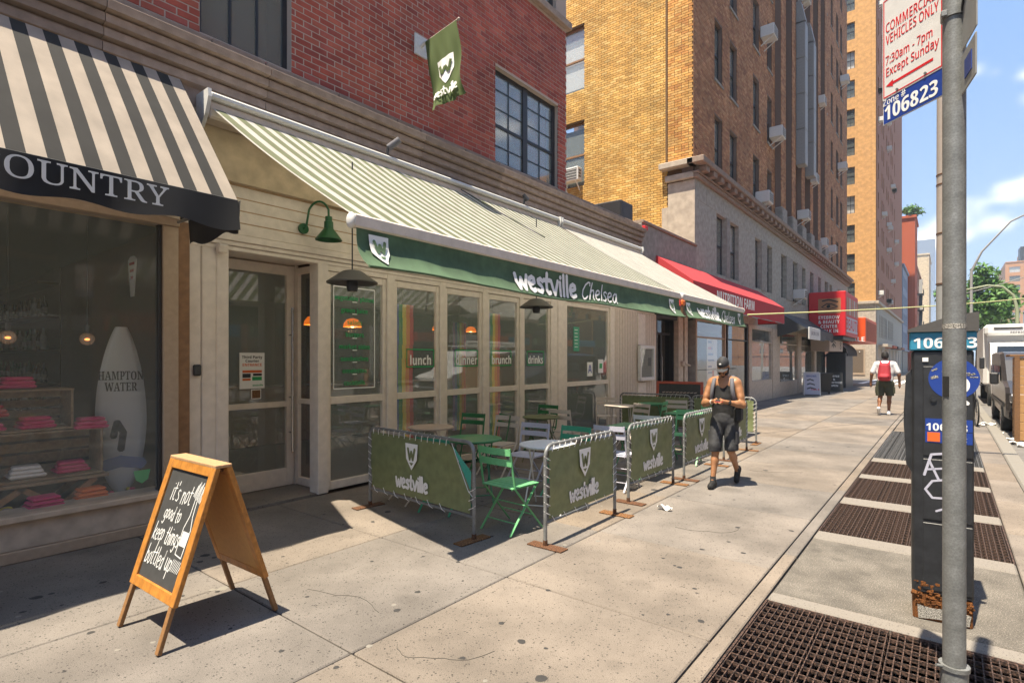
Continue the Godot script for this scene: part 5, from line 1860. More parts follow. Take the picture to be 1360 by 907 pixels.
func green_awning(called: String, label: String, z0: float, z1: float, left: bool) -> void:
	var t := thing(called, label, "awning", Vector3(-5.9, 2.6, z0), 0.0, "green striped roller awnings")
	var o := -t.position
	var L := z0 - z1
	var p := node("canopy", t)
	p.position = o
	var cream := Color(0.92, 0.90, 0.84)
	var olive := Color(0.30, 0.335, 0.19)
	striped("cloth", p, Vector3(-5.74, 4.145, z0 - 0.03), Vector3(0, 0, -(L - 0.06)), Vector3(2.34, -1.455, 0), [[0.030, cream], [0.098, olive], [0.058, cream]] if left else [[0.06, cream], [0.012, Color(0.5, 0.52, 0.38)]], "awning_cloth", 0.035)
	var b := MB.new()
	b.xf.origin = o
	b.span(Vector3(-5.90, 4.20, z0), Vector3(-5.66, 4.27, z1), 0.02)
	put("cassette_top", b, M["white_metal"], t)
	b = MB.new()
	b.xf.origin = o
	b.span(Vector3(-5.90, 4.02, z0), Vector3(-5.70, 4.196, z1), 0.02)
	put("cassette_box", b, M["cream_dark"], t)
	for s: Array in [[z0, z0 + 0.035], [z1 - 0.035, z1]]:
		b = MB.new()
		b.xf.origin = o
		b.prism(PackedVector2Array([Vector2(-5.90, 4.28), Vector2(-5.64, 4.28), Vector2(-5.63, 4.2), Vector2(-5.70, 4.05), Vector2(-5.80, 3.94), Vector2(-5.90, 3.94)]), 0.035, Transform3D(Basis.IDENTITY, Vector3(0, 0, s[0])))
		put("cassette_cap", b, M["white_metal"], t)
	b = MB.new()
	b.xf.origin = o
	b.span(Vector3(-3.42, 2.60, z0 - 0.005), Vector3(-3.355, 2.70, z1 + 0.005), 0.012)
	put("front_bar", b, M["cream"], t)
	b = MB.new()
	b.xf.origin = o
	for z: float in [z0, z1]: b.ball(Vector3(-3.39, 2.65, z), Vector3(0.045, 0.06, 0.03), 10, 8)
	put("bar_cap", b, M["white_metal"], t)
	# folding arms
	for z: Array in [[z0 - 0.6, -0.9], [z1 + 0.6, 0.9]]:
		b = MB.new()
		b.xf.origin = o
		var a := Vector3(-5.75, 4.0, z[0])
		var e := Vector3(-4.6, 3.22, z[0] + z[1])
		var f := Vector3(-3.42, 2.59, z[0])
		b.bar(a, e, 0.05, 0.07, Vector3.UP, 0.008)
		b.bar(e, f, 0.045, 0.06, Vector3.UP, 0.008)
		put("folding_arm", b, M["white_metal"], t)
	# valance, bellying out at the bottom
	b = MB.new()
	b.xf.origin = o
	var prof := func(u: float, v: float) -> Vector3:
		var z := lerpf(z0 - 0.03, z1 + 0.03, u)
		var d := u * L
		var belly := 0.036 + 0.020 * sin(d * 1.25 + 0.9) + 0.006 * sin(d * 4.1)
		if left: belly += 0.02 * exp(-d * 1.5)
		return Vector3(-3.370 + belly * pow(v, 3.4) * 2.1 + 0.004 * sin(d * 13.0) * v, 2.615 - 0.310 * v + 0.010 * sin(d * 2.1) * v, z)
	b.grid(prof, int(L * 22), 14)
	put("valance", b, M["valance_green"], t)
	b = MB.new()
	b.xf.origin = o
	var pts := []
	for k in 60: pts.append(prof.call(k / 59.0, 1.0))
	b.tube(pts, 0.011, 6)
	put("hem", b, M["valance_green"], t)
	# printing laid on the cloth: flat shapes bent to the valance
	var lay := func(m: MB, out: float) -> void:
		for i in m.v.size():
			var q := m.v[i]
			var u := q.x / L
			var v := -q.y / 0.310
			var c: Vector3 = prof.call(u, v)
			var nn: Vector3 = (prof.call(u + 0.01, v) as Vector3 - c).cross((prof.call(u, v - 0.03) as Vector3) - c).normalized()
			m.v[i] = c + nn * (q.z + out) + o
			m.n[i] = nn
	for d: float in [0.19, L - 0.36]:
		var n := node("emblem", t)
		var w := 0.185
		var sm := MB.new()
		for k in 10:
			var ya := lerpf(0.115, -0.125, k / 10.0)
			var yb := lerpf(0.115, -0.125, (k + 1) / 10.0)
			var ha := w * 0.5 * (1.0 - 0.10 * k / 10.0) if k < 6 else w * 0.46 * (10.0 - k) / 4.0
			var hb := w * 0.5 * (1.0 - 0.10 * (k + 1) / 10.0) if k < 5 else w * 0.46 * (9.0 - k) / 4.0
			sm.quad(Vector3(d - ha, ya - 0.165, 0), Vector3(d - hb, yb - 0.165, 0), Vector3(d + hb, yb - 0.165, 0), Vector3(d + ha, ya - 0.165, 0))
		lay.call(sm, 0.014)
		put("shield", sm, M["white_print"], n)
		sm = MB.new()
		sm.stroke([Vector2(d - 0.05, -0.10), Vector2(d - 0.026, -0.19), Vector2(d, -0.125), Vector2(d + 0.024, -0.19), Vector2(d + 0.05, -0.10)], 0.028, 0.0)
		sm.tri(Vector3(d - 0.03, -0.222, 0), Vector3(d, -0.25, 0), Vector3(d + 0.03, -0.222, 0))
		lay.call(sm, 0.020)
		put("monogram", sm, M["valance_green"], n)
	var n := node("lettering", t)
	var lt := MB.new()
	var x := 1.86 if left else 0.62
	script(lt, "westville", Vector2(x, -0.268), 0.225, 0.048, 0.02, 0.0, 1.42)
	script(lt, "Chelsea", Vector2(x + 1.26, -0.272), 0.21, 0.021, 0.30, 0.0, 1.28)
	lay.call(lt, 0.010)
	put("words", lt, M["white_print"], n)
	if left:
		# loose black strap lying over the cloth
		b = MB.new()
		b.xf.origin = o
		var q := []
		for k in 14:
			var s := k / 13.0
			q.append(Vector3(-5.7 + 1.35 * s, 4.16 - 0.826 * s - 0.028 * sin(PI * s * 0.56) + 0.006, -6.0 - 0.25 * s))
		b.tube(q, 0.008, 5)
		put("strap", b, M["steel_dark"], t)

func red_awning() -> void:
	var t := thing("red_awning", "bright red fixed awning with white capitals on its deep valance", "awning", Vector3(-5.9, 2.7, -13.4))
	var o := -t.position
	var z0 := -13.45
	var z1 := -23.1
	var b := MB.new()
	b.grid(func(u: float, v: float): return Vector3(lerpf(-5.88, -4.92, v), lerpf(4.30, 3.58, v), lerpf(z0, z1, u)), 24, 6)
	put("canopy", b, M["awning_red"], t, o)
	b = MB.new()
	b.grid(func(u: float, v: float): return Vector3(-4.92 + 0.01 * sin(u * 40.0) * v, lerpf(3.58, 2.97, v) - 0.015 * v * cos(u * 60.0), lerpf(z0, z1, u)), 60, 6)
	put("valance", b, M["awning_red"], t, o)
	for z: float in [z0, z1]:
		b = MB.new()
		b.quad(Vector3(-5.88, 2.97, z), Vector3(-4.92, 2.97, z), Vector3(-4.92, 3.58, z), Vector3(-5.88, 4.30, z))
		put("side_cloth", b, M["awning_red"], t, o)
	b = MB.new()
	b.tube([Vector3(-4.93, 2.98, z0), Vector3(-4.93, 2.98, z1)], 0.018, 6)
	b.tube([Vector3(-5.88, 2.98, z1), Vector3(-4.93, 2.98, z1)], 0.018, 6)
	put("frame_tube", b, M["galvanised"], t, o)
	var fr := face(Vector3.ZERO, Vector3(0, 0, -1)).basis
	words("NUTRITION FARM", 0.30, M["white_print"], t, Transform3D(fr, Vector3(-4.895, 3.33, -17.0) + o), "Droid Sans", true, "lettering", 1.05)

# ------------------------------------------------------------------ fences
func fence_panel(label: String, at: Vector3, turn: float, L: float, torn := false, lettering := true) -> void:
	# local x along the panel, z to the lettered side
	var t := thing("barrier_panel", label, "barrier", at, turn, "green lettered cafe barriers")
	var H := 0.885
	var b := MB.new()
	var r := 0.017
	var pts := [Vector3(0, 0.012, 0), Vector3(0, H - 0.10, 0)]
	for k in 5:
		var a := PI - PI * 0.5 * (k + 1) / 6.0
		pts.append(Vector3(0.10 + 0.10 * cos(a), H - 0.10 + 0.10 * sin(a), 0))
	pts.append(Vector3(0.10, H, 0))
	pts.append(Vector3(L - 0.10, H, 0))
	for k in 5:
		var a := PI * 0.5 - PI * 0.5 * (k + 1) / 6.0
		pts.append(Vector3(L - 0.10 + 0.10 * cos(a), H - 0.10 + 0.10 * sin(a), 0))
	pts.append(Vector3(L, H - 0.10, 0))
	pts.append(Vector3(L, 0.012, 0))
	b.tube(pts, r, 10)
	put("hoop", b, M["galvanised"], t)
	b = MB.new()
	b.tube([Vector3(0, 0.205, 0), Vector3(L, 0.205, 0)], 0.013, 8)
	put("bottom_rail", b, M["galvanised"], t)
	for x: float in [0.0, L]:
		b = MB.new()
		b.rbox(Vector3(x, 0.007, 0.02), Vector3(0.115, 0.012, 0.36), 0.003)
		put("foot_plate", b, M["rust_plate" if x == 0.0 else "rust_plate_b"], t)
		b = MB.new()
		b.tube([Vector3(x, 0.012, 0), Vector3(x, 0.06, 0)], 0.021, 8)
		put("socket", b, M["rust_plate"], t)
	# the sheet
	b = MB.new()
	var x0 := 0.045
	var x1 := L - 0.045
	var cut := 0.40 if torn else 0.0
	var nx := 28
	var f := func(u: float, v: float) -> Vector3:
		var top := H - 0.045
		var x := lerpf(x0, x1, u)
		if torn:
			# the far top corner has come loose and folds away
			var lim := (x1 - cut * 0.62)
			if x > lim: top = lerpf(H - 0.05, 0.42, (x - lim) / (x1 - lim))
		var y := lerpf(0.235, top, v)
		return Vector3(x, y, 0.006 + 0.012 * sin(u * 5.0 + v * 2.0) * sin(v * PI) + 0.005 * sin(u * 31.0) * v * v + 0.004 * sin(u * 9.0 - v * 11.0))
	b.grid(f, nx, 10)
	put("banner", b, M["banner_green"], t)
	if torn:
		b = MB.new()
		b.tri(Vector3(x1 - cut * 0.62, H - 0.06, 0.0), Vector3(x1, 0.44, 0.0), Vector3(x1 - 0.10, H - 0.30, -0.10))
		put("folded_corner", b, M["teal_chair"], t)
	# ties: white cord laced round the tube
	b = MB.new()
	var n := int((x1 - x0) / 0.095)
	for k in n:
		var x := x0 + 0.04 + k * 0.095
		if torn and x > x1 - 0.26: continue
		b.tube([Vector3(x, H - 0.065, 0.012), Vector3(x + 0.02, H - 0.01, 0.022), Vector3(x + 0.035, H + 0.02, 0.0), Vector3(x + 0.05, H - 0.02, -0.02)], 0.0034, 4)
		if k % 2 == 0: b.tube([Vector3(x, 0.255, 0.014), Vector3(x + 0.04, 0.205, 0.018), Vector3(x + 0.07, 0.182, 0.0)], 0.0034, 4)
	for k in 7:
		var y := 0.27 + k * 0.08
		for s: Array in [[x0, 0.0, 1.0], [x1, L, -1.0]]:
			if torn and s[1] > 0.0 and y > 0.5: continue
			b.tube([Vector3(s[0] + 0.012 * s[2], y, 0.014), Vector3(s[1], y + 0.025, 0.020), Vector3(s[1] - 0.018 * s[2], y + 0.045, 0.0)], 0.0034, 4)
	if torn: b.tube([Vector3(x1 - 0.24, H - 0.03, 0.02), Vector3(x1 - 0.16, H - 0.20, 0.012), Vector3(x1 - 0.02, 0.44, 0.012), Vector3(L, 0.40, 0.02)], 0.0034, 4)
	put("lacing", b, M["white_print"], t)
	if not lettering: return
	var cx := L * 0.5 + (-0.06 if torn else 0.0)
	var e := node("emblem", t)
	shield(e, Transform3D(Basis.IDENTITY, Vector3(cx, 0.655, 0.019)), 0.205, "banner_green", 0.003)
	var lt := MB.new()
	var sz := 0.145
	var sq := 1.0
	script(lt, "westville", Vector2(cx - script_width("westville", sz) * 0.5, 0.318), sz, 0.030, 0.0, 0.020, sq)
	put("lettering", lt, M["white_print"], t)

# ------------------------------------------------------------------ bistro furniture
var chair0 := {}

func chair(label: String, m: String, at: Vector3, turn: float) -> void:
	if not chair0.has(m):
		var t := thing("bistro_chair", label, "chair", at, turn, "folding bistro chairs")
		for k in 6:
			var b := MB.new()
			b.rbox(Vector3(0, 0.450 - 0.004 * absf(k - 2.5) * 0.5, -0.165 + k * 0.066), Vector3(0.40, 0.010, 0.054), 0.003)
			put("seat_slat", b, M[m], t)
		for s: Array in [[0.785, -0.232], [0.685, -0.212]]:
			var b := MB.new()
			b.grid(func(u: float, v: float):
				var x := lerpf(-0.205, 0.205, u)
				return Vector3(x, s[0] + (v - 0.5) * 0.062, s[1] - 0.022 * (1.0 - pow(x / 0.205, 2.0)) + 0.006), 10, 1)
			b.grid(func(u: float, v: float):
				var x := lerpf(0.205, -0.205, u)
				return Vector3(x, s[0] + (v - 0.5) * 0.062, s[1] - 0.022 * (1.0 - pow(x / 0.205, 2.0)) - 0.004), 10, 1)
			for w: float in [-1, 1]:
				var fl := func(u: float, v: float) -> Vector3:
					var x := lerpf(-0.205 * w, 0.205 * w, u)
					return Vector3(x, s[0] + w * 0.031, s[1] - 0.022 * (1.0 - pow(x / 0.205, 2.0)) + lerpf(0.006, -0.004, v))
				b.grid(fl, 10, 1)
			put("back_slat", b, M[m], t)
		for sx: float in [-1, 1]:
			var b := MB.new()
			b.bar(Vector3(sx * 0.20, 0.82, -0.236), Vector3(sx * 0.205, 0.44, -0.165), 0.009, 0.022, Vector3.RIGHT)
			b.bar(Vector3(sx * 0.205, 0.44, -0.165), Vector3(sx * 0.215, 0.012, 0.225), 0.009, 0.022, Vector3.RIGHT)
			put("front_leg", b, M[m], t)
			b = MB.new()
			b.bar(Vector3(sx * 0.186, 0.438, 0.175), Vector3(sx * 0.190, 0.012, -0.215), 0.009, 0.022, Vector3.RIGHT)
			put("rear_leg", b, M[m], t)
			b = MB.new()
			b.bar(Vector3(sx * 0.187, 0.440, -0.19), Vector3(sx * 0.187, 0.440, 0.195), 0.010, 0.018)
			put("seat_rail", b, M[m], t)
		var c := MB.new()
		c.tube([Vector3(-0.21, 0.16, 0.09), Vector3(0.21, 0.16, 0.09)], 0.006, 6)
		c.tube([Vector3(-0.19, 0.11, -0.13), Vector3(0.19, 0.11, -0.13)], 0.006, 6)
		c.tube([Vector3(-0.205, 0.255, 0.003), Vector3(0.205, 0.255, 0.003)], 0.006, 6)
		put("stretcher", c, M[m], t)
		chair0[m] = t
	else:
		copy(chair0[m], "bistro_chair", label, at, turn, "folding bistro chairs")

func table(label: String, m: String, at: Vector3, turn: float, r := 0.30, square := false) -> void:
	var t := thing("bistro_table", label, "table", at, turn, "bistro tables on the pavement")
	var H := 0.72
	var b := MB.new()
	if square: b.rbox(Vector3(0, H - 0.010, 0), Vector3(r * 2, 0.020, r * 2), 0.006)
	else: b.lathe(Vector3.ZERO, [Vector2(0, H - 0.022), Vector2(r - 0.01, H - 0.022), Vector2(r, H - 0.016), Vector2(r, H - 0.004), Vector2(r - 0.004, H), Vector2(0, H)], 40)
	put("tabletop", b, M[m], t)
	for s: float in [-1, 1]:
		for x: float in [-1, 1]:
			b = MB.new()
			b.tube([Vector3(x * 0.17 + s * 0.012, H - 0.03, s * 0.20), Vector3(x * 0.20 + s * 0.012, 0.012, -s * 0.26)], 0.009, 6)
			put("leg", b, M[m], t)
	b = MB.new()
	for z: float in [-0.2, 0.2]: b.tube([Vector3(-0.19, H - 0.035, z), Vector3(0.19, H - 0.035, z)], 0.008, 6)
	for z: float in [-0.2, 0.2]: b.tube([Vector3(-0.20, 0.09, z), Vector3(0.20, 0.09, z)], 0.007, 6)
	put("brace", b, M[m], t)

func build_terrace() -> void:
	fence_panel("green lettered barrier set across the pavement with its loose top corner folded back", Vector3(-5.07, 0, -3.87), atan2(0.0, 1.0) - 0.085, 1.70, true)
	var r := PI / 2
	fence_panel("green lettered barrier nearest the camera along the walkway, beside the light green chair", Vector3(-2.77, 0, -3.985), r, 1.285)
	fence_panel("second green lettered barrier along the walkway, beside the grey chair", Vector3(-2.87, 0, -5.79), r - 0.02, 1.25)
	fence_panel("third green lettered barrier along the walkway, half hidden by the man in black", Vector3(-2.82, 0, -7.36), r, 1.285)
	fence_panel("last green lettered barrier along the walkway, behind the man in black", Vector3(-2.84, 0, -9.13), r, 1.285)
	fence_panel("dark green barrier closing the far end of the terrace by the menu board", Vector3(-5.72, 0, -11.15), 0.07, 1.55, false, false)
	fence_panel("green barrier at the far right end of the terrace behind the man", Vector3(-4.15, 0, -11.28), 0.0, 1.25, false, false)
	table("grey pink round table by the window beside the cross barrier", "pink_top", Vector3(-5.55, 0, -5.25), 0.3, 0.31)
	table("green round table behind the torn barrier", "green_top", Vector3(-4.36, 0, -4.80), 0.9, 0.33)
	table("white round table half in the sun behind the nearest walkway barrier", "white_chair", Vector3(-3.43, 0, -4.98), 0.4, 0.31)
	table("olive green round table by the window with beige chairs", "olive_top", Vector3(-5.12, 0, -7.25), 0.2, 0.30)
	table("beige round table by the boarded panel", "beige_chair", Vector3(-5.10, 0, -9.95), 0.5, 0.32)
	table("green square table behind the second walkway barrier", "green_top", Vector3(-3.40, 0, -7.05), 0.0, 0.32, true)
	table("green square table behind the third walkway barrier", "green_top", Vector3(-3.50, 0, -9.30), 0.0, 0.31, true)
	table("small green round table before the dark end barrier", "green_top", Vector3(-4.85, 0, -10.85), 0.2, 0.28)
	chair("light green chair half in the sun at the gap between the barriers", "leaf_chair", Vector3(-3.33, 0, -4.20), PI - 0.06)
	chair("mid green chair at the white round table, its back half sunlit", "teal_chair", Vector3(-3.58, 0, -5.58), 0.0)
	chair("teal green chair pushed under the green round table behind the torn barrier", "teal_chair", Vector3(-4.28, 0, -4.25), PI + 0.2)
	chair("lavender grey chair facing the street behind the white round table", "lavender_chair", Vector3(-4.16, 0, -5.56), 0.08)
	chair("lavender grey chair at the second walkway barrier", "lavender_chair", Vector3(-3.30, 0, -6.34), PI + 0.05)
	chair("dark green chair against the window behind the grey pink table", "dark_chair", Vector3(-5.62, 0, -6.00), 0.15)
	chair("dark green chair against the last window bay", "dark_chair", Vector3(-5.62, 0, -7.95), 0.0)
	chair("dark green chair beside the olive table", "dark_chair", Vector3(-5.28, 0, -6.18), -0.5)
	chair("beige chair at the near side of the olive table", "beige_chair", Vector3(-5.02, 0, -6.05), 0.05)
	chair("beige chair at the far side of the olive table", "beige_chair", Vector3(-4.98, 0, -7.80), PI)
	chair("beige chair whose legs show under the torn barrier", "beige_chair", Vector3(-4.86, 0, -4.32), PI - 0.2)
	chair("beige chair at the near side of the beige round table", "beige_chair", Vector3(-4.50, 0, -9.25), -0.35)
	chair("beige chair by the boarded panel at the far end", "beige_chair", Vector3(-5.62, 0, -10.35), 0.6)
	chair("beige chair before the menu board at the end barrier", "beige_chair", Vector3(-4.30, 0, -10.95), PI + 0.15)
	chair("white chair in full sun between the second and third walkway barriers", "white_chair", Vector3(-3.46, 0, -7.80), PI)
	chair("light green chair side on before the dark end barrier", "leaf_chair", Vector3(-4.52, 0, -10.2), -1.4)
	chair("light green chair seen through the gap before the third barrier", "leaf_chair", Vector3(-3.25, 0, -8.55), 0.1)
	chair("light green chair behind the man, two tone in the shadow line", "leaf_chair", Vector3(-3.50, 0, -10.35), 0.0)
	# dark hanging heaters under the awning
	for k in 2:
		var z: float = [-3.62, -7.16][k]
		var t := thing("hanging_heater", ["dark dish heater hung under the awning before the menu window", "dark dish heater hung under the awning above the olive table"][k], "heater", Vector3(-5.05 if k == 0 else -5.15, 2.47, z), 0.0, "dish heaters under the awning")
		var b := MB.new()
		b.lathe(Vector3.ZERO, [Vector2(0.06, 0.13), Vector2(0.10, 0.12), Vector2(0.20, 0.05), Vector2(0.27, 0.0), Vector2(0.268, -0.012), Vector2(0.19, 0.035), Vector2(0.09, 0.10), Vector2(0, 0.11)].map(func(q: Vector2): return q), 28)
		put("dish", b, M["meter_cap"], t)
		b = MB.new()
		b.lathe(Vector3.ZERO, [Vector2(0, -0.10), Vector2(0.05, -0.10), Vector2(0.062, -0.05), Vector2(0.062, 0.04), Vector2(0, 0.05)], 16)
		put("burner", b, M["steel_dark"], t)
		b = MB.new()
		b.tube([Vector3(0, 0.12, 0), Vector3(0, 1.30 + 0.1 * k, 0)], 0.008, 6)
		put("hanging_rod", b, M["steel_dark"], t)

# ------------------------------------------------------------------ bodies: smooth skin over a skeleton
class Field:
	# a distance field on a grid, meshed as surface nets
	var cell: float
	var lo: Vector3
	var nx: int
	var ny: int
	var nz: int
	var d := PackedFloat32Array()
	var k: float
	func _init(a: Vector3, b: Vector3, c: float, blend: float) -> void:
		cell = c; lo = a; k = blend
		nx = int((b.x - a.x) / c) + 2; ny = int((b.y - a.y) / c) + 2; nz = int((b.z - a.z) / c) + 2
		d.resize(nx * ny * nz)
		d.fill(1.0)
	func bone(a: Vector3, b: Vector3, ra: float, rb: float, flat := Vector3.ONE) -> void:
		# tapered capsule; flat scales the space round it (an ellipse section)
		var r := maxf(ra, rb) * maxf(1.0, 1.0 / minf(flat.x, minf(flat.y, flat.z))) + k + cell * 2.0
		var mn := ((a.min(b) - Vector3.ONE * r - lo) / cell).floor()
		var mx := ((a.max(b) + Vector3.ONE * r - lo) / cell).ceil()
		var c := (a + b) * 0.5
		var sa := (a - c) * flat
		var ab := (b - a) * flat
		var l2 := maxf(ab.length_squared(), 1e-9)
		for z in range(maxi(0, int(mn.z)), mini(nz, int(mx.z) + 1)):
			for y in range(maxi(0, int(mn.y)), mini(ny, int(mx.y) + 1)):
				var row := (z * ny + y) * nx
				for x in range(maxi(0, int(mn.x)), mini(nx, int(mx.x) + 1)):
					var p := (lo + Vector3(x, y, z) * cell - c) * flat
					var t := clampf((p - sa).dot(ab) / l2, 0.0, 1.0)
					var q := (p - sa - ab * t).length() - lerpf(ra, rb, t)
					var o := d[row + x]
					var h := maxf(k - absf(q - o), 0.0) / k
					d[row + x] = minf(q, o) - h * h * k * 0.25
	func carve(a: Vector3, b: Vector3, r: float) -> void:
		for z in nz:
			for y in ny:
				for x in nx:
					var p := lo + Vector3(x, y, z) * cell
					var t := clampf((p - a).dot(b - a) / (b - a).length_squared(), 0.0, 1.0)
					var i := (z * ny + y) * nx + x
					d[i] = maxf(d[i], r - (p - a - (b - a) * t).length())
	func cut(at: Vector3, n: Vector3) -> void:
		# keep what lies behind the plane
		for z in nz:
			for y in ny:
				for x in nx:
					var i := (z * ny + y) * nx + x
					d[i] = maxf(d[i], (lo + Vector3(x, y, z) * cell - at).dot(n))
	func into(b: MB) -> void:
		var id := PackedInt32Array()
		id.resize(nx * ny * nz)
		id.fill(-1)
		var pts := PackedVector3Array()
		var nor := PackedVector3Array()
		var sx := 1
		var sy := nx
		var sz := nx * ny
		var off := [0, sx, sy, sx + sy, sz, sx + sz, sy + sz, sx + sy + sz]
		for z in nz - 1:
			for y in ny - 1:
				for x in nx - 1:
					var i := z * sz + y * sy + x
					var neg := 0
					for o: int in off:
						if d[i + o] < 0.0: neg += 1
					if neg == 0 or neg == 8: continue
					var sum := Vector3.ZERO
					var cnt := 0
					for e: Array in [[0, 1], [2, 3], [4, 5], [6, 7], [0, 2], [1, 3], [4, 6], [5, 7], [0, 4], [1, 5], [2, 6], [3, 7]]:
						var da := d[i + off[e[0]]]
						var db := d[i + off[e[1]]]
						if (da < 0.0) == (db < 0.0): continue
						var t := da / (da - db)
						var pa := Vector3(e[0] & 1, (e[0] >> 1) & 1, e[0] >> 2)
						var pb := Vector3(e[1] & 1, (e[1] >> 1) & 1, e[1] >> 2)
						sum += pa.lerp(pb, t)
						cnt += 1
					id[i] = pts.size()
					pts.append(lo + (Vector3(x, y, z) + sum / cnt) * cell)
					nor.append(Vector3(d[i + 1] + d[i + 3] + d[i + 0] * 0.0 + d[i + sx + sz] + d[i + sx + sy + sz] - d[i] - d[i + sy] - d[i + sz] - d[i + sy + sz],
						d[i + sy] + d[i + sx + sy] + d[i + sy + sz] + d[i + sx + sy + sz] - d[i] - d[i + sx] - d[i + sz] - d[i + sx + sz],
						d[i + sz] + d[i + sx + sz] + d[i + sy + sz] + d[i + sx + sy + sz] - d[i] - d[i + sx] - d[i + sy] - d[i + sx + sy]).normalized())
		var q := b.xf.basis
		for z in range(1, nz - 1):
			for y in range(1, ny - 1):
				for x in range(1, nx - 1):
					var i := z * sz + y * sy + x
					var s := d[i] < 0.0
					for ax in 3:
						var st: int = [sx, sy, sz][ax]
						if s == (d[i + st] < 0.0): continue
						var u: int = [sy, sz, sx][ax]
						var v: int = [sz, sx, sy][ax]
						var f := [id[i - u - v], id[i - v], id[i], id[i - u]]
						if f[0] < 0 or f[1] < 0 or f[2] < 0 or f[3] < 0: continue
						if (pts[f[1]] - pts[f[0]]).cross(pts[f[2]] - pts[f[0]]).dot(nor[f[0]] + nor[f[2]]) < 0.0: f.reverse()
						for w: int in [0, 2, 1, 0, 3, 2]: b.p(pts[f[w]], (q * nor[f[w]]).normalized())

func person_in_black() -> void:
	# walking towards the camera, head bent over a red phone held in both hands
	# local axes: z is the way he walks, x his left
	var t := thing("person", "man in black tank top, shorts and cap walking while looking at a red phone", "person", Vector3(-2.27, 0, -7.33), 0.06)
	var hip := 0.93
	var LH := Vector3(0.095, hip - 0.03, 0.0)      # his left hip (right in the picture)
	var RH := Vector3(-0.095, hip - 0.03, 0.02)
	var RK := Vector3(-0.105, 0.50, 0.13)
	var RA := Vector3(-0.12, 0.10, 0.22)
	var LK := Vector3(0.11, 0.50, 0.05)
	var LA := Vector3(0.12, 0.19, -0.27)
	var sh := 1.43
	var LS := Vector3(0.20, sh - 0.02, 0.02)
	var RS := Vector3(-0.20, sh - 0.02, 0.02)
	var LE := Vector3(0.30, 1.13, 0.09)
	var RE := Vector3(-0.29, 1.13, 0.10)
	var LW := Vector3(0.115, 1.175, 0.285)
	var RW := Vector3(-0.10, 1.175, 0.29)
	var f := Field.new(Vector3(-0.48, 0.02, -0.42), Vector3(0.48, 1.60, 0.42), 0.014, 0.035)
	t.scale = Vector3(0.81, 0.94, 0.90)
	f.bone(Vector3(0, 1.00, 0), Vector3(0, 1.20, 0.015), 0.145, 0.135, Vector3(0.82, 1, 1.18))
	f.bone(Vector3(0, 1.22, 0.01), Vector3(0, 1.38, 0.005), 0.145, 0.135, Vector3(0.76, 1, 1.15))
	f.bone(LS * Vector3(0.75, 1, 1), RS * Vector3(0.75, 1, 1), 0.085, 0.085)
	f.bone(Vector3(0, 1.43, 0.0), Vector3(0, 1.56, 0.045), 0.062, 0.056)
	f.bone(Vector3(0.05, 1.46, -0.01), Vector3(0.16, 1.44, 0.0), 0.055, 0.06)
	f.bone(Vector3(-0.05, 1.46, -0.01), Vector3(-0.16, 1.44, 0.0), 0.055, 0.06)
	for s: Array in [[LS, LE, LW], [RS, RE, RW]]:
		f.bone(s[0], s[0].lerp(s[1], 0.35), 0.068, 0.058)
		f.bone(s[0].lerp(s[1], 0.35), s[0].lerp(s[1], 0.62) + Vector3(0, 0, 0.012), 0.053, 0.051)
		f.bone(s[0].lerp(s[1], 0.6), s[1], 0.049, 0.040)
		f.bone(s[1], s[1].lerp(s[2], 0.35), 0.041, 0.043)
		f.bone(s[1].lerp(s[2], 0.35), s[2], 0.042, 0.026)
	f.bone(Vector3(0, 0.94, 0), Vector3(0, 1.0, 0), 0.145, 0.14, Vector3(0.85, 1, 1.1))
	for s: Array in [[RH, RK, RA], [LH, LK, LA]]:
		f.bone(s[0], s[1], 0.092, 0.056)
		f.bone(s[1], s[1].lerp(s[2], 0.35) + Vector3(0, 0, -0.014), 0.054, 0.056)
		f.bone(s[1].lerp(s[2], 0.35) + Vector3(0, 0, -0.010), s[2], 0.053, 0.036)
	var b := MB.new()
	f.into(b)
	# head on its own finer grid, bent forward
	var hq := Basis(Vector3.RIGHT, deg_to_rad(30))
	var hc := Vector3(0, 1.635, 0.075)
	var hb := MB.new()
	var h := Field.new(Vector3(-0.12, -0.20, -0.14), Vector3(0.12, 0.16, 0.16), 0.0065, 0.02)
	h.bone(Vector3(0, 0.03, -0.015), Vector3(0, 0.045, 0.005), 0.088, 0.086, Vector3(1.12, 0.95, 0.92))
	h.bone(Vector3(0, -0.045, 0.030), Vector3(0, -0.085, 0.052), 0.058, 0.034, Vector3(1.0, 1, 1))
	h.bone(Vector3(-0.04, -0.06, 0.03), Vector3(0.04, -0.06, 0.03), 0.035, 0.035)
	h.bone(Vector3(0, 0.012, 0.088), Vector3(0, -0.028, 0.106), 0.010, 0.015)
	h.bone(Vector3(-0.045, 0.026, 0.075), Vector3(0.045, 0.026, 0.075), 0.014, 0.014)
	h.bone(Vector3(-0.022, -0.058, 0.088), Vector3(0.022, -0.058, 0.088), 0.008, 0.008)
	h.bone(Vector3(-0.022, -0.070, 0.086), Vector3(0.022, -0.070, 0.086), 0.008, 0.008)
	for s: float in [-1, 1]:
		h.bone(Vector3(s * 0.082, 0.015, -0.01), Vector3(s * 0.086, -0.03, -0.004), 0.014, 0.011)
		h.bone(Vector3(s * 0.04, -0.02, 0.07), Vector3(s * 0.05, -0.025, 0.06), 0.018, 0.018)
	h.bone(Vector3(0, -0.06, -0.02), Vector3(0, -0.18, -0.05), 0.055, 0.058)
	hb.xf = Transform3D(hq, hc)
	h.into(hb)
	# hands round the phone
	b.v.append_array(hb.v); b.n.append_array(hb.n); b.uv.append_array(hb.uv); b.c.append_array(hb.c)
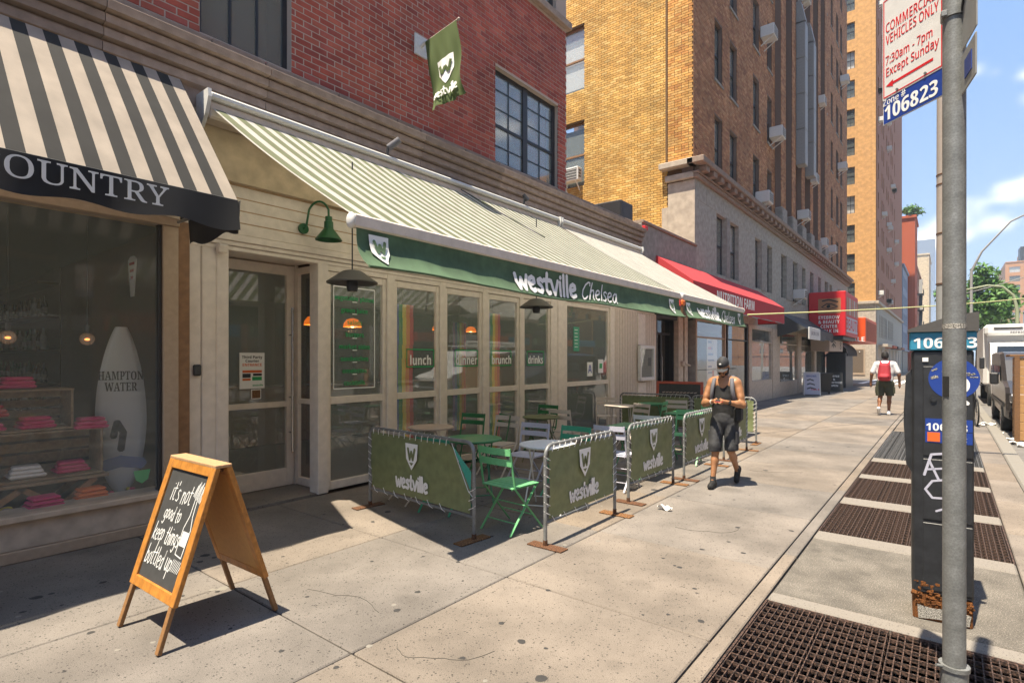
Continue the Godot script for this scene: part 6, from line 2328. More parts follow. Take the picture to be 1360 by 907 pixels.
	for s: float in [-1, 1]:
		var w := LW if s > 0 else RW
		var hd := Field.new(Vector3(-0.18, 1.08, 0.22), Vector3(0.18, 1.28, 0.44), 0.0045, 0.010)
		var palm := Vector3(s * 0.062, 1.185, 0.335)
		hd.bone(w, palm, 0.027, 0.026)
		hd.bone(palm + Vector3(s * 0.012, -0.004, -0.01), palm + Vector3(-s * 0.012, 0.006, 0.022), 0.024, 0.021)
		for k in 4:
			var root := palm + Vector3(-s * 0.006 + s * 0.004 * k, -0.012 - 0.002 * k, 0.034 - 0.018 * k)
			var kn := root + Vector3(-s * 0.024, -0.013 - 0.002 * (k % 2), 0.012 - 0.002 * k)
			var tip := kn + Vector3(-s * (0.024 - 0.003 * absf(k - 1.0)), 0.008, 0.003)
			hd.bone(root, kn, 0.0095, 0.0088)
			hd.bone(kn, tip, 0.0086, 0.0074)
		var th := palm + Vector3(-s * 0.006, 0.016, -0.012)
		hd.bone(th, th + Vector3(-s * 0.022, 0.016, 0.012), 0.0115, 0.0098)
		hd.bone(th + Vector3(-s * 0.022, 0.016, 0.012), th + Vector3(-s * 0.040, 0.010, 0.020), 0.0096, 0.0080)
		var hm := MB.new()
		hd.into(hm)
		b.v.append_array(hm.v); b.n.append_array(hm.n); b.uv.append_array(hm.uv); b.c.append_array(hm.c)
	put("body", b, M["skin_tan"], t)
	# eyes, brows, beard
	b = MB.new()
	b.xf = Transform3D(hq, hc)
	for s: float in [-1, 1]:
		b.ball(Vector3(s * 0.032, 0.006, 0.080), Vector3(0.012, 0.005, 0.008), 8, 6)
		b.bar(Vector3(s * 0.015, 0.026, 0.093), Vector3(s * 0.05, 0.027, 0.082), 0.006, 0.007)
	put("eyes", b, M["hair"], t)
	var bd := Field.new(Vector3(-0.11, -0.17, -0.06), Vector3(0.11, 0.03, 0.14), 0.0065, 0.015)
	bd.bone(Vector3(0, -0.085, 0.050), Vector3(0, -0.100, 0.058), 0.042, 0.030)
	bd.bone(Vector3(-0.045, -0.065, 0.035), Vector3(0.045, -0.065, 0.035), 0.036, 0.036)
	bd.bone(Vector3(-0.072, -0.015, 0.005), Vector3(-0.05, -0.06, 0.03), 0.020, 0.030)
	bd.bone(Vector3(0.072, -0.015, 0.005), Vector3(0.05, -0.06, 0.03), 0.020, 0.030)
	bd.bone(Vector3(-0.022, -0.048, 0.088), Vector3(0.022, -0.048, 0.088), 0.008, 0.008)
	bd.carve(Vector3(-0.02, -0.064, 0.12), Vector3(0.02, -0.064, 0.12), 0.024)
	b = MB.new()
	b.xf = Transform3D(hq, hc)
	bd.into(b)
	put("beard", b, M["hair"], t)
	# cap with its brim and round white badge
	var cp := Field.new(Vector3(-0.13, -0.02, -0.15), Vector3(0.13, 0.17, 0.24), 0.007, 0.012)
	cp.bone(Vector3(0, 0.045, -0.012), Vector3(0, 0.058, 0.0), 0.097, 0.094, Vector3(1.08, 0.95, 0.93))
	cp.cut(Vector3(0, 0.035, 0), Vector3(0, -1, 0.12).normalized())
	b = MB.new()
	b.xf = Transform3D(hq, hc)
	cp.into(b)
	b.grid(func(u: float, v: float):
		var a := lerpf(-1.15, 1.15, u)
		var r := lerpf(0.085, 0.165, v)
		return Vector3(sin(a) * lerpf(0.085, 0.098, v), 0.040 - 0.022 * absf(sin(a)) - 0.012 * v, 0.0 + cos(a) * r * 1.02 + 0.004), 16, 5)
	put("cap", b, M["cloth_charcoal"], t)
	b = MB.new()
	b.xf = Transform3D(hq, hc)
	b.ball(Vector3(-0.012, 0.092, 0.088), Vector3(0.021, 0.019, 0.008), 12, 8)
	put("cap_badge", b, M["white_print"], t)
	# tank top
	var tp := Field.new(Vector3(-0.30, 0.84, -0.24), Vector3(0.30, 1.50, 0.24), 0.012, 0.03)
	tp.bone(Vector3(0, 0.96, 0), Vector3(0, 1.20, 0.015), 0.162, 0.147, Vector3(0.82, 1, 1.16))
	tp.bone(Vector3(0, 1.22, 0.01), Vector3(0, 1.36, 0.005), 0.156, 0.142, Vector3(0.76, 1, 1.13))
	tp.bone(Vector3(0.095, 1.38, 0.0), Vector3(0.10, 1.455, -0.005), 0.075, 0.055, Vector3(1.35, 1, 0.85))
	tp.bone(Vector3(-0.095, 1.38, 0.0), Vector3(-0.10, 1.455, -0.005), 0.075, 0.055, Vector3(1.35, 1, 0.85))
	tp.carve(Vector3(0, 1.49, 0.10), Vector3(0, 1.42, 0.16), 0.078)
	tp.carve(Vector3(0.255, 1.42, 0.03), Vector3(0.245, 1.28, 0.05), 0.085)
	tp.carve(Vector3(-0.255, 1.42, 0.03), Vector3(-0.245, 1.28, 0.05), 0.085)
	tp.cut(Vector3(0, 0.90, 0), Vector3(0, -1, 0.1).normalized())
	b = MB.new()
	tp.into(b)
	put("tank_top", b, M["cloth_black"], t)
	# shorts
	var so := Field.new(Vector3(-0.32, 0.40, -0.28), Vector3(0.32, 1.02, 0.32), 0.012, 0.022)
	so.bone(Vector3(0, 0.93, 0.0), Vector3(0, 0.97, 0.0), 0.160, 0.158, Vector3(0.86, 1, 1.08))
	so.bone(RH + Vector3(-0.005, -0.02, 0), RK + Vector3(-0.008, 0.07, 0.0), 0.112, 0.098)
	so.bone(RK + Vector3(-0.008, 0.07, 0.0), RK + Vector3(-0.008, -0.04, 0.0), 0.098, 0.096)
	so.bone(LH + Vector3(0.005, -0.02, 0), LK + Vector3(0.008, 0.05, -0.0), 0.112, 0.100)
	so.bone(LK + Vector3(0.008, 0.05, -0.0), LK + Vector3(0.008, -0.06, -0.02), 0.100, 0.098)
	so.cut(Vector3(0, 0.495, 0), Vector3(0.06, -1, 0).normalized())
	b = MB.new()
	so.into(b)
	put("shorts", b, M["cloth_charcoal"], t)
	b = MB.new()
	for s: float in [-1, 1]: b.rbox(Vector3(s * 0.205, 0.68, 0.05), Vector3(0.03, 0.18, 0.15), 0.012)
	put("cargo_pocket", b, M["cloth_charcoal"], t)
	# grey backpack straps over the chest and the bag behind him
	for s: float in [-1, 1]:
		b = MB.new()
		b.tube([Vector3(s * 0.115, 1.44, -0.12), Vector3(s * 0.125, 1.515, -0.02), Vector3(s * 0.135, 1.47, 0.085), Vector3(s * 0.150, 1.36, 0.135), Vector3(s * 0.165, 1.24, 0.130), Vector3(s * 0.195, 1.14, 0.05), Vector3(s * 0.19, 1.06, -0.10)], 0.034, 8, true, false, Vector2(1.0, 0.30))
		put("strap", b, M["cloth_grey"], t)
	b = MB.new()
	b.rbox(Vector3(0.0, 1.20, -0.23), Vector3(0.30, 0.46, 0.17), 0.06)
	put("backpack", b, M["cloth_grey"], t)
	b = MB.new()
	b.rbox(Vector3(0.215, 1.00, 0.02), Vector3(0.11, 0.24, 0.24), 0.05)
	put("hip_bag", b, M["cloth_black"], t)
	# shoes, socks, watch, bracelet
	for s: Array in [[RA, Basis.IDENTITY, "left"], [LA, Basis(Vector3.RIGHT, deg_to_rad(52)), "right"]]:
		var sf := Field.new(Vector3(-0.08, -0.12, -0.14), Vector3(0.08, 0.06, 0.24), 0.008, 0.02)
		sf.bone(Vector3(0, -0.055, -0.055), Vector3(0, -0.062, 0.13), 0.045, 0.042, Vector3(0.95, 1, 1))
		sf.bone(Vector3(0, -0.03, 0.01), Vector3(0, -0.05, 0.10), 0.042, 0.034)
		sf.bone(Vector3(0, 0.02, -0.02), Vector3(0, -0.05, -0.03), 0.043, 0.046)
		sf.cut(Vector3(0, -0.095, 0), Vector3(0, -1, 0))
		b = MB.new()
		b.xf = Transform3D(s[1], s[0])
		sf.into(b)
		put("shoe", b, M["cloth_black"], t)
		b = MB.new()
		b.xf = Transform3D(s[1], s[0])
		b.lathe(Vector3(0, 0, -0.012), [Vector2(0.045, 0.0), Vector2(0.043, 0.06)], 14)
		put("sock", b, M["cloth_charcoal"], t)
	b = MB.new()
	var wd := (LE - LW).normalized()
	b.tube([LW + wd * 0.025, LW + wd * 0.05], 0.036, 14)
	b.rbox(LW + wd * 0.036 + Vector3(0.012, 0.0, 0.030), Vector3(0.036, 0.036, 0.014), 0.004)
	put("watch", b, M["cloth_black"], t)
	b = MB.new()
	var wr := (RE - RW).normalized()
	b.tube([RW + wr * 0.025, RW + wr * 0.035], 0.033, 14)
	put("bracelet", b, M["white_print"], t)
	var ph := thing("phone", "red phone held in both hands of the man in black", "phone", Vector3(-2.27, 0, -7.33), 0.06)
	ph.scale = t.scale
	b = MB.new()
	b.rbox(Vector3(0, 1.195, 0.345), Vector3(0.145, 0.010, 0.072), 0.004, Basis(Vector3.RIGHT, deg_to_rad(28)))
	put("case", b, M["red_print"], ph)
	b = MB.new()
	b.xf = Transform3D(Basis(Vector3.RIGHT, deg_to_rad(28)), Vector3(0, 1.195, 0.345))
	b.quad(Vector3(-0.066, 0.0058, 0.032), Vector3(0.066, 0.0058, 0.032), Vector3(0.066, 0.0058, -0.032), Vector3(-0.066, 0.0058, -0.032))
	put("screen", b, M["window_dark"], ph)

func person_with_backpack() -> void:
	# walking away; local -z... here z is the way he walks, turned to face up the avenue
	var gy := ground_y(-19.7)
	var t := thing("person", "man in white shirt and olive shorts walking away with a red backpack", "person", Vector3(-1.46, gy, -19.75), PI)
	var hip := 0.98
	var LH := Vector3(0.10, hip - 0.03, 0.0)
	var RH := Vector3(-0.10, hip - 0.03, 0.0)
	var LK := Vector3(0.12, 0.53, 0.0)
	var LA := Vector3(0.14, 0.20, -0.22)
	var RK := Vector3(-0.10, 0.54, 0.06)
	var RA := Vector3(-0.09, 0.10, 0.02)
	var LS := Vector3(0.22, 1.50, 0)
	var RS := Vector3(-0.22, 1.50, 0)
	var f := Field.new(Vector3(-0.55, 0.03, -0.40), Vector3(0.55, 1.90, 0.36), 0.018, 0.035)
	f.bone(Vector3(0, 1.05, 0), Vector3(0, 1.25, 0.0), 0.155, 0.145, Vector3(0.80, 1, 1.15))
	f.bone(Vector3(0, 1.27, 0), Vector3(0, 1.44, 0), 0.155, 0.14, Vector3(0.74, 1, 1.12))
	f.bone(LS * Vector3(0.75, 1, 1), RS * Vector3(0.75, 1, 1), 0.08, 0.08)
	f.bone(Vector3(0, 1.5, 0), Vector3(0, 1.64, 0.03), 0.06, 0.058)
	f.bone(Vector3(0, 1.73, 0.02), Vector3(0, 1.76, 0.03), 0.092, 0.09, Vector3(1.1, 0.92, 0.95))
	for s: Array in [[LS, Vector3(0.33, 1.20, -0.04), Vector3(0.36, 0.96, 0.05)], [RS, Vector3(-0.34, 1.20, -0.03), Vector3(-0.35, 0.95, 0.04)]]:
		f.bone(s[0], s[1], 0.062, 0.044)
		f.bone(s[1], s[2], 0.044, 0.030)
		var hd: Vector3 = s[2]
		f.bone(hd, hd + Vector3(0, -0.07, 0.01), 0.03, 0.034, Vector3(1, 1, 0.9))
		for k in 4: f.bone(hd + Vector3(0, -0.08, -0.02 + 0.016 * k), hd + Vector3(0, -0.13 - 0.01 * (k % 2), -0.012 + 0.014 * k), 0.012, 0.010)
	f.bone(Vector3(0, 1.0, 0), Vector3(0, 1.04, 0), 0.15, 0.15, Vector3(0.85, 1, 1.1))
	for s: Array in [[LH, LK, LA], [RH, RK, RA]]:
		f.bone(s[0], s[1], 0.092, 0.056)
		f.bone(s[1], s[1].lerp(s[2], 0.35) + Vector3(0, 0, -0.016), 0.054, 0.056)
		f.bone(s[1].lerp(s[2], 0.35) + Vector3(0, 0, -0.012), s[2], 0.053, 0.035)
	var b := MB.new()
	f.into(b)
	put("body", b, M["skin_dark"], t)
	var hr := Field.new(Vector3(-0.14, 1.58, -0.12), Vector3(0.14, 1.90, 0.16), 0.012, 0.02)
	hr.bone(Vector3(0, 1.745, 0.008), Vector3(0, 1.775, 0.015), 0.102, 0.100, Vector3(1.08, 0.92, 0.95))
	hr.cut(Vector3(0, 1.68, 0.02), Vector3(0, -1, 0.9).normalized())
	b = MB.new()
	hr.into(b)
	put("hair", b, M["hair"], t)
	var ts := Field.new(Vector3(-0.42, 0.95, -0.24), Vector3(0.42, 1.64, 0.24), 0.016, 0.03)
	ts.bone(Vector3(0, 1.05, 0), Vector3(0, 1.25, 0.0), 0.172, 0.162, Vector3(0.80, 1, 1.15))
	ts.bone(Vector3(0, 1.27, 0), Vector3(0, 1.44, 0), 0.168, 0.152, Vector3(0.74, 1, 1.12))
	ts.bone(LS * Vector3(0.75, 1, 1), RS * Vector3(0.75, 1, 1), 0.092, 0.092)
	ts.bone(LS, LS.lerp(Vector3(0.33, 1.20, -0.04), 0.75), 0.080, 0.078)
	ts.bone(RS, RS.lerp(Vector3(-0.34, 1.20, -0.03), 0.75), 0.080, 0.078)
	ts.bone(Vector3(0, 1.5, 0), Vector3(0, 1.57, 0.01), 0.075, 0.072)
	b = MB.new()
	ts.into(b)
	put("shirt", b, M["cloth_white"], t)
	var so := Field.new(Vector3(-0.34, 0.42, -0.30), Vector3(0.34, 1.08, 0.30), 0.014, 0.022)
	so.bone(Vector3(0, 0.97, 0), Vector3(0, 1.03, 0), 0.168, 0.165, Vector3(0.84, 1, 1.06))
	so.bone(LH + Vector3(0.01, -0.03, 0), LK + Vector3(0.01, 0.02, 0), 0.122, 0.108)
	so.bone(RH + Vector3(-0.01, -0.03, 0), RK + Vector3(-0.01, 0.02, 0), 0.122, 0.108)
	so.cut(Vector3(0, 0.57, 0), Vector3(0, -1, 0.05).normalized())
	b = MB.new()
	so.into(b)
	b.rbox(Vector3(0.225, 0.74, 0.0), Vector3(0.04, 0.20, 0.16), 0.015)
	b.rbox(Vector3(-0.225, 0.74, 0.02), Vector3(0.04, 0.20, 0.16), 0.015)
	put("shorts", b, M["cloth_olive"], t)
	var bp := Field.new(Vector3(-0.24, 0.98, -0.46), Vector3(0.24, 1.62, -0.08), 0.014, 0.03)
	bp.bone(Vector3(-0.055, 1.13, -0.24), Vector3(-0.045, 1.44, -0.21), 0.118, 0.098)
	bp.bone(Vector3(0.055, 1.13, -0.24), Vector3(0.045, 1.44, -0.21), 0.118, 0.098)
	bp.bone(Vector3(-0.06, 1.14, -0.33), Vector3(0.06, 1.14, -0.33), 0.07, 0.07)
	b = MB.new()
	bp.into(b)
	put("backpack", b, M["cloth_red"], t)
	for s: float in [-1, 1]:
		b = MB.new()
		b.tube([Vector3(s * 0.09, 1.50, -0.18), Vector3(s * 0.11, 1.585, -0.02), Vector3(s * 0.12, 1.52, 0.10)], 0.032, 8, true, false, Vector2(1, 0.35))
		b.bar(Vector3(s * 0.16, 1.42, -0.30), Vector3(s * 0.13, 1.02, -0.33), 0.02, 0.008)
		put("strap", b, M["cloth_red"], t)
	for s: Array in [[RA, Basis.IDENTITY], [LA, Basis(Vector3.RIGHT, deg_to_rad(50))]]:
		var sf := Field.new(Vector3(-0.09, -0.12, -0.15), Vector3(0.09, 0.05, 0.25), 0.010, 0.02)
		sf.bone(Vector3(0, -0.055, -0.055), Vector3(0, -0.062, 0.14), 0.048, 0.044)
		sf.bone(Vector3(0, -0.01, -0.02), Vector3(0, -0.05, 0.10), 0.046, 0.036)
		sf.cut(Vector3(0, -0.098, 0), Vector3(0, -1, 0))
		b = MB.new()
		b.xf = Transform3D(s[1], s[0])
		sf.into(b)
		put("shoe", b, M["shoe_white"], t)

# ------------------------------------------------------------------ boards, meter, poles
func build_sandwich_board() -> void:
	# two framed leaves hinged at the top; local z is the lettered face's side, x across
	var t := thing("chalkboard_sandwich_board", "orange wooden sandwich board with white chalk writing on a black slate", "sandwich board", Vector3(-3.73, 0, -1.53), 0.03)
	t.scale = Vector3(1, 0.94, 1)
	var W := 0.62
	var H := 1.12
	for side in 2:
		var ang := 0.29
		var n := node("leaf", t)
		n.transform = Transform3D(Basis(Vector3.RIGHT, -ang), Vector3(0, 1.055, 0.03 if side == 0 else -0.03))
		if side == 1: n.transform = Transform3D(Basis(Vector3.UP, PI), Vector3(0, 1.055, -0.03)) * Transform3D(Basis(Vector3.RIGHT, -0.29), Vector3.ZERO)
		var b := MB.new()
		b.span(Vector3(-W / 2, -0.83, -0.012), Vector3(-W / 2 + 0.058, 0.0, 0.020), 0.004)
		b.span(Vector3(W / 2 - 0.058, -0.83, -0.012), Vector3(W / 2, 0.0, 0.020), 0.004)
		b.span(Vector3(-W / 2 + 0.058, -0.062, -0.012), Vector3(W / 2 - 0.058, 0.0, 0.019), 0.004)
		b.span(Vector3(-W / 2 + 0.058, -0.83, -0.012), Vector3(W / 2 - 0.058, -0.765, 0.019), 0.004)
		put("frame", b, M["sand_wood"], n)
		b = MB.new()
		b.span(Vector3(-W / 2 + 0.05, -0.77, -0.004), Vector3(W / 2 - 0.05, -0.055, 0.004))
		put("slate" if side == 0 else "back_panel", b, M["chalkboard" if side == 0 else "ply"], n)
		b = MB.new()
		b.span(Vector3(-W / 2 + 0.05, -0.77, -0.010), Vector3(W / 2 - 0.05, -0.055, -0.0045))
		put("backing", b, M["ply"], n)
		for s: float in [-1, 1]:
			b = MB.new()
			b.bar(Vector3(s * (W / 2 - 0.035), -0.831, 0.004), Vector3(s * (W / 2 - 0.030), -1.095, 0.004), 0.036, 0.026, Vector3.BACK, 0.003)
			put("leg", b, M["sand_leg"], n)
		if side == 0:
			b = MB.new()
			var z := 0.0055
			script(b, "it's not", Vector2(-0.165, -0.265), 0.125, 0.0075, 0.16, z, 0.74, 0.006)
			script(b, "good to", Vector2(-0.175, -0.385), 0.092, 0.0075, 0.16, z, 0.78, 0.006)
			script(b, "keep things", Vector2(-0.235, -0.525), 0.112, 0.0075, 0.20, z, 0.66, 0.006)
			script(b, "bottled up", Vector2(-0.240, -0.675), 0.118, 0.0075, 0.20, z, 0.70, 0.006)
			# a fizzing bottle drawn down the side
			for k in 9: b.stroke([Vector2(0.125 + k * 0.012, -0.20 - 0.004 * k), Vector2(0.15 + k * 0.012, -0.13 + 0.012 * (k % 3))], 0.006, z)
			b.stroke([Vector2(0.16, -0.21), Vector2(0.155, -0.32), Vector2(0.125, -0.40), Vector2(0.12, -0.56), Vector2(0.20, -0.57), Vector2(0.215, -0.40), Vector2(0.19, -0.32), Vector2(0.185, -0.21)], 0.007, z)
			for k in 8: b.stroke([Vector2(0.135 + 0.009 * k, -0.50), Vector2(0.14 + 0.009 * k, -0.42)], 0.011, z)
			for k in 7: b.stroke([Vector2(0.10 + 0.018 * k, -0.66), Vector2(0.13 + 0.018 * k, -0.59)], 0.005, z)
			put("chalk_writing", b, M["chalk"], n)
	var b := MB.new()
	b.rbox(Vector3(0, 1.066, 0.0), Vector3(W, 0.022, 0.10), 0.004)
	put("ridge_board", b, M["sand_wood_worn"], t)
	for s: float in [-1, 1]:
		b = MB.new()
		b.rbox(Vector3(s * 0.24, 1.040, 0.0), Vector3(0.05, 0.035, 0.045), 0.006)
		put("hinge", b, M["rust_plate"], t)

func a_board(label: String, at: Vector3, turn: float, m: String, edge: String, w: float, h: float) -> Node3D:
	var t := thing("a_frame_sign", label, "sandwich board", at, turn)
	for side in 2:
		var n := node("leaf", t)
		n.transform = Transform3D(Basis(Vector3.UP, PI * side), Vector3(0, h, 0)) * Transform3D(Basis(Vector3.RIGHT, -0.22), Vector3.ZERO)
		var b := MB.new()
		b.span(Vector3(-w / 2, -h * 0.985, -0.012), Vector3(w / 2, 0, 0.010), 0.006)
		put("panel", b, M[m], n)
		b = MB.new()
		for s: float in [-1, 1]: b.span(Vector3(s * w / 2, -h * 1.015, -0.03), Vector3(s * (w / 2 + 0.045), 0.02, 0.02), 0.008)
		b.span(Vector3(-w / 2, 0.0, -0.03), Vector3(w / 2, 0.04, 0.02), 0.008)
		put("edge_frame", b, M[edge], n)
	return t

func build_boards() -> void:
	var y := ground_y(-27.4)
	var t := a_board("white plastic sign frame with eye and brow pictures beside the wheeled bin", Vector3(-5.05, y, -29.3), 0.28, "lavender_chair", "white_paint", 0.62, 1.05)
	var n: Node3D = t.get_child(0)
	var b := MB.new()
	for k in 3:
		b.stroke([Vector2(-0.2, -0.36 - 0.2 * k), Vector2(-0.08, -0.31 - 0.2 * k), Vector2(0.06 + 0.04 * k, -0.37 - 0.2 * k)], 0.05, 0.013)
	put("picture", b, M["black_print"], n)
	words("BROWS", 0.09, M["blue_print"], n, Transform3D(Basis.IDENTITY, Vector3(-0.02, -0.16, 0.013)), "Droid Sans", true)
	words("from 8", 0.08, M["red_print"], n, Transform3D(Basis.IDENTITY, Vector3(0.12, -0.80, 0.013)), "Droid Sans", true)
	t = a_board("black sandwich board with pale lettering beyond the wheeled bin", Vector3(-4.78, ground_y(-34), -33.9), 0.2, "black_print", "steel_dark", 0.72, 1.0)
	n = t.get_child(0)
	for k in 4: words(["COFFEE", "&", "SMOOTHIES", "OPEN"][k], 0.10, M["white_print"], n, Transform3D(Basis.IDENTITY, Vector3(0, -0.18 - 0.17 * k, 0.013)), "Droid Sans", true)
	# wheeled bin
	var bn := thing("wheeled_bin", "black wheeled bin standing between the two sandwich boards", "bin", Vector3(-4.82, ground_y(-31), -31.2), 0.4)
	b = MB.new()
	for s in 4:
		var q := [[-1, 1], [1, 1], [1, -1], [-1, -1]]
		var a: Array = q[s]
		var c: Array = q[(s + 1) % 4]
		b.quad(Vector3(a[0] * 0.22, 0.10, a[1] * 0.22), Vector3(c[0] * 0.22, 0.10, c[1] * 0.22), Vector3(c[0] * 0.29, 0.98, c[1] * 0.31), Vector3(a[0] * 0.29, 0.98, a[1] * 0.31))
	put("body", b, M["window_dark"], bn)
	b = MB.new()
	b.rbox(Vector3(0, 1.01, 0), Vector3(0.64, 0.06, 0.68), 0.02)
	b.tube([Vector3(-0.24, 1.0, -0.37), Vector3(0.24, 1.0, -0.37)], 0.016, 8)
	put("lid", b, M["window_dark"], bn)
	for s: float in [-1, 1]:
		b = MB.new()
		b.tube([Vector3(s * 0.24, 0.10, -0.22), Vector3(s * 0.29, 0.10, -0.22)], 0.10, 14)
		put("wheel", b, M["tyre"], bn)
	# red framed menu board
	t = thing("menu_board", "black menu board in a red brown frame beyond the end barrier", "menu board", Vector3(-4.55, 0, -11.62), 0.12)
	n = node("leaf", t)
	n.transform = Transform3D(Basis(Vector3.RIGHT, -0.12), Vector3(0, 1.15, 0))
	b = MB.new()
	b.span(Vector3(-0.50, -1.13, -0.015), Vector3(-0.445, 0, 0.015), 0.004)
	b.span(Vector3(0.445, -1.13, -0.015), Vector3(0.50, 0, 0.015), 0.004)
	b.span(Vector3(-0.445, -0.055, -0.015), Vector3(0.445, 0, 0.015), 0.004)
	b.span(Vector3(-0.445, -0.98, -0.015), Vector3(0.445, -0.93, 0.015), 0.004)
	put("frame", b, M["brick0"], n)
	b = MB.new()
	b.span(Vector3(-0.44, -0.93, -0.006), Vector3(0.44, -0.055, 0.002))
	put("slate", b, M["chalkboard"], n)
	b = MB.new()
	for k in 5:
		var x := -0.36
		while x < 0.34:
			b.stroke([Vector2(x, -0.24 - 0.13 * k), Vector2(x + 0.05, -0.23 - 0.13 * k)], 0.014, 0.004)
			x += 0.075
	put("chalk_lines", b, M["pink_top"], n)
	b = MB.new()
	b.bar(Vector3(0, 1.10, -0.02), Vector3(0, 0.01, -0.42), 0.04, 0.03)
	put("prop", b, M["brick0"], t)

func build_meter() -> void:
	# parking pay station; local x across its face, z towards the camera
	var t := thing("parking_meter", "tall dark grey parking pay station with a rusted base and scratched stickers", "parking meter", Vector3(-0.035, 0, -4.50), 0.06)
	var w := 0.305
	var d := 0.30
	var b := MB.new()
	b.span(Vector3(-w / 2, 0.17, -d / 2), Vector3(w / 2, 1.70, d / 2), 0.012)
	put("cabinet", b, M["meter_grey"], t)
	b = MB.new()
	for s: Array in [[0.20, 0.62], [0.64, 1.02], [1.04, 1.60]]: b.span(Vector3(-w / 2 + 0.055, s[0], d / 2 - 0.002), Vector3(w / 2 - 0.006, s[1], d / 2 + 0.005), 0.003)
	put("door_panel", b, M["meter_grey"], t)
	b = MB.new()
	b.xf.origin = Vector3(-w / 2, 0, 0)
	b.grid(func(u: float, v: float): return Vector3(-0.004 - 0.038 * pow(sin(PI * v), 0.6), lerpf(0.92, 1.58, v), lerpf(-0.10, 0.10, u)), 6, 14)
	b.prism(PackedVector2Array([Vector2(0, 0.92), Vector2(0, 1.58), Vector2(-0.03, 1.54), Vector2(-0.042, 1.25), Vector2(-0.03, 0.97)]), 0.2, Transform3D(Basis.IDENTITY, Vector3(0, 0, -0.10)))
	put("side_housing", b, M["meter_grey"], t)
	b = MB.new()
	b.span(Vector3(-w / 2 - 0.012, 1.70, -d / 2 - 0.01), Vector3(w / 2 + 0.012, 1.815, d / 2 + 0.012), 0.006)
	put("number_band", b, M["teal_print"], t)
	b = MB.new()
	b.prism(PackedVector2Array([Vector2(-w / 2 - 0.02, 1.816), Vector2(w / 2 + 0.02, 1.816), Vector2(w / 2 + 0.02, 1.93), Vector2(w / 2 - 0.1, 1.915), Vector2(-w / 2 - 0.02, 1.835)]), d + 0.05, Transform3D(Basis.IDENTITY, Vector3(0, 0, -d / 2 - 0.02)))
	put("sloping_cap", b, M["meter_cap"], t)
	words("106823", 0.066, M["white_print"], t, Transform3D(Basis.IDENTITY, Vector3(0.01, 1.745, d / 2 + 0.014)), "Droid Sans", true, "lettering", 1.05)
	# round blue badge with its half scraped letter
	var n := node("round_sticker", t)
	b = MB.new()
	b.tube([Vector3(0.055, 1.525, d / 2 + 0.004), Vector3(0.055, 1.525, d / 2 + 0.0065)], 0.125, 32)
	put("disc", b, M["blue_print"], n)
	words("P", 0.17, M["white_print"], n, Transform3D(Basis.IDENTITY, Vector3(0.07, 1.45, d / 2 + 0.007)), "Droid Sans", true)
	b = MB.new()
	rng.seed = 3
	for k in 26:
		var a := rng.randf() * TAU
		var r := sqrt(rng.randf()) * 0.115
		var q := Vector2(0.055 + cos(a) * r, 1.535 + sin(a) * r * 0.9)
		var v := Vector2(rng.randf_range(0.008, 0.035), rng.randf_range(0.0, 0.016))
		if q.y > 1.50: b.stroke([q, q + v], rng.randf_range(0.004, 0.010), d / 2 + 0.0078)
	put("scraped_paper", b, M["flaked_white"], n)
	n = node("zone_sticker", t)
	b = MB.new()
	b.span(Vector3(-0.085, 1.20, d / 2 + 0.004), Vector3(0.145, 1.275, d / 2 + 0.0065))
	b.span(Vector3(-0.085, 1.125, d / 2 + 0.004), Vector3(0.145, 1.196, d / 2 + 0.0065))
	put("label", b, M["blue_print"], n)
	words("106823", 0.045, M["white_print"], n, Transform3D(Basis.IDENTITY, Vector3(0.02, 1.222, d / 2 + 0.007)), "Droid Sans", true)
	words("ParkNYC", 0.022, M["white_print"], n, Transform3D(Basis.IDENTITY, Vector3(0.06, 1.15, d / 2 + 0.007)), "Droid Sans", false)
	b = MB.new()
	b.span(Vector3(-0.075, 1.132, d / 2 + 0.006), Vector3(-0.012, 1.19, d / 2 + 0.0085))
	put("orange_tag", b, M["orange_print"], n)
	b = MB.new()
	b.span(Vector3(0.05, 1.285, d / 2 + 0.005), Vector3(0.085, 1.31, d / 2 + 0.007))
	b.span(Vector3(-0.10, 1.63, d / 2 + 0.005), Vector3(-0.07, 1.655, d / 2 + 0.007))
	b.stroke([Vector2(0.07, 1.405), Vector2(0.10, 1.395), Vector2(0.12, 1.375)], 0.022, d / 2 + 0.007)
	put("paper_scrap", b, M["white_print"], t)
	b = MB.new()
	for q: Array in [[-0.045, 1.395], [0.015, 1.425]]: b.tube([Vector3(q[0], q[1], d / 2), Vector3(q[0], q[1], d / 2 + 0.014)], 0.016, 12)
	put("lock", b, M["meter_grey"], t)
	# pale marker scrawl
	b = MB.new()
	var z := d / 2 + 0.0065
	b.stroke([Vector2(-0.09, 0.92), Vector2(-0.055, 1.05), Vector2(0.03, 1.065), Vector2(0.06, 1.0), Vector2(0.06, 0.93)], 0.014, z)
	b.stroke([Vector2(-0.065, 1.01), Vector2(-0.02, 0.90)], 0.013, z)
	b.stroke([Vector2(-0.075, 0.955), Vector2(0.04, 0.975)], 0.012, z)
	b.stroke([Vector2(0.02, 0.90), Vector2(-0.05, 0.885), Vector2(-0.085, 0.83), Vector2(-0.05, 0.78), Vector2(0.03, 0.785), Vector2(0.06, 0.82)], 0.013, z)
	b.stroke([Vector2(0.05, 0.78), Vector2(0.02, 0.72), Vector2(0.05, 0.66), Vector2(0.055, 0.57)], 0.013, z)
	b.stroke([Vector2(-0.03, 0.70), Vector2(0.04, 0.735)], 0.012, z)
	put("scrawl", b, M["lavender_chair"], t)
	# rusted, flaking plinth
	b = MB.new()
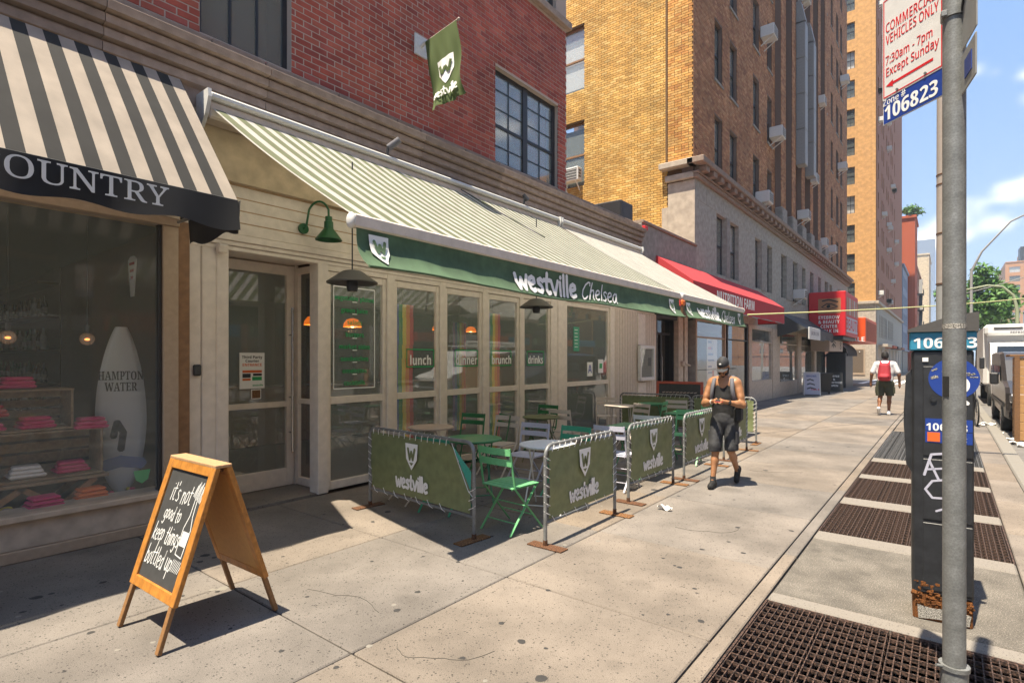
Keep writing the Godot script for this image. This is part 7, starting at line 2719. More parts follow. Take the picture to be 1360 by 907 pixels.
	b.span(Vector3(-w / 2 + 0.004, 0.0, -d / 2 + 0.004), Vector3(w / 2 - 0.004, 0.175, d / 2 - 0.006), 0.01)
	put("plinth", b, M["rust_flake"], t)
	b = MB.new()
	rng.seed = 8
	for k in 110:
		var x := rng.randf_range(-w / 2, w / 2)
		var y := 0.10 + rng.randf() * (0.15 if x < -0.02 else 0.07)
		var r := rng.randf_range(0.007, 0.019)
		b.rbox(Vector3(x, y, d / 2 + rng.randf_range(-0.004, 0.006)), Vector3(r * 1.6, r * 1.2, 0.003), 0.003, Basis(Vector3(rng.randf(), rng.randf(), rng.randf()).normalized(), rng.randf_range(-0.6, 0.6)))
	tag(put("rust_scale", b, M["rust_flake"], t), "", "", "", "stuff")
	b = MB.new()
	b.prism(PackedVector2Array([Vector2(-0.12, 0.012), Vector2(0.02, 0.03), Vector2(0.05, 0.005), Vector2(0.13, 0.02), Vector2(0.14, 0.085), Vector2(0.04, 0.095), Vector2(-0.05, 0.085), Vector2(-0.125, 0.095)]), 0.006, Transform3D(Basis.IDENTITY, Vector3(0, 0, d / 2 - 0.004)))
	put("bare_patch", b, M["flaked_white"], t)

func build_poles() -> void:
	var P := Vector3(0.02, 0, -2.765)
	var t := thing("sign_pole", "galvanised round sign pole in front of the parking pay station", "pole", P)
	var b := MB.new()
	b.tube([Vector3(0, 0.46, 0), Vector3(0, 4.2, 0)], 0.0372, 32)
	put("tube", b, M["galvanised"], t)
	b = MB.new()
	b.tube([Vector3(0, -0.05, 0), Vector3(0, 0.45, 0)], 0.045, 28)
	put("sleeve", b, M["galvanised"], t)
	b = MB.new()
	b.tube([Vector3(0, 0.442, 0), Vector3(0, 0.458, 0)], 0.050, 24)
	b.tube([Vector3(-0.036, 0.452, 0.03), Vector3(-0.056, 0.455, 0.045)], 0.006, 8)
	put("collar", b, M["galvanised"], t)
	b = MB.new()
	b.tube([Vector3(0, 2.975, 0), Vector3(0, 3.005, 0)], 0.0435, 28)
	b.rbox(Vector3(-0.03, 2.99, 0.034), Vector3(0.022, 0.024, 0.014), 0.003)
	put("band_clamp", b, M["galvanised"], t)
	b = MB.new()
	b.tube([Vector3(0, 1.765, 0), Vector3(0, 1.785, 0)], 0.0378, 28)
	put("worn_tape", b, M["flaked_white"], t)
	b = MB.new()
	b.xf = Transform3D(Basis(Vector3.UP, -0.75), Vector3.ZERO)
	b.span(Vector3(-0.012, 1.50, 0.036), Vector3(0.012, 1.58, 0.0388))
	put("black_sticker", b, M["black_print"], t)
	# the parking sign and its zone plate: turned to face down the pavement
	var xdir := Vector3(0.733, 0, 0.68)
	var nrm := xdir.cross(Vector3.UP)
	var q := Basis(xdir, Vector3.UP, nrm)
	if nrm.dot(-P) < 0.0: q = Basis(-xdir, Vector3.UP, -nrm)
	var s := thing("parking_sign", "white and red commercial vehicles parking sign on the galvanised pole", "sign", P)
	s.transform = Transform3D(q, P + Vector3(0, 0.4525, 0) - q.x * 0.226)
	var n := node("plate", s)
	n.position = Vector3(0, 0, -0.034)
	b = MB.new()
	b.rbox(Vector3(0, 2.605, 0), Vector3(0.305, 0.457, 0.004), 0.0015)
	put("sheet", b, M["white_paint"], n)
	b = MB.new()
	for e: Array in [[-0.146, 2.383, -0.141, 2.827], [0.141, 2.383, 0.146, 2.827], [-0.141, 2.383, 0.141, 2.388], [-0.141, 2.822, 0.141, 2.827]]: b.span(Vector3(e[0], e[1], 0.0015), Vector3(e[2], e[3], 0.003))
	put("red_border", b, M["red_print"], n)
	for L: Array in [["COMMERCIAL", 2.695, 0.042, 0.245], ["VEHICLES ONLY", 2.640, 0.042, 0.262], ["7:30am - 7pm", 2.548, 0.038, 0.235], ["Except Sunday", 2.494, 0.038, 0.262]]:
		var o := words(L[0], L[1 + 1], M["red_print"], n, Transform3D(Basis.IDENTITY, Vector3(-0.008, L[1], 0.0025)), "Droid Sans", false, "lettering", 1.0)
		fit(o, L[3])
		o.position.x = -0.132 + L[3] * 0.5
	b = MB.new()
	b.span(Vector3(-0.095, 2.428, 0.0018), Vector3(0.105, 2.439, 0.0032))
	b.tri(Vector3(-0.133, 2.4335, 0.0032), Vector3(-0.093, 2.418, 0.0032), Vector3(-0.093, 2.449, 0.0032))
	put("arrow", b, M["red_print"], n)
	for x: float in [-0.07, 0.07]:
		b = MB.new()
		b.tube([Vector3(x, 2.392, 0.0), Vector3(x, 2.392, 0.007)], 0.006, 10)
		put("rivet", b, M["galvanised"], n)
	var z := thing("zone_plate", "blue zone number plate reading 106823 under the parking sign", "sign", P)
	z.transform = s.transform
	n = node("plate", z)
	n.position = Vector3(0, 0, -0.037)
	b = MB.new()
	b.rbox(Vector3(0, 2.325, 0), Vector3(0.305, 0.125, 0.004), 0.0015)
	put("rim", b, M["white_paint"], n)
	b = MB.new()
	b.span(Vector3(-0.1475, 2.267, 0.001), Vector3(0.1475, 2.383, 0.003))
	put("sheet", b, M["blue_print"], n)
	var o := words("106823", 0.064, M["white_print"], n, Transform3D(Basis.IDENTITY, Vector3(-0.008, 2.310, 0.0035)), "Droid Sans", true, "lettering", 0.95)
	fit(o, 0.265)
	o = words("Zone #", 0.028, M["white_print"], n, Transform3D(Basis.IDENTITY, Vector3(-0.09, 2.362, 0.0035)), "Droid Sans", false)
	# second sign pair back to back, seen edge on beyond the pole
	var s2 := thing("parking_sign", "edge on parking sign beyond the galvanised pole, its grey back showing", "sign", P)
	var far := Vector3(0.03, 0, -2.82)
	var near := Vector3(0.082, 0, -2.56)
	var ax := (near - far).normalized()
	s2.transform = Transform3D(Basis(ax, Vector3.UP, ax.cross(Vector3.UP)), (near + far) * 0.5)
	b = MB.new()
	b.rbox(Vector3(0, 3.06, 0), Vector3(0.265, 0.457, 0.004), 0.0015)
	put("sheet", b, M["duct_metal"], s2)
	b = MB.new()
	b.rbox(Vector3(0, 2.735, 0.002), Vector3(0.265, 0.15, 0.005), 0.002)
	put("lower_plate", b, M["duct_metal"], s2)
	b = MB.new()
	b.span(Vector3(0.0, 2.70, 0.004), Vector3(0.09, 2.77, 0.007))
	b.span(Vector3(-0.06, 2.70, -0.003), Vector3(0.09, 2.77, -0.001))
	put("blue_print", b, M["blue_print"], s2)
	b = MB.new()
	b.bar(Vector3(-0.10, 2.92, 0.006), Vector3(0.11, 3.16, 0.006), 0.012, 0.006, Vector3.BACK)
	put("strap", b, M["steel_dark"], s2)
	# tan lamp post behind the meter
	var lp := thing("lamp_post", "tall tan steel lamp post with band clamps behind the parking pay station", "lamp post", Vector3(-0.005, 0, -9.35))
	b = MB.new()
	b.tube([Vector3(0, 2.62, 0), Vector3(0, 9.5, 0)], [0.118, 0.098], 24)
	put("shaft", b, M["pole_tan"], lp)
	b = MB.new()
	b.tube([Vector3(0, 0.6, 0), Vector3(0, 2.61, 0)], 0.120, 24)
	put("sheath", b, M["pole_grey"], lp)
	b = MB.new()
	b.lathe(Vector3.ZERO, [Vector2(0, -0.02), Vector2(0.24, -0.02), Vector2(0.24, 0.10), Vector2(0.20, 0.14), Vector2(0.17, 0.5), Vector2(0.13, 0.6), Vector2(0, 0.6)], 24)
	put("base_casting", b, M["pole_tan"], lp)
	for y: float in [2.63, 3.30, 3.95, 4.08, 5.35]:
		b = MB.new()
		b.tube([Vector3(0, y, 0), Vector3(0, y + 0.018, 0)], 0.124 - 0.003 * (y - 2.6), 20)
		b.rbox(Vector3(0.02, y + 0.009, 0.125), Vector3(0.05, 0.035, 0.03), 0.006)
		put("band_clamp", b, M["rust_plate"], lp)
	b = MB.new()
	b.tube([Vector3(0, 9.4, 0), Vector3(0.6, 9.9, 0), Vector3(1.8, 10.2, 0), Vector3(3.0, 10.25, 0)], [0.06, 0.05, 0.045, 0.04], 10)
	b.rbox(Vector3(3.3, 10.22, 0), Vector3(0.7, 0.12, 0.3), 0.05)
	put("lamp_arm", b, M["pole_tan"], lp)

func build_wall_fittings() -> void:
	# green gooseneck lamp on the siding
	var t := thing("gooseneck_lamp", "dark green gooseneck barn lamp on the cream siding above the door", "wall lamp", Vector3(-5.99, 3.18, -3.60))
	var b := MB.new()
	b.tube([Vector3(0, 0, 0), Vector3(0.03, 0, 0)], 0.062, 20)
	put("wall_plate", b, M["lamp_green"], t)
	b = MB.new()
	var pts := [Vector3(0.03, 0, 0), Vector3(0.06, 0.02, -0.01)]
	for k in 12:
		var a := PI - PI * k / 11.0
		pts.append(Vector3(0.16 + 0.09 * cos(a), 0.22 + 0.10 * sin(a), -0.04 - 0.013 * k))
	pts.append(Vector3(0.25, 0.14, -0.185))
	b.tube(pts, 0.013, 10)
	put("gooseneck", b, M["lamp_green"], t)
	b = MB.new()
	b.lathe(Vector3(0.25, 0, -0.185), [Vector2(0.155, -0.135), Vector2(0.150, -0.125), Vector2(0.055, 0.0), Vector2(0.052, 0.08), Vector2(0.040, 0.085), Vector2(0.040, 0.14), Vector2(0, 0.15)], 28)
	put("shade", b, M["lamp_green"], t)
	# flood light above the pilaster, lock box, two lamps on the ledge
	t = thing("flood_light", "small cream flood light on top of the boarded pilaster", "light", Vector3(-5.99, 2.80, -2.66))
	b = MB.new()
	b.rbox(Vector3(0.04, 0, 0), Vector3(0.06, 0.085, 0.11), 0.01, Basis(Vector3(0, 0, 1), -0.3) * Basis(Vector3.UP, 0.3))
	put("housing", b, M["cream"], t)
	b = MB.new()
	b.tube([Vector3(-0.01, 0.06, 0.02), Vector3(0.03, 0.04, 0.01)], 0.012, 8)
	put("bracket", b, M["cream"], t)
	t = thing("key_safe", "small dark key safe screwed to the boarded pilaster", "lock box", Vector3(-5.99, 1.53, -2.425))
	b = MB.new()
	b.rbox(Vector3(0.012, 0, 0), Vector3(0.035, 0.115, 0.075), 0.012)
	put("case", b, M["cloth_charcoal"], t)
	b = MB.new()
	b.rbox(Vector3(0.031, -0.005, 0), Vector3(0.006, 0.085, 0.055), 0.003)
	put("cover", b, M["interior_grey"], t)
	for k in 2:
		t = thing("spot_light", ["grey cylinder spot light on the stone ledge above the long awning, nearer one", "black bent spot light on the stone ledge before the steel window"][k], "light", Vector3(-5.70, 4.33, [-4.62, -7.55][k]), 0.0, "spot lights on the ledge")
		b = MB.new()
		b.tube([Vector3(0, -0.06, 0), Vector3(0.02, 0.06, 0)], 0.018, 8)
		put("arm", b, M["steel_dark"], t)
		b = MB.new()
		if k == 0: b.tube([Vector3(0.0, 0.05, -0.02), Vector3(0.13, 0.15, -0.10)], 0.042, 16)
		else: b.tube([Vector3(0.0, 0.12, 0.0), Vector3(0.05, 0.02, -0.05)], [0.03, 0.04], 12)
		put("barrel", b, M["cloth_grey" if k == 0 else "steel_dark"], t)
	# flag
	t = thing("hanging_flag", "small green flag with a white shield hung from a pole on the brick wall", "flag", Vector3(-6.05, 6.20, -5.50))
	b = MB.new()
	b.rbox(Vector3(0.02, -0.01, 0), Vector3(0.03, 0.30, 0.24), 0.006)
	b.tube([Vector3(0.03, -0.02, 0), Vector3(0.13, 0.02, 0)], 0.026, 10)
	put("bracket", b, M["white_metal"], t)
	b = MB.new()
	b.tube([Vector3(0.06, 0.0, 0), Vector3(0.78, 0.10, 0.0)], 0.014, 8)
	b.ball(Vector3(0.785, 0.101, 0), Vector3(0.022, 0.022, 0.022), 8, 6)
	put("pole", b, M["pole_tan"], t)
	var f := func(u: float, v: float) -> Vector3:
		var x := lerpf(0.13, 0.75, u)
		var top := 0.0 + 0.139 * (x - 0.06)
		var fold := sin(u * 9.0 + v * 6.0) * 0.030 * v + sin(u * 23.0 - v * 4.0) * 0.012 * v + 0.05 * v * v * sin(v * 7.0 + u * 3.0)
		return Vector3(x + 0.19 * v + 0.03 * v * sin(v * 6.0), top - 1.06 * v, 0.015 + fold)
	b = MB.new()
	b.grid(f, 36, 44)
	put("cloth", b, M["flag_green"], t)
	var n := node("emblem", t)
	b = MB.new()
	var outline := func(u: float, v: float) -> Vector3:
		# a shield laid on the folds
		var yy := lerpf(0.38, 0.74, v)
		var half := 0.26 if v < 0.55 else 0.26 * (1.0 - (v - 0.55) / 0.45)
		var q: Vector3 = f.call(0.52 + (u - 0.5) * 2.0 * half * (1.0 - 0.12 * v), yy)
		return q + Vector3(0, 0, 0.008)
	b.grid(outline, 12, 16)
	put("shield", b, M["white_print"], n)
	b = MB.new()
	for k in 4:
		var w := [[0.33, 0.46], [0.43, 0.59], [0.52, 0.50], [0.61, 0.59], [0.71, 0.46]]
		var a: Vector3 = f.call(w[k][0], w[k][1]) + Vector3(0, 0, 0.018)
		var e: Vector3 = f.call(w[k + 1][0], w[k + 1][1]) + Vector3(0, 0, 0.018)
		b.bar(a, e, 0.045, 0.006, Vector3.BACK)
	put("monogram", b, M["flag_green"], n)
	b = MB.new()
	var x0 := 0.13
	for ch in "westville":
		var gl: Array = GLYPH[ch]
		for k in range(1, gl.size()):
			for i in (gl[k] as Array).size() - 1:
				var p0: Array = gl[k][i]
				var p1: Array = gl[k][i + 1]
				var a: Vector3 = f.call(x0 + p0[0] * 0.205, 0.90 - p0[1] * 0.12) + Vector3(0.01, 0, 0.032)
				var e: Vector3 = f.call(x0 + p1[0] * 0.205, 0.90 - p1[1] * 0.12) + Vector3(0.01, 0, 0.032)
				if a.distance_to(e) > 0.001: b.bar(a, e, 0.022, 0.004, Vector3.BACK)
		x0 += float(gl[0]) * 0.205
	put("lettering", b, M["white_print"], n)
	# framed menu case and white board on the beige panel
	t = thing("menu_case", "white framed outdoor menu case on the beige boarded panel", "menu case", Vector3(-5.96, 1.55, -12.95))
	b = MB.new()
	b.span(Vector3(0, -0.45, 0.42), Vector3(0.08, 0.42, 0.36), 0.006)
	b.span(Vector3(0, -0.45, -0.36), Vector3(0.08, 0.42, -0.42), 0.006)
	b.span(Vector3(0, 0.34, 0.36), Vector3(0.08, 0.42, -0.36), 0.006)
	b.span(Vector3(0, -0.45, 0.36), Vector3(0.08, -0.37, -0.36), 0.006)
	put("frame", b, M["white_paint"], t)
	b = MB.new()
	b.span(Vector3(0.0, -0.37, 0.36), Vector3(0.02, 0.34, -0.36))
	put("back", b, M["interior_grey"], t)
	b = MB.new()
	b.quad(Vector3(0.06, -0.37, 0.36), Vector3(0.06, -0.37, -0.36), Vector3(0.06, 0.34, -0.36), Vector3(0.06, 0.34, 0.36))
	put("pane", b, M["pane"], t)
	for k in 2:
		b = MB.new()
		b.span(Vector3(-5.985, [1.98, 0.42][k], -12.55), Vector3(-5.955, [2.74, 1.05][k], -12.95 - 0.05 * k), 0.004)
		solid("wall_panel", b, M["cream"], ["pale metal duct cover above the menu case", "pale metal cover plate below the menu case"][k], "panel")
	t = thing("camera_bracket", "rusty bracket lamp on the timber post by the poster window", "wall lamp", Vector3(-5.95, 1.50, -15.4))
	b = MB.new()
	b.rbox(Vector3(0.03, 0, 0), Vector3(0.08, 0.14, 0.2), 0.02)
	b.tube([Vector3(0.06, 0, -0.05), Vector3(0.14, -0.06, -0.22)], 0.03, 8)
	put("body", b, M["shop_tan"], t)

func build_window_graphics() -> void:
	# notices and lettering fixed to the glass
	var X := -6.70
	var t := thing("door_notice", "white paper notice reading third party courier entrance on the glass door", "notice", Vector3(X, 1.52, -3.35))
	var fr := face(Vector3.ZERO, Vector3(0, 0, -1)).basis
	var b := MB.new()
	b.span(Vector3(0, -0.24, 0.155), Vector3(0.003, 0.20, -0.155))
	put("sheet", b, M["white_print"], t)
	for k in 3: words(["Third Party", "Courier", "ENTRANCE"][k], 0.034, M["black_print" if k < 2 else "orange_print"], t, Transform3D(fr, Vector3(0.004, 0.145 - 0.047 * k, 0)), "Droid Sans", true)
	b = MB.new()
	b.span(Vector3(0.003, -0.045, 0.12), Vector3(0.005, -0.015, -0.12))
	b.span(Vector3(0.003, -0.14, 0.12), Vector3(0.005, -0.115, 0.02))
	put("orange_bar", b, M["orange_print"], t)
	b = MB.new()
	b.span(Vector3(0.003, -0.105, 0.12), Vector3(0.005, -0.055, 0.02))
	b.span(Vector3(0.003, -0.085, -0.01), Vector3(0.005, -0.055, -0.12))
	put("black_block", b, M["black_print"], t)
	b = MB.new()
	b.span(Vector3(0.003, -0.14, 0.0), Vector3(0.005, -0.095, -0.12))
	put("green_block", b, M["green_print"], t)
	words("westville", 0.022, M["green_print"], t, Transform3D(fr, Vector3(0.004, -0.20, -0.07)), "Droid Sans", true)
	t = thing("small_sticker", "small yellow square sticker under the notice on the glass door", "sticker", Vector3(X, 1.21, -3.40))
	b = MB.new()
	b.span(Vector3(0, -0.06, 0.062), Vector3(0.002, 0.06, -0.062))
	put("sheet", b, M["white_print"], t)
	b = MB.new()
	b.span(Vector3(0.002, -0.05, 0.052), Vector3(0.004, 0.05, -0.052))
	put("picture", b, M["rust_plate_b"], t)
	# menu lettered in green on the first bay
	t = thing("window_menu", "green lettered menu in a white outline on the bay beside the door", "window lettering", Vector3(-6.032, 1.92, -4.36))
	b = MB.new()
	for q: Array in [[-0.66, -0.645, 0.32, -0.32], [0.63, 0.645, 0.32, -0.32]]: b.span(Vector3(0, q[0], q[2]), Vector3(0.003, q[1], q[3]))
	for z: float in [0.32, -0.307]: b.span(Vector3(0, -0.645, z), Vector3(0.003, 0.63, z - 0.013))
	put("outline", b, M["white_print"], t)
	for k in 8:
		words(["vegetable plates", "green juice", "salads", "burgers", "market sides", "sandwiches", "omelettes", "cocktails"][k], 0.058, M["green_print"], t, Transform3D(fr, Vector3(0.003, 0.50 - 0.155 * k, 0)), "Droid Sans", true, "lettering", 0.95)
	b = MB.new()
	for k in 7: b.span(Vector3(0, 0.45 - 0.155 * k, 0.035), Vector3(0.004, 0.462 - 0.155 * k, -0.035))
	put("divider", b, M["white_print"], t)
	# lunch, dinner, brunch, drinks in green boxes
	for k in 4:
		var zc: float = [-5.50, -6.48, -7.36, -8.36][k]
		var s: String = ["lunch", "dinner", "brunch", "drinks"][k]
		t = thing("window_lettering", "white word %s in a green outline on the window glass" % s, "window lettering", Vector3(-6.032, 1.62, zc), 0.0, "green boxed words on the windows")
		words(s, 0.135, M["white_print"], t, Transform3D(fr, Vector3(0.003, 0.0, 0)), "Droid Sans", true, "lettering", 0.85)
		b = MB.new()
		for y: float in [-0.10, 0.15]: b.span(Vector3(0, y, 0.27), Vector3(0.003, y + 0.018, -0.27))
		for z: float in [0.27, -0.255]: b.span(Vector3(0, -0.10, z), Vector3(0.003, 0.168, z - 0.015))
		put("outline", b, M["green_print"], t)
	# certificates in the last bay
	for k in 3:
		t = thing("window_certificate", ["white letter grade card in the last window bay", "small green and white certificate beside the letter grade card", "hours of opening card high in the last window bay"][k], "notice", Vector3(-6.032, [1.42, 1.48, 1.95][k], [-10.35, -10.82, -9.80][k]))
		b = MB.new()
		b.span(Vector3(0, -0.15, 0.11), Vector3(0.003, 0.15 if k < 2 else 0.35, -0.11))
		put("sheet", b, M["white_print" if k < 2 else "teal_chair"], t)
		if k == 0: words("A", 0.17, M["blue_print"], t, Transform3D(fr, Vector3(0.004, 0.0, 0)), "Droid Sans", true)
		elif k == 1:
			b = MB.new()
			b.span(Vector3(0.003, -0.05, 0.06), Vector3(0.005, 0.06, -0.06))
			put("seal", b, M["green_print"], t)
		else:
			b = MB.new()
			for i in 6: b.span(Vector3(0.003, 0.28 - 0.07 * i, 0.07), Vector3(0.005, 0.295 - 0.07 * i, -0.05))
			put("print_lines", b, M["white_print"], t)
	# rainbow banners hanging inside
	var cols := [Color(0.20, 0.10, 0.42), Color(0.03, 0.10, 0.45), Color(0.01, 0.25, 0.06), Color(0.75, 0.60, 0.02), Color(0.75, 0.22, 0.01), Color(0.55, 0.015, 0.02)]
	for k in 3:
		t = thing("rainbow_banner", ["rainbow striped banner behind the lunch window", "rainbow striped banner behind the brunch window", "rainbow striped banner deep in the dining room"][k], "banner", Vector3([-6.32, -6.34, -8.6][k], 0, [-5.40, -7.48, -9.0][k]), 0.0, "rainbow banners")
		b = MB.new()
		for i in 6:
			b.col = cols[i]
			for j in 12:
				var y0 := 2.45 - j * 0.2
				var y1 := y0 - 0.2
				var x0 := 0.012 * sin(j * 0.9)
				var x1 := 0.012 * sin((j + 1) * 0.9)
				b.quad(Vector3(x0, y1, 0.21 - i * 0.07), Vector3(x0, y1, 0.14 - i * 0.07), Vector3(x1, y0, 0.14 - i * 0.07), Vector3(x1, y0, 0.21 - i * 0.07))
		put("cloth", b, M["print"], t)
		b = MB.new()
		b.tube([Vector3(0, 2.45, 0.24), Vector3(0, 2.45, -0.24)], 0.012, 6)
		b.tube([Vector3(0, 2.45, 0), Vector3(0, 3.02, 0)], 0.004, 5)
		put("rod", b, M["steel_dark"], t)
	# orange glowing lamps in the dining room
	for k in 4:
		t = thing("pendant_lamp", ["orange dome pendant lamp seen through the side light", "orange dome pendant lamp seen through the menu bay", "orange dome pendant lamp over the bar behind the dinner window", "orange dome pendant lamp at the far end of the bar"][k], "pendant lamp", [Vector3(-7.6, 2.16, -4.75), Vector3(-7.6, 2.16, -5.45), Vector3(-9.9, 2.35, -9.6), Vector3(-9.9, 2.35, -10.8)][k], 0.0, "orange pendant lamps")
		b = MB.new()
		b.lathe(Vector3.ZERO, [Vector2(0.145, 0.0), Vector2(0.135, 0.06), Vector2(0.09, 0.12), Vector2(0.03, 0.14), Vector2(0, 0.14)], 20)
		var om: StandardMaterial3D = M["orange_glow"]
		put("shade", b, om, t)
		b = MB.new()
		b.ball(Vector3(0, 0.03, 0), Vector3(0.04, 0.04, 0.04), 10, 8)
		put("bulb", b, M["bulb_lit"], t)
		b = MB.new()
		b.tube([Vector3(0, 0.14, 0), Vector3(0, 0.82, 0)], 0.005, 5)
		put("flex", b, M["steel_dark"], t)
		var l := OmniLight3D.new()
		l.name = "light"
		l.light_color = Color(1.0, 0.80, 0.58)
		l.light_energy = 0.05
		l.omni_range = 8.0
		l.omni_attenuation = 2.0
		l.light_size = 0.08
		l.shadow_enabled = true
		t.add_child(l, true)
		l.position = Vector3(0, -0.05, 0)

# ------------------------------------------------------------------ greenery
func leaves(parent: Node, called: String, o: Vector3, r: Vector3, count: int, size: float, seed_: int) -> void:
	# many small leaf sprays through an uneven volume, in three greens
	rng.seed = seed_
	var lobes := []
	for k in 9:
		var d := Vector3(rng.randf_range(-1, 1), rng.randf_range(-0.8, 1), rng.randf_range(-1, 1)).normalized()
		lobes.append([d * rng.randf_range(0.25, 0.72), rng.randf_range(0.30, 0.52)])
	var bs := [MB.new(), MB.new(), MB.new()]
	for k in count:
		var l: Array = lobes[rng.randi() % lobes.size()]
		var d := Vector3(rng.randfn(), rng.randfn(), rng.randfn()).normalized() * pow(rng.randf(), 0.45) * float(l[1])
		var p: Vector3 = o + (l[0] + d) * r
		var nn := (d + Vector3(rng.randf_range(-.6, .6), rng.randf_range(0, 1.0), rng.randf_range(-.6, .6))).normalized()
		var b: MB = bs[rng.randi() % 3]
		var x := nn.cross(Vector3(rng.randf_range(-1, 1), rng.randf_range(-1, 1), rng.randf_range(-1, 1))).normalized()
		var y := nn.cross(x)
		for j in 3:
			var a := rng.randf() * TAU
			var dir := x * cos(a) + y * sin(a)
			var sd := nn.cross(dir)
			var s := size * rng.randf_range(0.6, 1.2)
			var q := p + dir * s * 0.3
			b.quad(q - dir * s * 0.5, q + sd * s * 0.24 + nn * s * 0.06, q + dir * s * 0.5, q - sd * s * 0.24 + nn * s * 0.06)
	for k in 3: tag(put(called, bs[k], M["leaf%d" % k], parent), "", "", "", "stuff")

func tree(label: String, at: Vector3, h: float, r: float, count: int, seed_: int, leaf := 0.28) -> void:
	var t := thing("street_tree", label, "tree", at)
	var b := MB.new()
	b.tube([Vector3(0, -0.1, 0), Vector3(0.05, h * 0.25, 0.03), Vector3(-0.05, h * 0.5, 0), Vector3(0.05, h * 0.8, 0)], [0.17, 0.13, 0.10, 0.04], 10)
	put("trunk", b, M["bark"], t)
	rng.seed = seed_
	for k in 7:
		b = MB.new()
		var y := h * rng.randf_range(0.35, 0.7)
		var a := rng.randf() * TAU
		b.tube([Vector3(0, y, 0), Vector3(cos(a) * r * 0.4, y + r * 0.35, sin(a) * r * 0.4), Vector3(cos(a) * r * 0.75, y + r * 0.8, sin(a) * r * 0.75)], [0.06, 0.04, 0.015], 6)
		put("limb", b, M["bark"], t)
	leaves(t, "crown", Vector3(0, h * 0.72, 0), Vector3(r, h * 0.36, r), count, leaf, seed_ + 1)

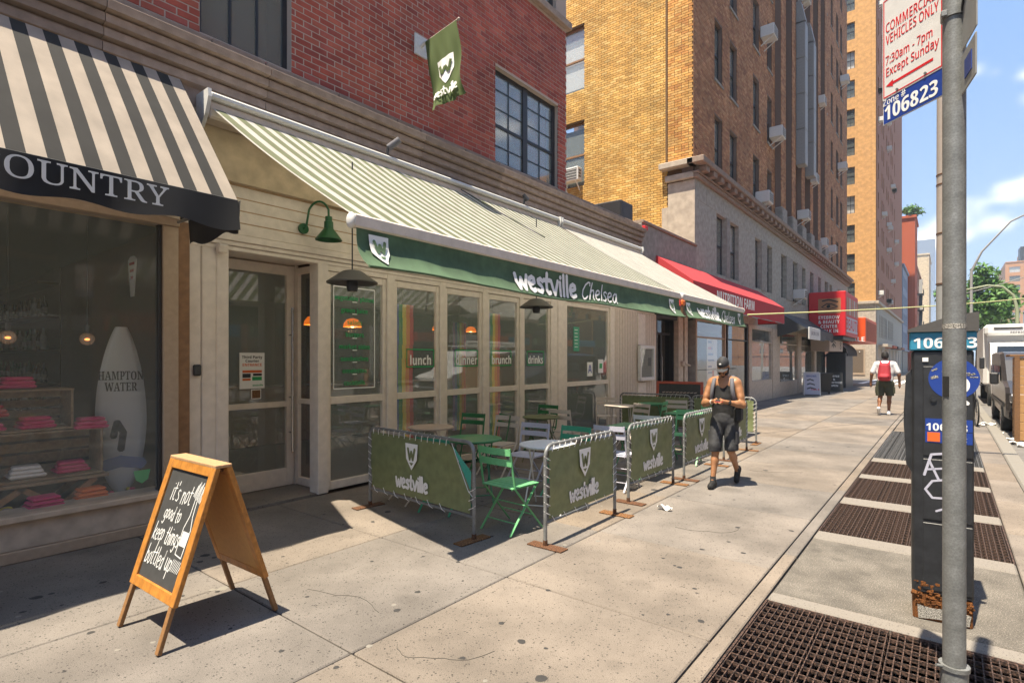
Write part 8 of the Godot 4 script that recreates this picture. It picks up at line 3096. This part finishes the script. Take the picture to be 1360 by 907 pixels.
# ------------------------------------------------------------------ vehicles
func van(label: String, at: Vector3, turn: float, L: float, W: float, H: float, m: String, cat := "van", box := false) -> Node3D:
	# local z towards the front, x to its left... body by lofted sections
	var t := thing("delivery_van" if not box else "box_truck", label, cat, at, turn)
	var hw := W * 0.5
	var prof := PackedVector2Array([Vector2(-L * 0.5, 0.42), Vector2(L * 0.5 - 0.1, 0.36), Vector2(L * 0.5, 0.55), Vector2(L * 0.5, 0.98), Vector2(L * 0.5 - 0.25, 1.12), Vector2(L * 0.5 - 0.95, 1.26), Vector2(L * 0.5 - 1.60, H - 0.22), Vector2(L * 0.5 - 1.95, H - 0.03), Vector2(L * 0.5 - 2.4, H), Vector2(-L * 0.5 + 0.15, H), Vector2(-L * 0.5, H - 0.15)])
	var b := MB.new()
	var ins := [[0.0, hw - 0.09], [0.0, hw]]
	var mid := MB.new()
	b.prism(prof, W - 0.16, Transform3D(Basis(Vector3(0, 0, 1), Vector3(0, 1, 0), Vector3(-1, 0, 0)), Vector3(hw - 0.08, 0, 0)))
	# sides with a bevel
	for s: float in [-1, 1]:
		var n := prof.size()
		var c := Vector2(0, 1.1)
		for i in n:
			var p0 := prof[i]
			var p1 := prof[(i + 1) % n]
			var q0 := p0.lerp(c, 0.055)
			var q1 := p1.lerp(c, 0.055)
			var a := Vector3(s * (hw - 0.08), p0.y, p0.x)
			var e := Vector3(s * (hw - 0.08), p1.y, p1.x)
			var f := Vector3(s * hw, q1.y, q1.x)
			var g := Vector3(s * hw, q0.y, q0.x)
			if s > 0: b.quad(e, a, g, f)
			else: b.quad(a, e, f, g)
		var side := PackedVector2Array()
		for p0 in prof: side.append(p0.lerp(c, 0.055))
		b.prism(side, 0.02, Transform3D(Basis(Vector3(0, 0, 1), Vector3(0, 1, 0), Vector3(-1, 0, 0)), Vector3(s * hw + (0.0 if s > 0 else 0.02), 0, 0)))
	put("body", b, M[m], t)
	# glass
	b = MB.new()
	var z0 := L * 0.5 - 1.02
	var z1 := L * 0.5 - 1.66
	b.quad(Vector3(-hw + 0.20, 1.30, z0 + 0.02), Vector3(hw - 0.20, 1.30, z0 + 0.02), Vector3(hw - 0.24, H - 0.27, z1 + 0.06), Vector3(-hw + 0.24, H - 0.27, z1 + 0.06))
	put("windscreen", b, M["car_glass"], t)
	for s: float in [-1, 1]:
		for k: Array in [[L * 0.5 - 2.45, L * 0.5 - 1.55], [L * 0.5 - 3.9, L * 0.5 - 2.65], [-L * 0.5 + 0.35, L * 0.5 - 4.1]]:
			if m != "van_dark" and k[0] < L * 0.5 - 2.5: continue
			b = MB.new()
			b.span(Vector3(s * (hw + 0.022), 1.22, k[0]), Vector3(s * (hw + 0.027), H - 0.38, k[1]))
			put("side_window", b, M["car_glass"], t)
		b = MB.new()
		b.rbox(Vector3(s * (hw + 0.14), 1.30, L * 0.5 - 1.45), Vector3(0.18, 0.30, 0.10), 0.03)
		put("mirror", b, M["window_dark"], t)
		b = MB.new()
		b.rbox(Vector3(s * (hw - 0.22), 0.86, L * 0.5 - 0.02), Vector3(0.32, 0.22, 0.12), 0.04)
		put("headlight", b, M["chrome"], t)
		b = MB.new()
		b.span(Vector3(s * (hw + 0.02), 0.62, -L * 0.5 + 0.2), Vector3(s * (hw + 0.035), 0.72, L * 0.5 - 0.5), 0.006)
		put("rub_strip", b, M["window_dark"], t)
		for z: float in [L * 0.5 - 0.95, -L * 0.5 + 1.15]:
			b = MB.new()
			b.tube([Vector3(s * (hw - 0.20), 0.345, z), Vector3(s * (hw + 0.028), 0.345, z)], 0.345, 24)
			var w := put("wheel", b, M["tyre"], t)
			b = MB.new()
			b.lathe(Vector3(s * (hw + 0.03), 0.345, z), [Vector2(0, 0.0), Vector2(0.20, 0.0), Vector2(0.21, 0.015)], 18, Basis(Vector3.UP, Vector3(s, 0, 0), Vector3.BACK))
			put("rim", b, M["chrome"], w)
	b = MB.new()
	b.span(Vector3(-hw + 0.35, 0.62, L * 0.5), Vector3(hw - 0.35, 0.86, L * 0.5 + 0.02), 0.008)
	put("grille", b, M["window_dark"], t)
	b = MB.new()
	b.span(Vector3(-hw + 0.05, 0.36, L * 0.5 - 0.05), Vector3(hw - 0.05, 0.56, L * 0.5 + 0.07), 0.04)
	put("bumper", b, M["window_dark"], t)
	return t

func build_vehicles() -> void:
	var t := van("dark brown black van parked at the kerb beside the timber planter", Vector3(2.07, -0.17, -20.5), 0.0, 5.6, 1.95, 2.0, "van_dark")
	# white truck with a high box behind it
	t = thing("box_truck", "white high roofed truck parked beyond the dark van", "truck", Vector3(2.36, -0.28, -31.8))
	var b := MB.new()
	b.rbox(Vector3(0, 2.05, -1.0), Vector3(2.45, 2.5, 6.5), 0.12)
	put("cargo_box", b, M["van_white"], t)
	b = MB.new()
	b.prism(PackedVector2Array([Vector2(2.26, 0.5), Vector2(4.05, 0.5), Vector2(4.05, 1.25), Vector2(3.7, 1.4), Vector2(3.2, 2.5), Vector2(2.26, 2.6)]), 2.1, Transform3D(Basis(Vector3(0, 0, 1), Vector3(0, 1, 0), Vector3(-1, 0, 0)), Vector3(1.05, 0, 0)))
	put("cab", b, M["van_white"], t)
	b = MB.new()
	b.rbox(Vector3(0, 3.05, 2.2), Vector3(2.40, 0.42, 1.2), 0.10)
	put("roof_unit", b, M["van_white"], t)
	b = MB.new()
	for k in 2: b.rbox(Vector3(-0.5 + k * 1.0, 3.12, 2.81), Vector3(0.85, 0.08, 0.03), 0.01)
	put("roof_vent", b, M["interior_grey"], t)
	words("REFRIGERATED", 0.09, M["cloth_grey"], t, Transform3D(Basis.IDENTITY, Vector3(0, 2.94, 2.805)), "Droid Sans", true)
	b = MB.new()
	b.quad(Vector3(-0.9, 1.45, 3.72), Vector3(0.9, 1.45, 3.72), Vector3(0.85, 2.40, 3.28), Vector3(-0.85, 2.40, 3.28))
	put("windscreen", b, M["car_glass"], t)
	b = MB.new()
	b.span(Vector3(-0.9, 0.55, 4.05), Vector3(0.9, 0.95, 4.08), 0.01)
	put("grille", b, M["window_dark"], t)
	for s: float in [-1, 1]:
		b = MB.new()
		b.rbox(Vector3(s * 0.92, 1.08, 4.03), Vector3(0.22, 0.16, 0.10), 0.03)
		put("indicator", b, M["orange_print"], t)
		b = MB.new()
		b.rbox(Vector3(s * 1.30, 1.75, 3.3), Vector3(0.16, 0.45, 0.10), 0.03)
		put("mirror", b, M["window_dark"], t)
		for z: float in [3.0, -2.8]:
			b = MB.new()
			b.tube([Vector3(s * 0.80, 0.45, z), Vector3(s * 1.12, 0.45, z)], 0.45, 22)
			put("wheel", b, M["tyre"], t)
	b = MB.new()
	b.span(Vector3(-1.0, 0.4, -4.0), Vector3(1.0, 0.78, 2.3), 0.02)
	put("chassis", b, M["window_dark"], t)
	# white work van out on the avenue: it stands in the windows' reflections
	t = van("white work van with a roof rack standing on the avenue", Vector3(4.9, -0.15, -18.8), 0.0, 5.6, 2.0, 2.15, "van_white")
	b = MB.new()
	for s: float in [-1, 1]: b.tube([Vector3(s * 0.8, 2.36, -2.4), Vector3(s * 0.8, 2.36, 0.9)], 0.03, 8)
	for k in 4: b.tube([Vector3(-0.8, 2.36, -2.3 + k), Vector3(0.8, 2.36, -2.3 + k)], 0.03, 8)
	for s: float in [-1, 1]:
		for k in 4: b.tube([Vector3(s * 0.8, 2.12, -2.3 + k), Vector3(s * 0.8, 2.36, -2.3 + k)], 0.025, 8)
	put("roof_rack", b, M["white_metal"], t)
	b = MB.new()
	b.tube([Vector3(-0.4, 2.47, -2.4), Vector3(-0.4, 2.47, 1.0)], 0.10, 12)
	put("pipe_carrier", b, M["white_metal"], t)
	words("PLUMBING", 0.34, M["red_print"], t, Transform3D(face(Vector3.ZERO, Vector3(0, 0, 1)).basis, Vector3(-1.03, 1.35, -1.4)), "Droid Sans", true)
	van("blue van standing behind the white work van on the avenue", Vector3(5.0, -0.2, -25.0), 0.0, 5.4, 2.0, 2.1, "blue_van")
	# bicycle locked by the kerb, mostly behind the pole
	t = thing("bicycle", "black bicycle by the kerb, mostly hidden behind the sign pole", "bicycle", Vector3(0.50, ground_y(-18.2), -18.2), 0.1)
	for z: float in [-0.52, 0.52]:
		b = MB.new()
		var ring := []
		for k in 28: ring.append(Vector3(0, 0.34 + 0.33 * cos(TAU * k / 28), z + 0.33 * sin(TAU * k / 28)))
		b.tube(ring, 0.018, 6, false, true)
		var w := put("wheel", b, M["tyre"], t)
		b = MB.new()
		for k in 14: b.tube([Vector3(0, 0.34, z), Vector3(0, 0.34 + 0.32 * cos(TAU * k / 14), z + 0.32 * sin(TAU * k / 14))], 0.002, 4)
		put("spokes", b, M["chrome"], w)
	b = MB.new()
	for q: Array in [[Vector3(0, 0.34, -0.52), Vector3(0, 0.30, -0.05)], [Vector3(0, 0.30, -0.05), Vector3(0, 0.80, -0.20)], [Vector3(0, 0.34, -0.52), Vector3(0, 0.78, -0.19)], [Vector3(0, 0.30, -0.05), Vector3(0, 0.80, 0.36)], [Vector3(0, 0.80, -0.2), Vector3(0, 0.84, 0.36)], [Vector3(0, 0.88, 0.35), Vector3(0, 0.34, 0.52)]]: b.tube(q, 0.016, 8)
	put("frame", b, M["steel_dark"], t)
	b = MB.new()
	b.tube([Vector3(-0.27, 1.0, 0.30), Vector3(-0.1, 1.02, 0.36), Vector3(0.1, 1.02, 0.36), Vector3(0.27, 1.0, 0.30)], 0.013, 8)
	b.tube([Vector3(0, 0.86, 0.355), Vector3(0, 1.02, 0.36)], 0.014, 8)
	put("handlebar", b, M["steel_dark"], t)
	b = MB.new()
	b.rbox(Vector3(0, 0.93, -0.24), Vector3(0.13, 0.05, 0.25), 0.022)
	b.tube([Vector3(0, 0.80, -0.20), Vector3(0, 0.92, -0.235)], 0.013, 8)
	put("saddle", b, M["window_dark"], t)

func build_kerb_side() -> void:
	# boarded roadside dining planter at the right edge
	var t := thing("timber_planter", "boarded timber roadside planter box with a dark corner post at the kerb", "planter", Vector3(1.16, -0.15, -16.2))
	for k in 9:
		var b := MB.new()
		b.rbox(Vector3(1.05, 0.12 + k * 0.20, 0), Vector3(2.0, 0.192, 0.04), 0.005)
		put("plank", b, M["plank"], t)
		b = MB.new()
		b.rbox(Vector3(0.03, 0.12 + k * 0.20, -0.5), Vector3(0.035, 0.192, 0.9), 0.005)
		put("plank", b, M["plank"], t)
	var b := MB.new()
	b.rbox(Vector3(0.02, 0.92, 0.0), Vector3(0.09, 1.86, 0.10), 0.006)
	put("corner_post", b, M["plank_dark"], t)
	b = MB.new()
	b.rbox(Vector3(1.0, 1.86, -0.5), Vector3(2.2, 0.05, 1.1), 0.008)
	put("cap_board", b, M["plank_dark"], t)
	b = MB.new()
	b.ball(Vector3(0.7, 1.98, -0.5), Vector3(0.5, 0.14, 0.4), 14, 8)
	put("covered_bundle", b, M["cloth_white"], t)
	# closed parasols and a lattice fence on the roadway behind the camera's right: seen in the glass
	for k in 3:
		t = thing("closed_parasol", ["closed pale green parasol in the roadway dining area, nearest", "closed pale green parasol in the roadway dining area, middle", "closed pale green parasol in the roadway dining area, farthest"][k], "parasol", Vector3(2.0, -0.15, 3.2 - k * 3.6), 0.0, "closed parasols")
		b = MB.new()
		b.tube([Vector3(0, 0, 0), Vector3(0, 2.75, 0)], 0.025, 8)
		put("pole", b, M["white_metal"], t)
		b = MB.new()
		b.grid(func(u: float, v: float):
			var a := u * TAU
			var r := (0.05 + 0.17 * v) * (1.0 + 0.28 * cos(a * 8.0))
			return Vector3(cos(a) * r, lerpf(2.7, 1.15, v), -sin(a) * r), 64, 8)
		put("canopy", b, M["umbrella"], t)
	t = thing("lattice_fence", "brown diagonal lattice fence round the roadway dining area", "fence", Vector3(1.15, -0.15, 5.0))
	for k in 46:
		for s: float in [-1, 1]:
			b = MB.new()
			var z := -k * 0.26
			b.bar(Vector3(0.012 * s, 0.25, z), Vector3(0.012 * s, 0.95, z + s * 0.70), 0.012, 0.035, Vector3.RIGHT)
			put("lath", b, M["plank_dark"], t)
	b = MB.new()
	b.span(Vector3(-0.04, 0.95, 0.7), Vector3(0.04, 1.03, -12.2), 0.005)
	b.span(Vector3(-0.04, 0.17, 0.7), Vector3(0.04, 0.25, -12.2), 0.005)
	for k in 8: b.span(Vector3(-0.045, 0, 0.4 - k * 1.75), Vector3(0.045, 1.1, 0.31 - k * 1.75), 0.005)
	put("rails", b, M["plank_dark"], t)
	# litter along the kerb
	for k in 7:
		b = MB.new()
		rng.seed = 40 + k
		var q: Array = [[0.80, -18.3, 0.30], [0.93, -17.4, 0.22], [1.05, -16.3, 0.28], [1.15, -15.6, 0.30], [1.22, -15.2, 0.22], [0.62, -17.9, 0.2], [-2.42, -5.75, 0.16]][k]
		var y: float = (0.012 if k in [0, 5, 6] else -0.13) + ground_y(q[1])
		var w: float = q[2]
		b.grid(func(u: float, v: float): return Vector3(q[0] + (u - 0.5) * w, y + 0.02 + 0.03 * sin(u * 7.0 + k) * cos(v * 6.0 + k), q[1] - (v - 0.5) * w * (0.7 if k < 6 else 0.3)), 8, 6)
		solid("paper_litter", b, M["white_paint"], ["crumpled pale plastic bag on the kerb, farthest of the litter", "flattened paper in the gutter next to the plastic bag", "white paper scrap in the middle of the gutter litter", "larger white paper sheet in the gutter by the van", "small white scrap nearest the timber planter", "grey scrap on the pavement side of the kerb", "thin white receipt strip by a barrier foot plate"][k], "litter", "litter by the kerb")
	# wire across the avenue
	t = thing("overhead_wire", "thin yellow green wire strung from the shop awnings across to the avenue", "wire", Vector3(-3.3, 2.5, -12.1))
	b = MB.new()
	var pts := []
	for k in 30:
		var s := k / 29.0
		pts.append(Vector3(-3.28, 2.56, -12.1).lerp(Vector3(4.5, 4.25, -30.0), s) + Vector3(0, -0.14 * sin(PI * s), 0) - t.position)
	b.tube(pts, 0.016, 5)
	put("strand", b, M["wire_yellow"], t)
	t = thing("overhead_cable", "pale sagging cable high across the avenue", "wire", Vector3(1.6, 6, -40))
	b = MB.new()
	pts = []
	for k in 20:
		var s := k / 19.0
		pts.append(Vector3(-0.5, 6.9, -62).lerp(Vector3(9.0, 9.6, -58), s) + Vector3(0, -0.3 * sin(PI * s), 0) - t.position)
	b.tube(pts, 0.04, 5)
	put("strand", b, M["pole_grey"], t)
	# cobra head street lamps down the avenue, seen right of the pole
	for k in 2:
		var p: Vector3 = [Vector3(1.4, 0, -54.0), Vector3(2.35, -0.2, -36.0)][k]
		t = thing("street_lamp", ["slender street lamp whose long arm curves over the avenue", "shorter green grey curved street post beyond the truck"][k], "street lamp", p)
		b = MB.new()
		if k == 0: b.tube([Vector3(0, -0.4, 0), Vector3(0, 8.2, 0), Vector3(0.6, 9.6, 0), Vector3(2.2, 11.6, 0), Vector3(5.5, 13.2, 0)], [0.11, 0.09, 0.07, 0.06, 0.05], 8)
		else: b.tube([Vector3(0.3, -0.4, 0), Vector3(0.28, 4.2, 0), Vector3(0.15, 4.9, 0), Vector3(-0.25, 5.35, 0), Vector3(-0.8, 5.45, 0), Vector3(-2.2, 5.2, 0)], [0.09, 0.08, 0.06, 0.05, 0.05, 0.04], 8)
		put("post", b, M["pole_grey" if k == 0 else "pole_green"], t)
		b = MB.new()
		if k == 0: b.rbox(Vector3(6.0, 13.3, 0), Vector3(1.3, 0.22, 0.4), 0.08)
		else: b.rbox(Vector3(-2.4, 5.15, 0), Vector3(0.5, 0.14, 0.25), 0.05)
		put("head", b, M["white_metal"], t)
	tree("bright green street tree right of the lamp post, nearer of the pair", Vector3(2.2, -0.6, -70), 11.5, 3.4, 2600, 51, 0.42)
	tree("green street tree farther up the avenue before the white loft", Vector3(4.6, -0.9, -92), 9.0, 3.2, 1500, 61, 0.45)
	tree("leafy street tree across the avenue, seen in the glass, nearest", Vector3(18.2, 0, 2), 9.5, 3.2, 1500, 71, 0.40)
	tree("leafy street tree across the avenue, seen in the glass, farther", Vector3(18.2, 0, -22), 8.5, 3.0, 1300, 81, 0.40)
	tree("leafy street tree across the avenue beyond the blue van, farthest", Vector3(18.2, 0, -44), 9.0, 3.2, 1200, 91, 0.45)

# ------------------------------------------------------------------ the left shop's display
func build_display() -> void:
	var t := thing("surfboard", "pale grey surfboard with black lettering standing in the shop window", "surfboard", Vector3(-6.42, 0.34, -1.90), PI / 2 - 0.35)
	var b := MB.new()
	var w := func(y: float) -> float: return 0.21 * pow(sin(PI * clampf(0.03 + 0.94 * pow(y, 0.85), 0, 1)), 0.62)
	var f := func(u: float, v: float) -> Vector3: return Vector3((u - 0.5) * 2.0 * w.call(v), v * 1.62, 0.035 * sqrt(maxf(0.0, 1.0 - pow((u - 0.5) * 2.0, 2.0))))
	b.grid(f, 14, 40)
	b.grid(func(u: float, v: float): return (f.call(1.0 - u, v) as Vector3) * Vector3(1, 1, -1), 14, 40)
	put("board", b, M["surf_grey"], t)
	for k in 2: words(["HAMPTON", "WATER"][k], 0.085, M["black_print"], t, Transform3D(Basis.IDENTITY, Vector3(0, 1.14 - 0.11 * k, 0.037)), "Droid Serif", true, "lettering", 0.58)
	b = MB.new()
	b.stroke([Vector2(-0.06, 0.55), Vector2(-0.03, 0.68), Vector2(0.02, 0.58), Vector2(0.0, 0.42)], 0.06, 0.036)
	put("seal_print", b, M["cloth_charcoal"], t)
	b = MB.new()
	b.stroke([Vector2(-0.16, 0.26), Vector2(0.0, 0.30), Vector2(0.16, 0.27)], 0.11, 0.036)
	put("wave_print", b, M["blue_van"], t)
	# slatted crates stacked on a trestle
	t = thing("trestle_table", "dark wooden trestle table under the crates in the shop window", "table", Vector3(-6.45, 0.33, -1.10))
	b = MB.new()
	b.rbox(Vector3(0, 0.225, 0), Vector3(0.44, 0.03, 1.30), 0.005)
	put("top", b, M["crate_wood"], t)
	for q: Array in [[0.18, -0.55, -0.30], [0.18, 0.0, -0.28], [0.18, -0.05, 0.25], [-0.18, -0.55, -0.30], [-0.18, 0.4, 0.3]]:
		b = MB.new()
		b.bar(Vector3(q[0], 0.21, q[1]), Vector3(q[0], 0.0, q[2]), 0.05, 0.03, Vector3.RIGHT)
		put("leg", b, M["wood_brown"], t)
	for k in 2:
		t = thing("wooden_crate", ["open slatted wooden crate standing on the trestle table", "open slatted wooden crate stacked on top, filled with pink towels"][k], "crate", [Vector3(-6.45, 0.575, -1.13), Vector3(-6.47, 1.01, -1.03)][k], 0.0, "slatted crates in the shop window")
		var cw: float = [1.14, 0.90][k]
		var ch: float = [0.42, 0.36][k]
		for j in 4:
			b = MB.new()
			b.rbox(Vector3(-0.17, ch * (j + 0.5) / 4.0, 0), Vector3(0.015, ch * 0.19, cw), 0.003)
			put("slat", b, M["crate_wood"], t)
		for s: float in [-1, 1]:
			b = MB.new()
			b.rbox(Vector3(0, ch * 0.5, s * cw * 0.5), Vector3(0.36, ch, 0.02), 0.003)
			put("end_board", b, M["crate_wood"], t)
		for y: float in [0.01, ch]:
			b = MB.new()
			b.rbox(Vector3(0, y, 0), Vector3(0.37, 0.018, cw + 0.03), 0.003)
			put("board", b, M["crate_wood"], t)
	var towels := [[-6.40, 1.03, -0.90, "pink_cloth", "bright pink folded towel in the upper crate, nearer the camera"], [-6.40, 1.03, -1.24, "pink_cloth", "hot pink towel in the upper crate by its end board"], [-6.40, 1.15, -0.92, "cloth_red", "red towel lying over the pink one in the upper crate"], [-6.44, 1.385, -1.12, "pink_cloth", "pink hat shaped bundle on top of the upper crate"], [-6.44, 1.385, -0.84, "blue_van", "blue bundle on top of the upper crate"], [-6.42, 0.60, -1.50, "pink_cloth", "pink towel roll at the end of the lower crate"], [-6.42, 0.60, -1.18, "white_paint", "white folded towel in the lower crate"], [-6.42, 0.60, -0.86, "teal_chair", "teal folded towel in the lower crate"], [-6.30, 1.0, -1.62, "pink_cloth", "pink bundle on the lower crate beside the surfboard"], [-6.22, 0.36, -1.60, "orange_print", "orange cushion at the surfboard's foot"], [-6.15, 0.36, -1.25, "pink_cloth", "pink cushion on the deck under the trestle table"]]
	for q: Array in towels:
		b = MB.new()
		for j in 3: b.rbox(Vector3(0.01 * (j % 2), 0.018 + j * 0.034, 0), Vector3(0.21 - 0.02 * j, 0.032, 0.26 - 0.03 * j), 0.014, Basis(Vector3.UP, 0.12 * sin(q[2] * 40.0 + j)))
		solid("folded_towel", b, M[q[3]], q[4], "towel", "folded towels in the shop window").position = Vector3(q[0], q[1], q[2])
	rng.seed = 19
	for k in 26:
		b = MB.new()
		b.ball(Vector3(rng.randf_range(-6.35, -6.03), 0.345 + 0.02, rng.randf_range(-2.02, -0.85)), Vector3(rng.randf_range(0.02, 0.06), 0.02, rng.randf_range(0.02, 0.05)), 8, 6)
		solid("party_favour", b, M[["pink_cloth", "green_print", "teal_chair", "flaked_white", "orange_print", "yellow_paint"][k % 6]], "small %s plastic favour scattered on the shop window deck" % ["pink", "green", "teal", "white", "orange", "yellow"][k % 6], "trinket", "bright favours on the shop deck")
	for k in 2:
		t = thing("globe_bulb", ["clear globe bulb hanging in the shop window by the wood panel", "clear globe bulb hanging in the shop window, at the far left"][k], "bulb", Vector3(-6.6, 1.84, [-1.67, -1.09][k]), 0.0, "hanging globe bulbs")
		b = MB.new()
		b.ball(Vector3.ZERO, Vector3(0.062, 0.062, 0.062), 18, 12)
		put("glass_globe", b, M["bulb_glass"], t)
		b = MB.new()
		b.ball(Vector3(0, -0.005, 0), Vector3(0.022, 0.012, 0.022), 10, 6)
		put("filament", b, M["filament"], t)
		b = MB.new()
		b.tube([Vector3(0, 0.055, 0), Vector3(0, 0.13, 0)], 0.022, 10)
		b.tube([Vector3(0, 0.13, 0), Vector3(0, 1.16, 0)], 0.004, 5)
		put("holder", b, M["window_dark"], t)
	# rows of bottles on the shelves
	var bt := {}
	rng.seed = 7
	for r in 4:
		for k in 15:
			var z := -10.65 - k * 0.30 + rng.randf_range(-0.05, 0.05)
			var kind := ["bottle_green", "bottle_brown", "bottle_clear", "bottle_dark"][rng.randi() % 4] as String
			var h := rng.randf_range(0.27, 0.34)
			var t2 := thing("bottle", "%s glass bottle on the %s back shelf of the left shop" % [kind.substr(7), ["lowest", "second", "third", "highest"][r]], "bottle", Vector3(z, 0.787 + 0.50 * r, -2.17), 0.0, "bottles on the back shelves")
			if not bt.has(kind):
				b = MB.new()
				b.lathe(Vector3.ZERO, [Vector2(0, 0), Vector2(0.04, 0), Vector2(0.042, 0.16), Vector2(0.036, 0.20), Vector2(0.015, 0.235), Vector2(0.015, 0.30), Vector2(0, 0.30)], 12)
				var lb := MB.new()
				lb.tube([Vector3(0, 0.05, 0), Vector3(0, 0.13, 0)], 0.0425, 12, false)
				bt[kind] = [b.mesh(), lb.mesh()]
			put("glass", bt[kind][0], M[kind], t2)
			put("label", bt[kind][1], M["flaked_white"], t2)
			t2.scale = Vector3.ONE * h / 0.30
	t = thing("fan_sign", "white fan shaped paper sign inside the left shop", "sign", Vector3(-7.35, 2.66, -2.29), 0.0)
	b = MB.new()
	b.prism(PackedVector2Array([Vector2(-0.05, -0.30), Vector2(0.05, -0.30), Vector2(0.13, 0.12), Vector2(0.06, 0.16), Vector2(-0.06, 0.16), Vector2(-0.13, 0.12)]), 0.01, Transform3D(Basis.IDENTITY, Vector3(0, 0, 0)))
	put("sheet", b, M["white_print"], t)
	for k in 3:
		b = MB.new()
		b.span(Vector3(-0.08 + 0.02 * k, 0.06 - 0.08 * k, 0.011), Vector3(0.08 - 0.02 * k, 0.09 - 0.08 * k, 0.013))
		put("print_line", b, M["cloth_red"], t)
	t = thing("window_sticker", "green shield sticker low in the corner of the left shop window", "sticker", Vector3(-5.96, 0.55, -1.93))
	b = MB.new()
	b.prism(PackedVector2Array([Vector2(-0.07, 0.05), Vector2(0.07, 0.05), Vector2(0.05, -0.04), Vector2(0, -0.075), Vector2(-0.05, -0.04)]), 0.003, Transform3D(face(Vector3.ZERO, Vector3(0, 0, -1)).basis, Vector3.ZERO))
	put("sheet", b, M["green_print"], t)

# ------------------------------------------------------------------ window units on the tall block
func build_window_units() -> void:
	var spots := [[-24.0, 14.55, "big white window unit high on the street front, nearest of all"], [-25.4, 10.95, "white window unit beside the fourth column of windows"], [-23.25, 7.72, "white window unit standing on the cornice by the third window"], [-30.0, 4.55, "white window unit low on the grey base wall"], [-30.9, 8.6, "white window unit between the brick piers"], [-33.2, 11.0, "grey window unit high between the brick piers"], [-36.2, 8.1, "white window unit at the far brick piers"], [-39.4, 8.2, "small window unit beyond the piers on the cornice"], [-43.9, 14.6, "small far window unit near the block's end"], [-44.6, 4.9, "small window unit on the far base wall"], [-35.5, 16.0, "white window unit high up between the far piers"], [-45.0, 21.0, "window unit highest at the block's far end"], [-31.0, 19.5, "white window unit high above the vent duct"]]
	for s: Array in spots: aircon(s[2], Vector3(-5.93, s[1], s[0]), PI / 2, 0.66, 0.45, 0.52)
	aircon("white window unit in the lower window of the yellow side wall", Vector3(-10.2, 7.72, -16.40), 0.0, 0.70, 0.46, 0.30)
	for k in 2:
		var t := thing("vent_duct", ["square galvanised vent duct running up the piers, nearer one", "square galvanised vent duct running up the piers, farther one"][k], "duct", Vector3(-5.60, 11.0, [-30.0, -32.2][k]), 0.0, "vent ducts on the street front")
		var b := MB.new()
		for j in 4: b.rbox(Vector3(0, 0.9 + j * 1.72, 0), Vector3(0.42, 1.70, 0.62), 0.02)
		put("duct_length", b, M["duct_metal"], t)
		b = MB.new()
		b.prism(PackedVector2Array([Vector2(-0.21, 7.0), Vector2(0.21, 7.0), Vector2(0.0, 8.0), Vector2(-0.21, 8.0)]), 0.5, Transform3D(Basis.IDENTITY, Vector3(0, 0, -0.25)))
		put("hood", b, M["duct_metal"], t)

func more_materials() -> void:
	var m := mat("orange_glow", 0.62, 0.20, 0.02, 0.5)
	m.emission_enabled = true
	m.emission = Color(1.0, 0.48, 0.06)
	m.emission_energy_multiplier = 0.22
	m = mat("bulb_lit", 0.8, 0.7, 0.5, 0.5)
	m.emission_enabled = true
	m.emission = Color(1.0, 0.75, 0.42)
	m.emission_energy_multiplier = 3.0
	m = mat("filament", 0.8, 0.5, 0.3, 0.5)
	m.emission_enabled = true
	m.emission = Color(1.0, 0.55, 0.25)
	m.emission_energy_multiplier = 1.2
	mat("orange_sign", 0.72, 0.085, 0.01, 0.45)
	mat("wire_yellow", 0.55, 0.55, 0.26, 0.7)
	mat("pole_green", 0.22, 0.25, 0.16, 0.6)
	mat("surf_grey", 0.42, 0.44, 0.44, 0.35)
	mat("crate_wood", 0.26, 0.185, 0.115, 0.8, "blotch", 3.0)
	mat("pink_cloth", 0.55, 0.03, 0.15, 0.8, "cloth", 6.0)
	mat("yellow_paint", 0.65, 0.55, 0.05, 0.6)
	mat("blue_van", 0.03, 0.09, 0.26, 0.3)
	mat("bottle_green", 0.02, 0.06, 0.02, 0.1)
	mat("bottle_brown", 0.08, 0.03, 0.01, 0.1)
	mat("bottle_clear", 0.30, 0.30, 0.28, 0.1)
	mat("bottle_dark", 0.02, 0.015, 0.015, 0.1)
	m = mat("car_glass", 0.02, 0.025, 0.03, 0.03)
	m.metallic_specular = 0.8

func _ready() -> void:
	setup_view()
	setup_materials()
	more_materials()
	build_far()
	build_ground()
	build_red_building()
	build_annex()
	build_tall_building()
	build_far_blocks()
	build_awnings()
	build_terrace()
	build_sandwich_board()
	build_boards()
	build_meter()
	build_poles()
	build_wall_fittings()
	build_window_graphics()
	build_vehicles()
	build_kerb_side()
	build_display()
	build_window_units()
	person_in_black()
	person_with_backpack()
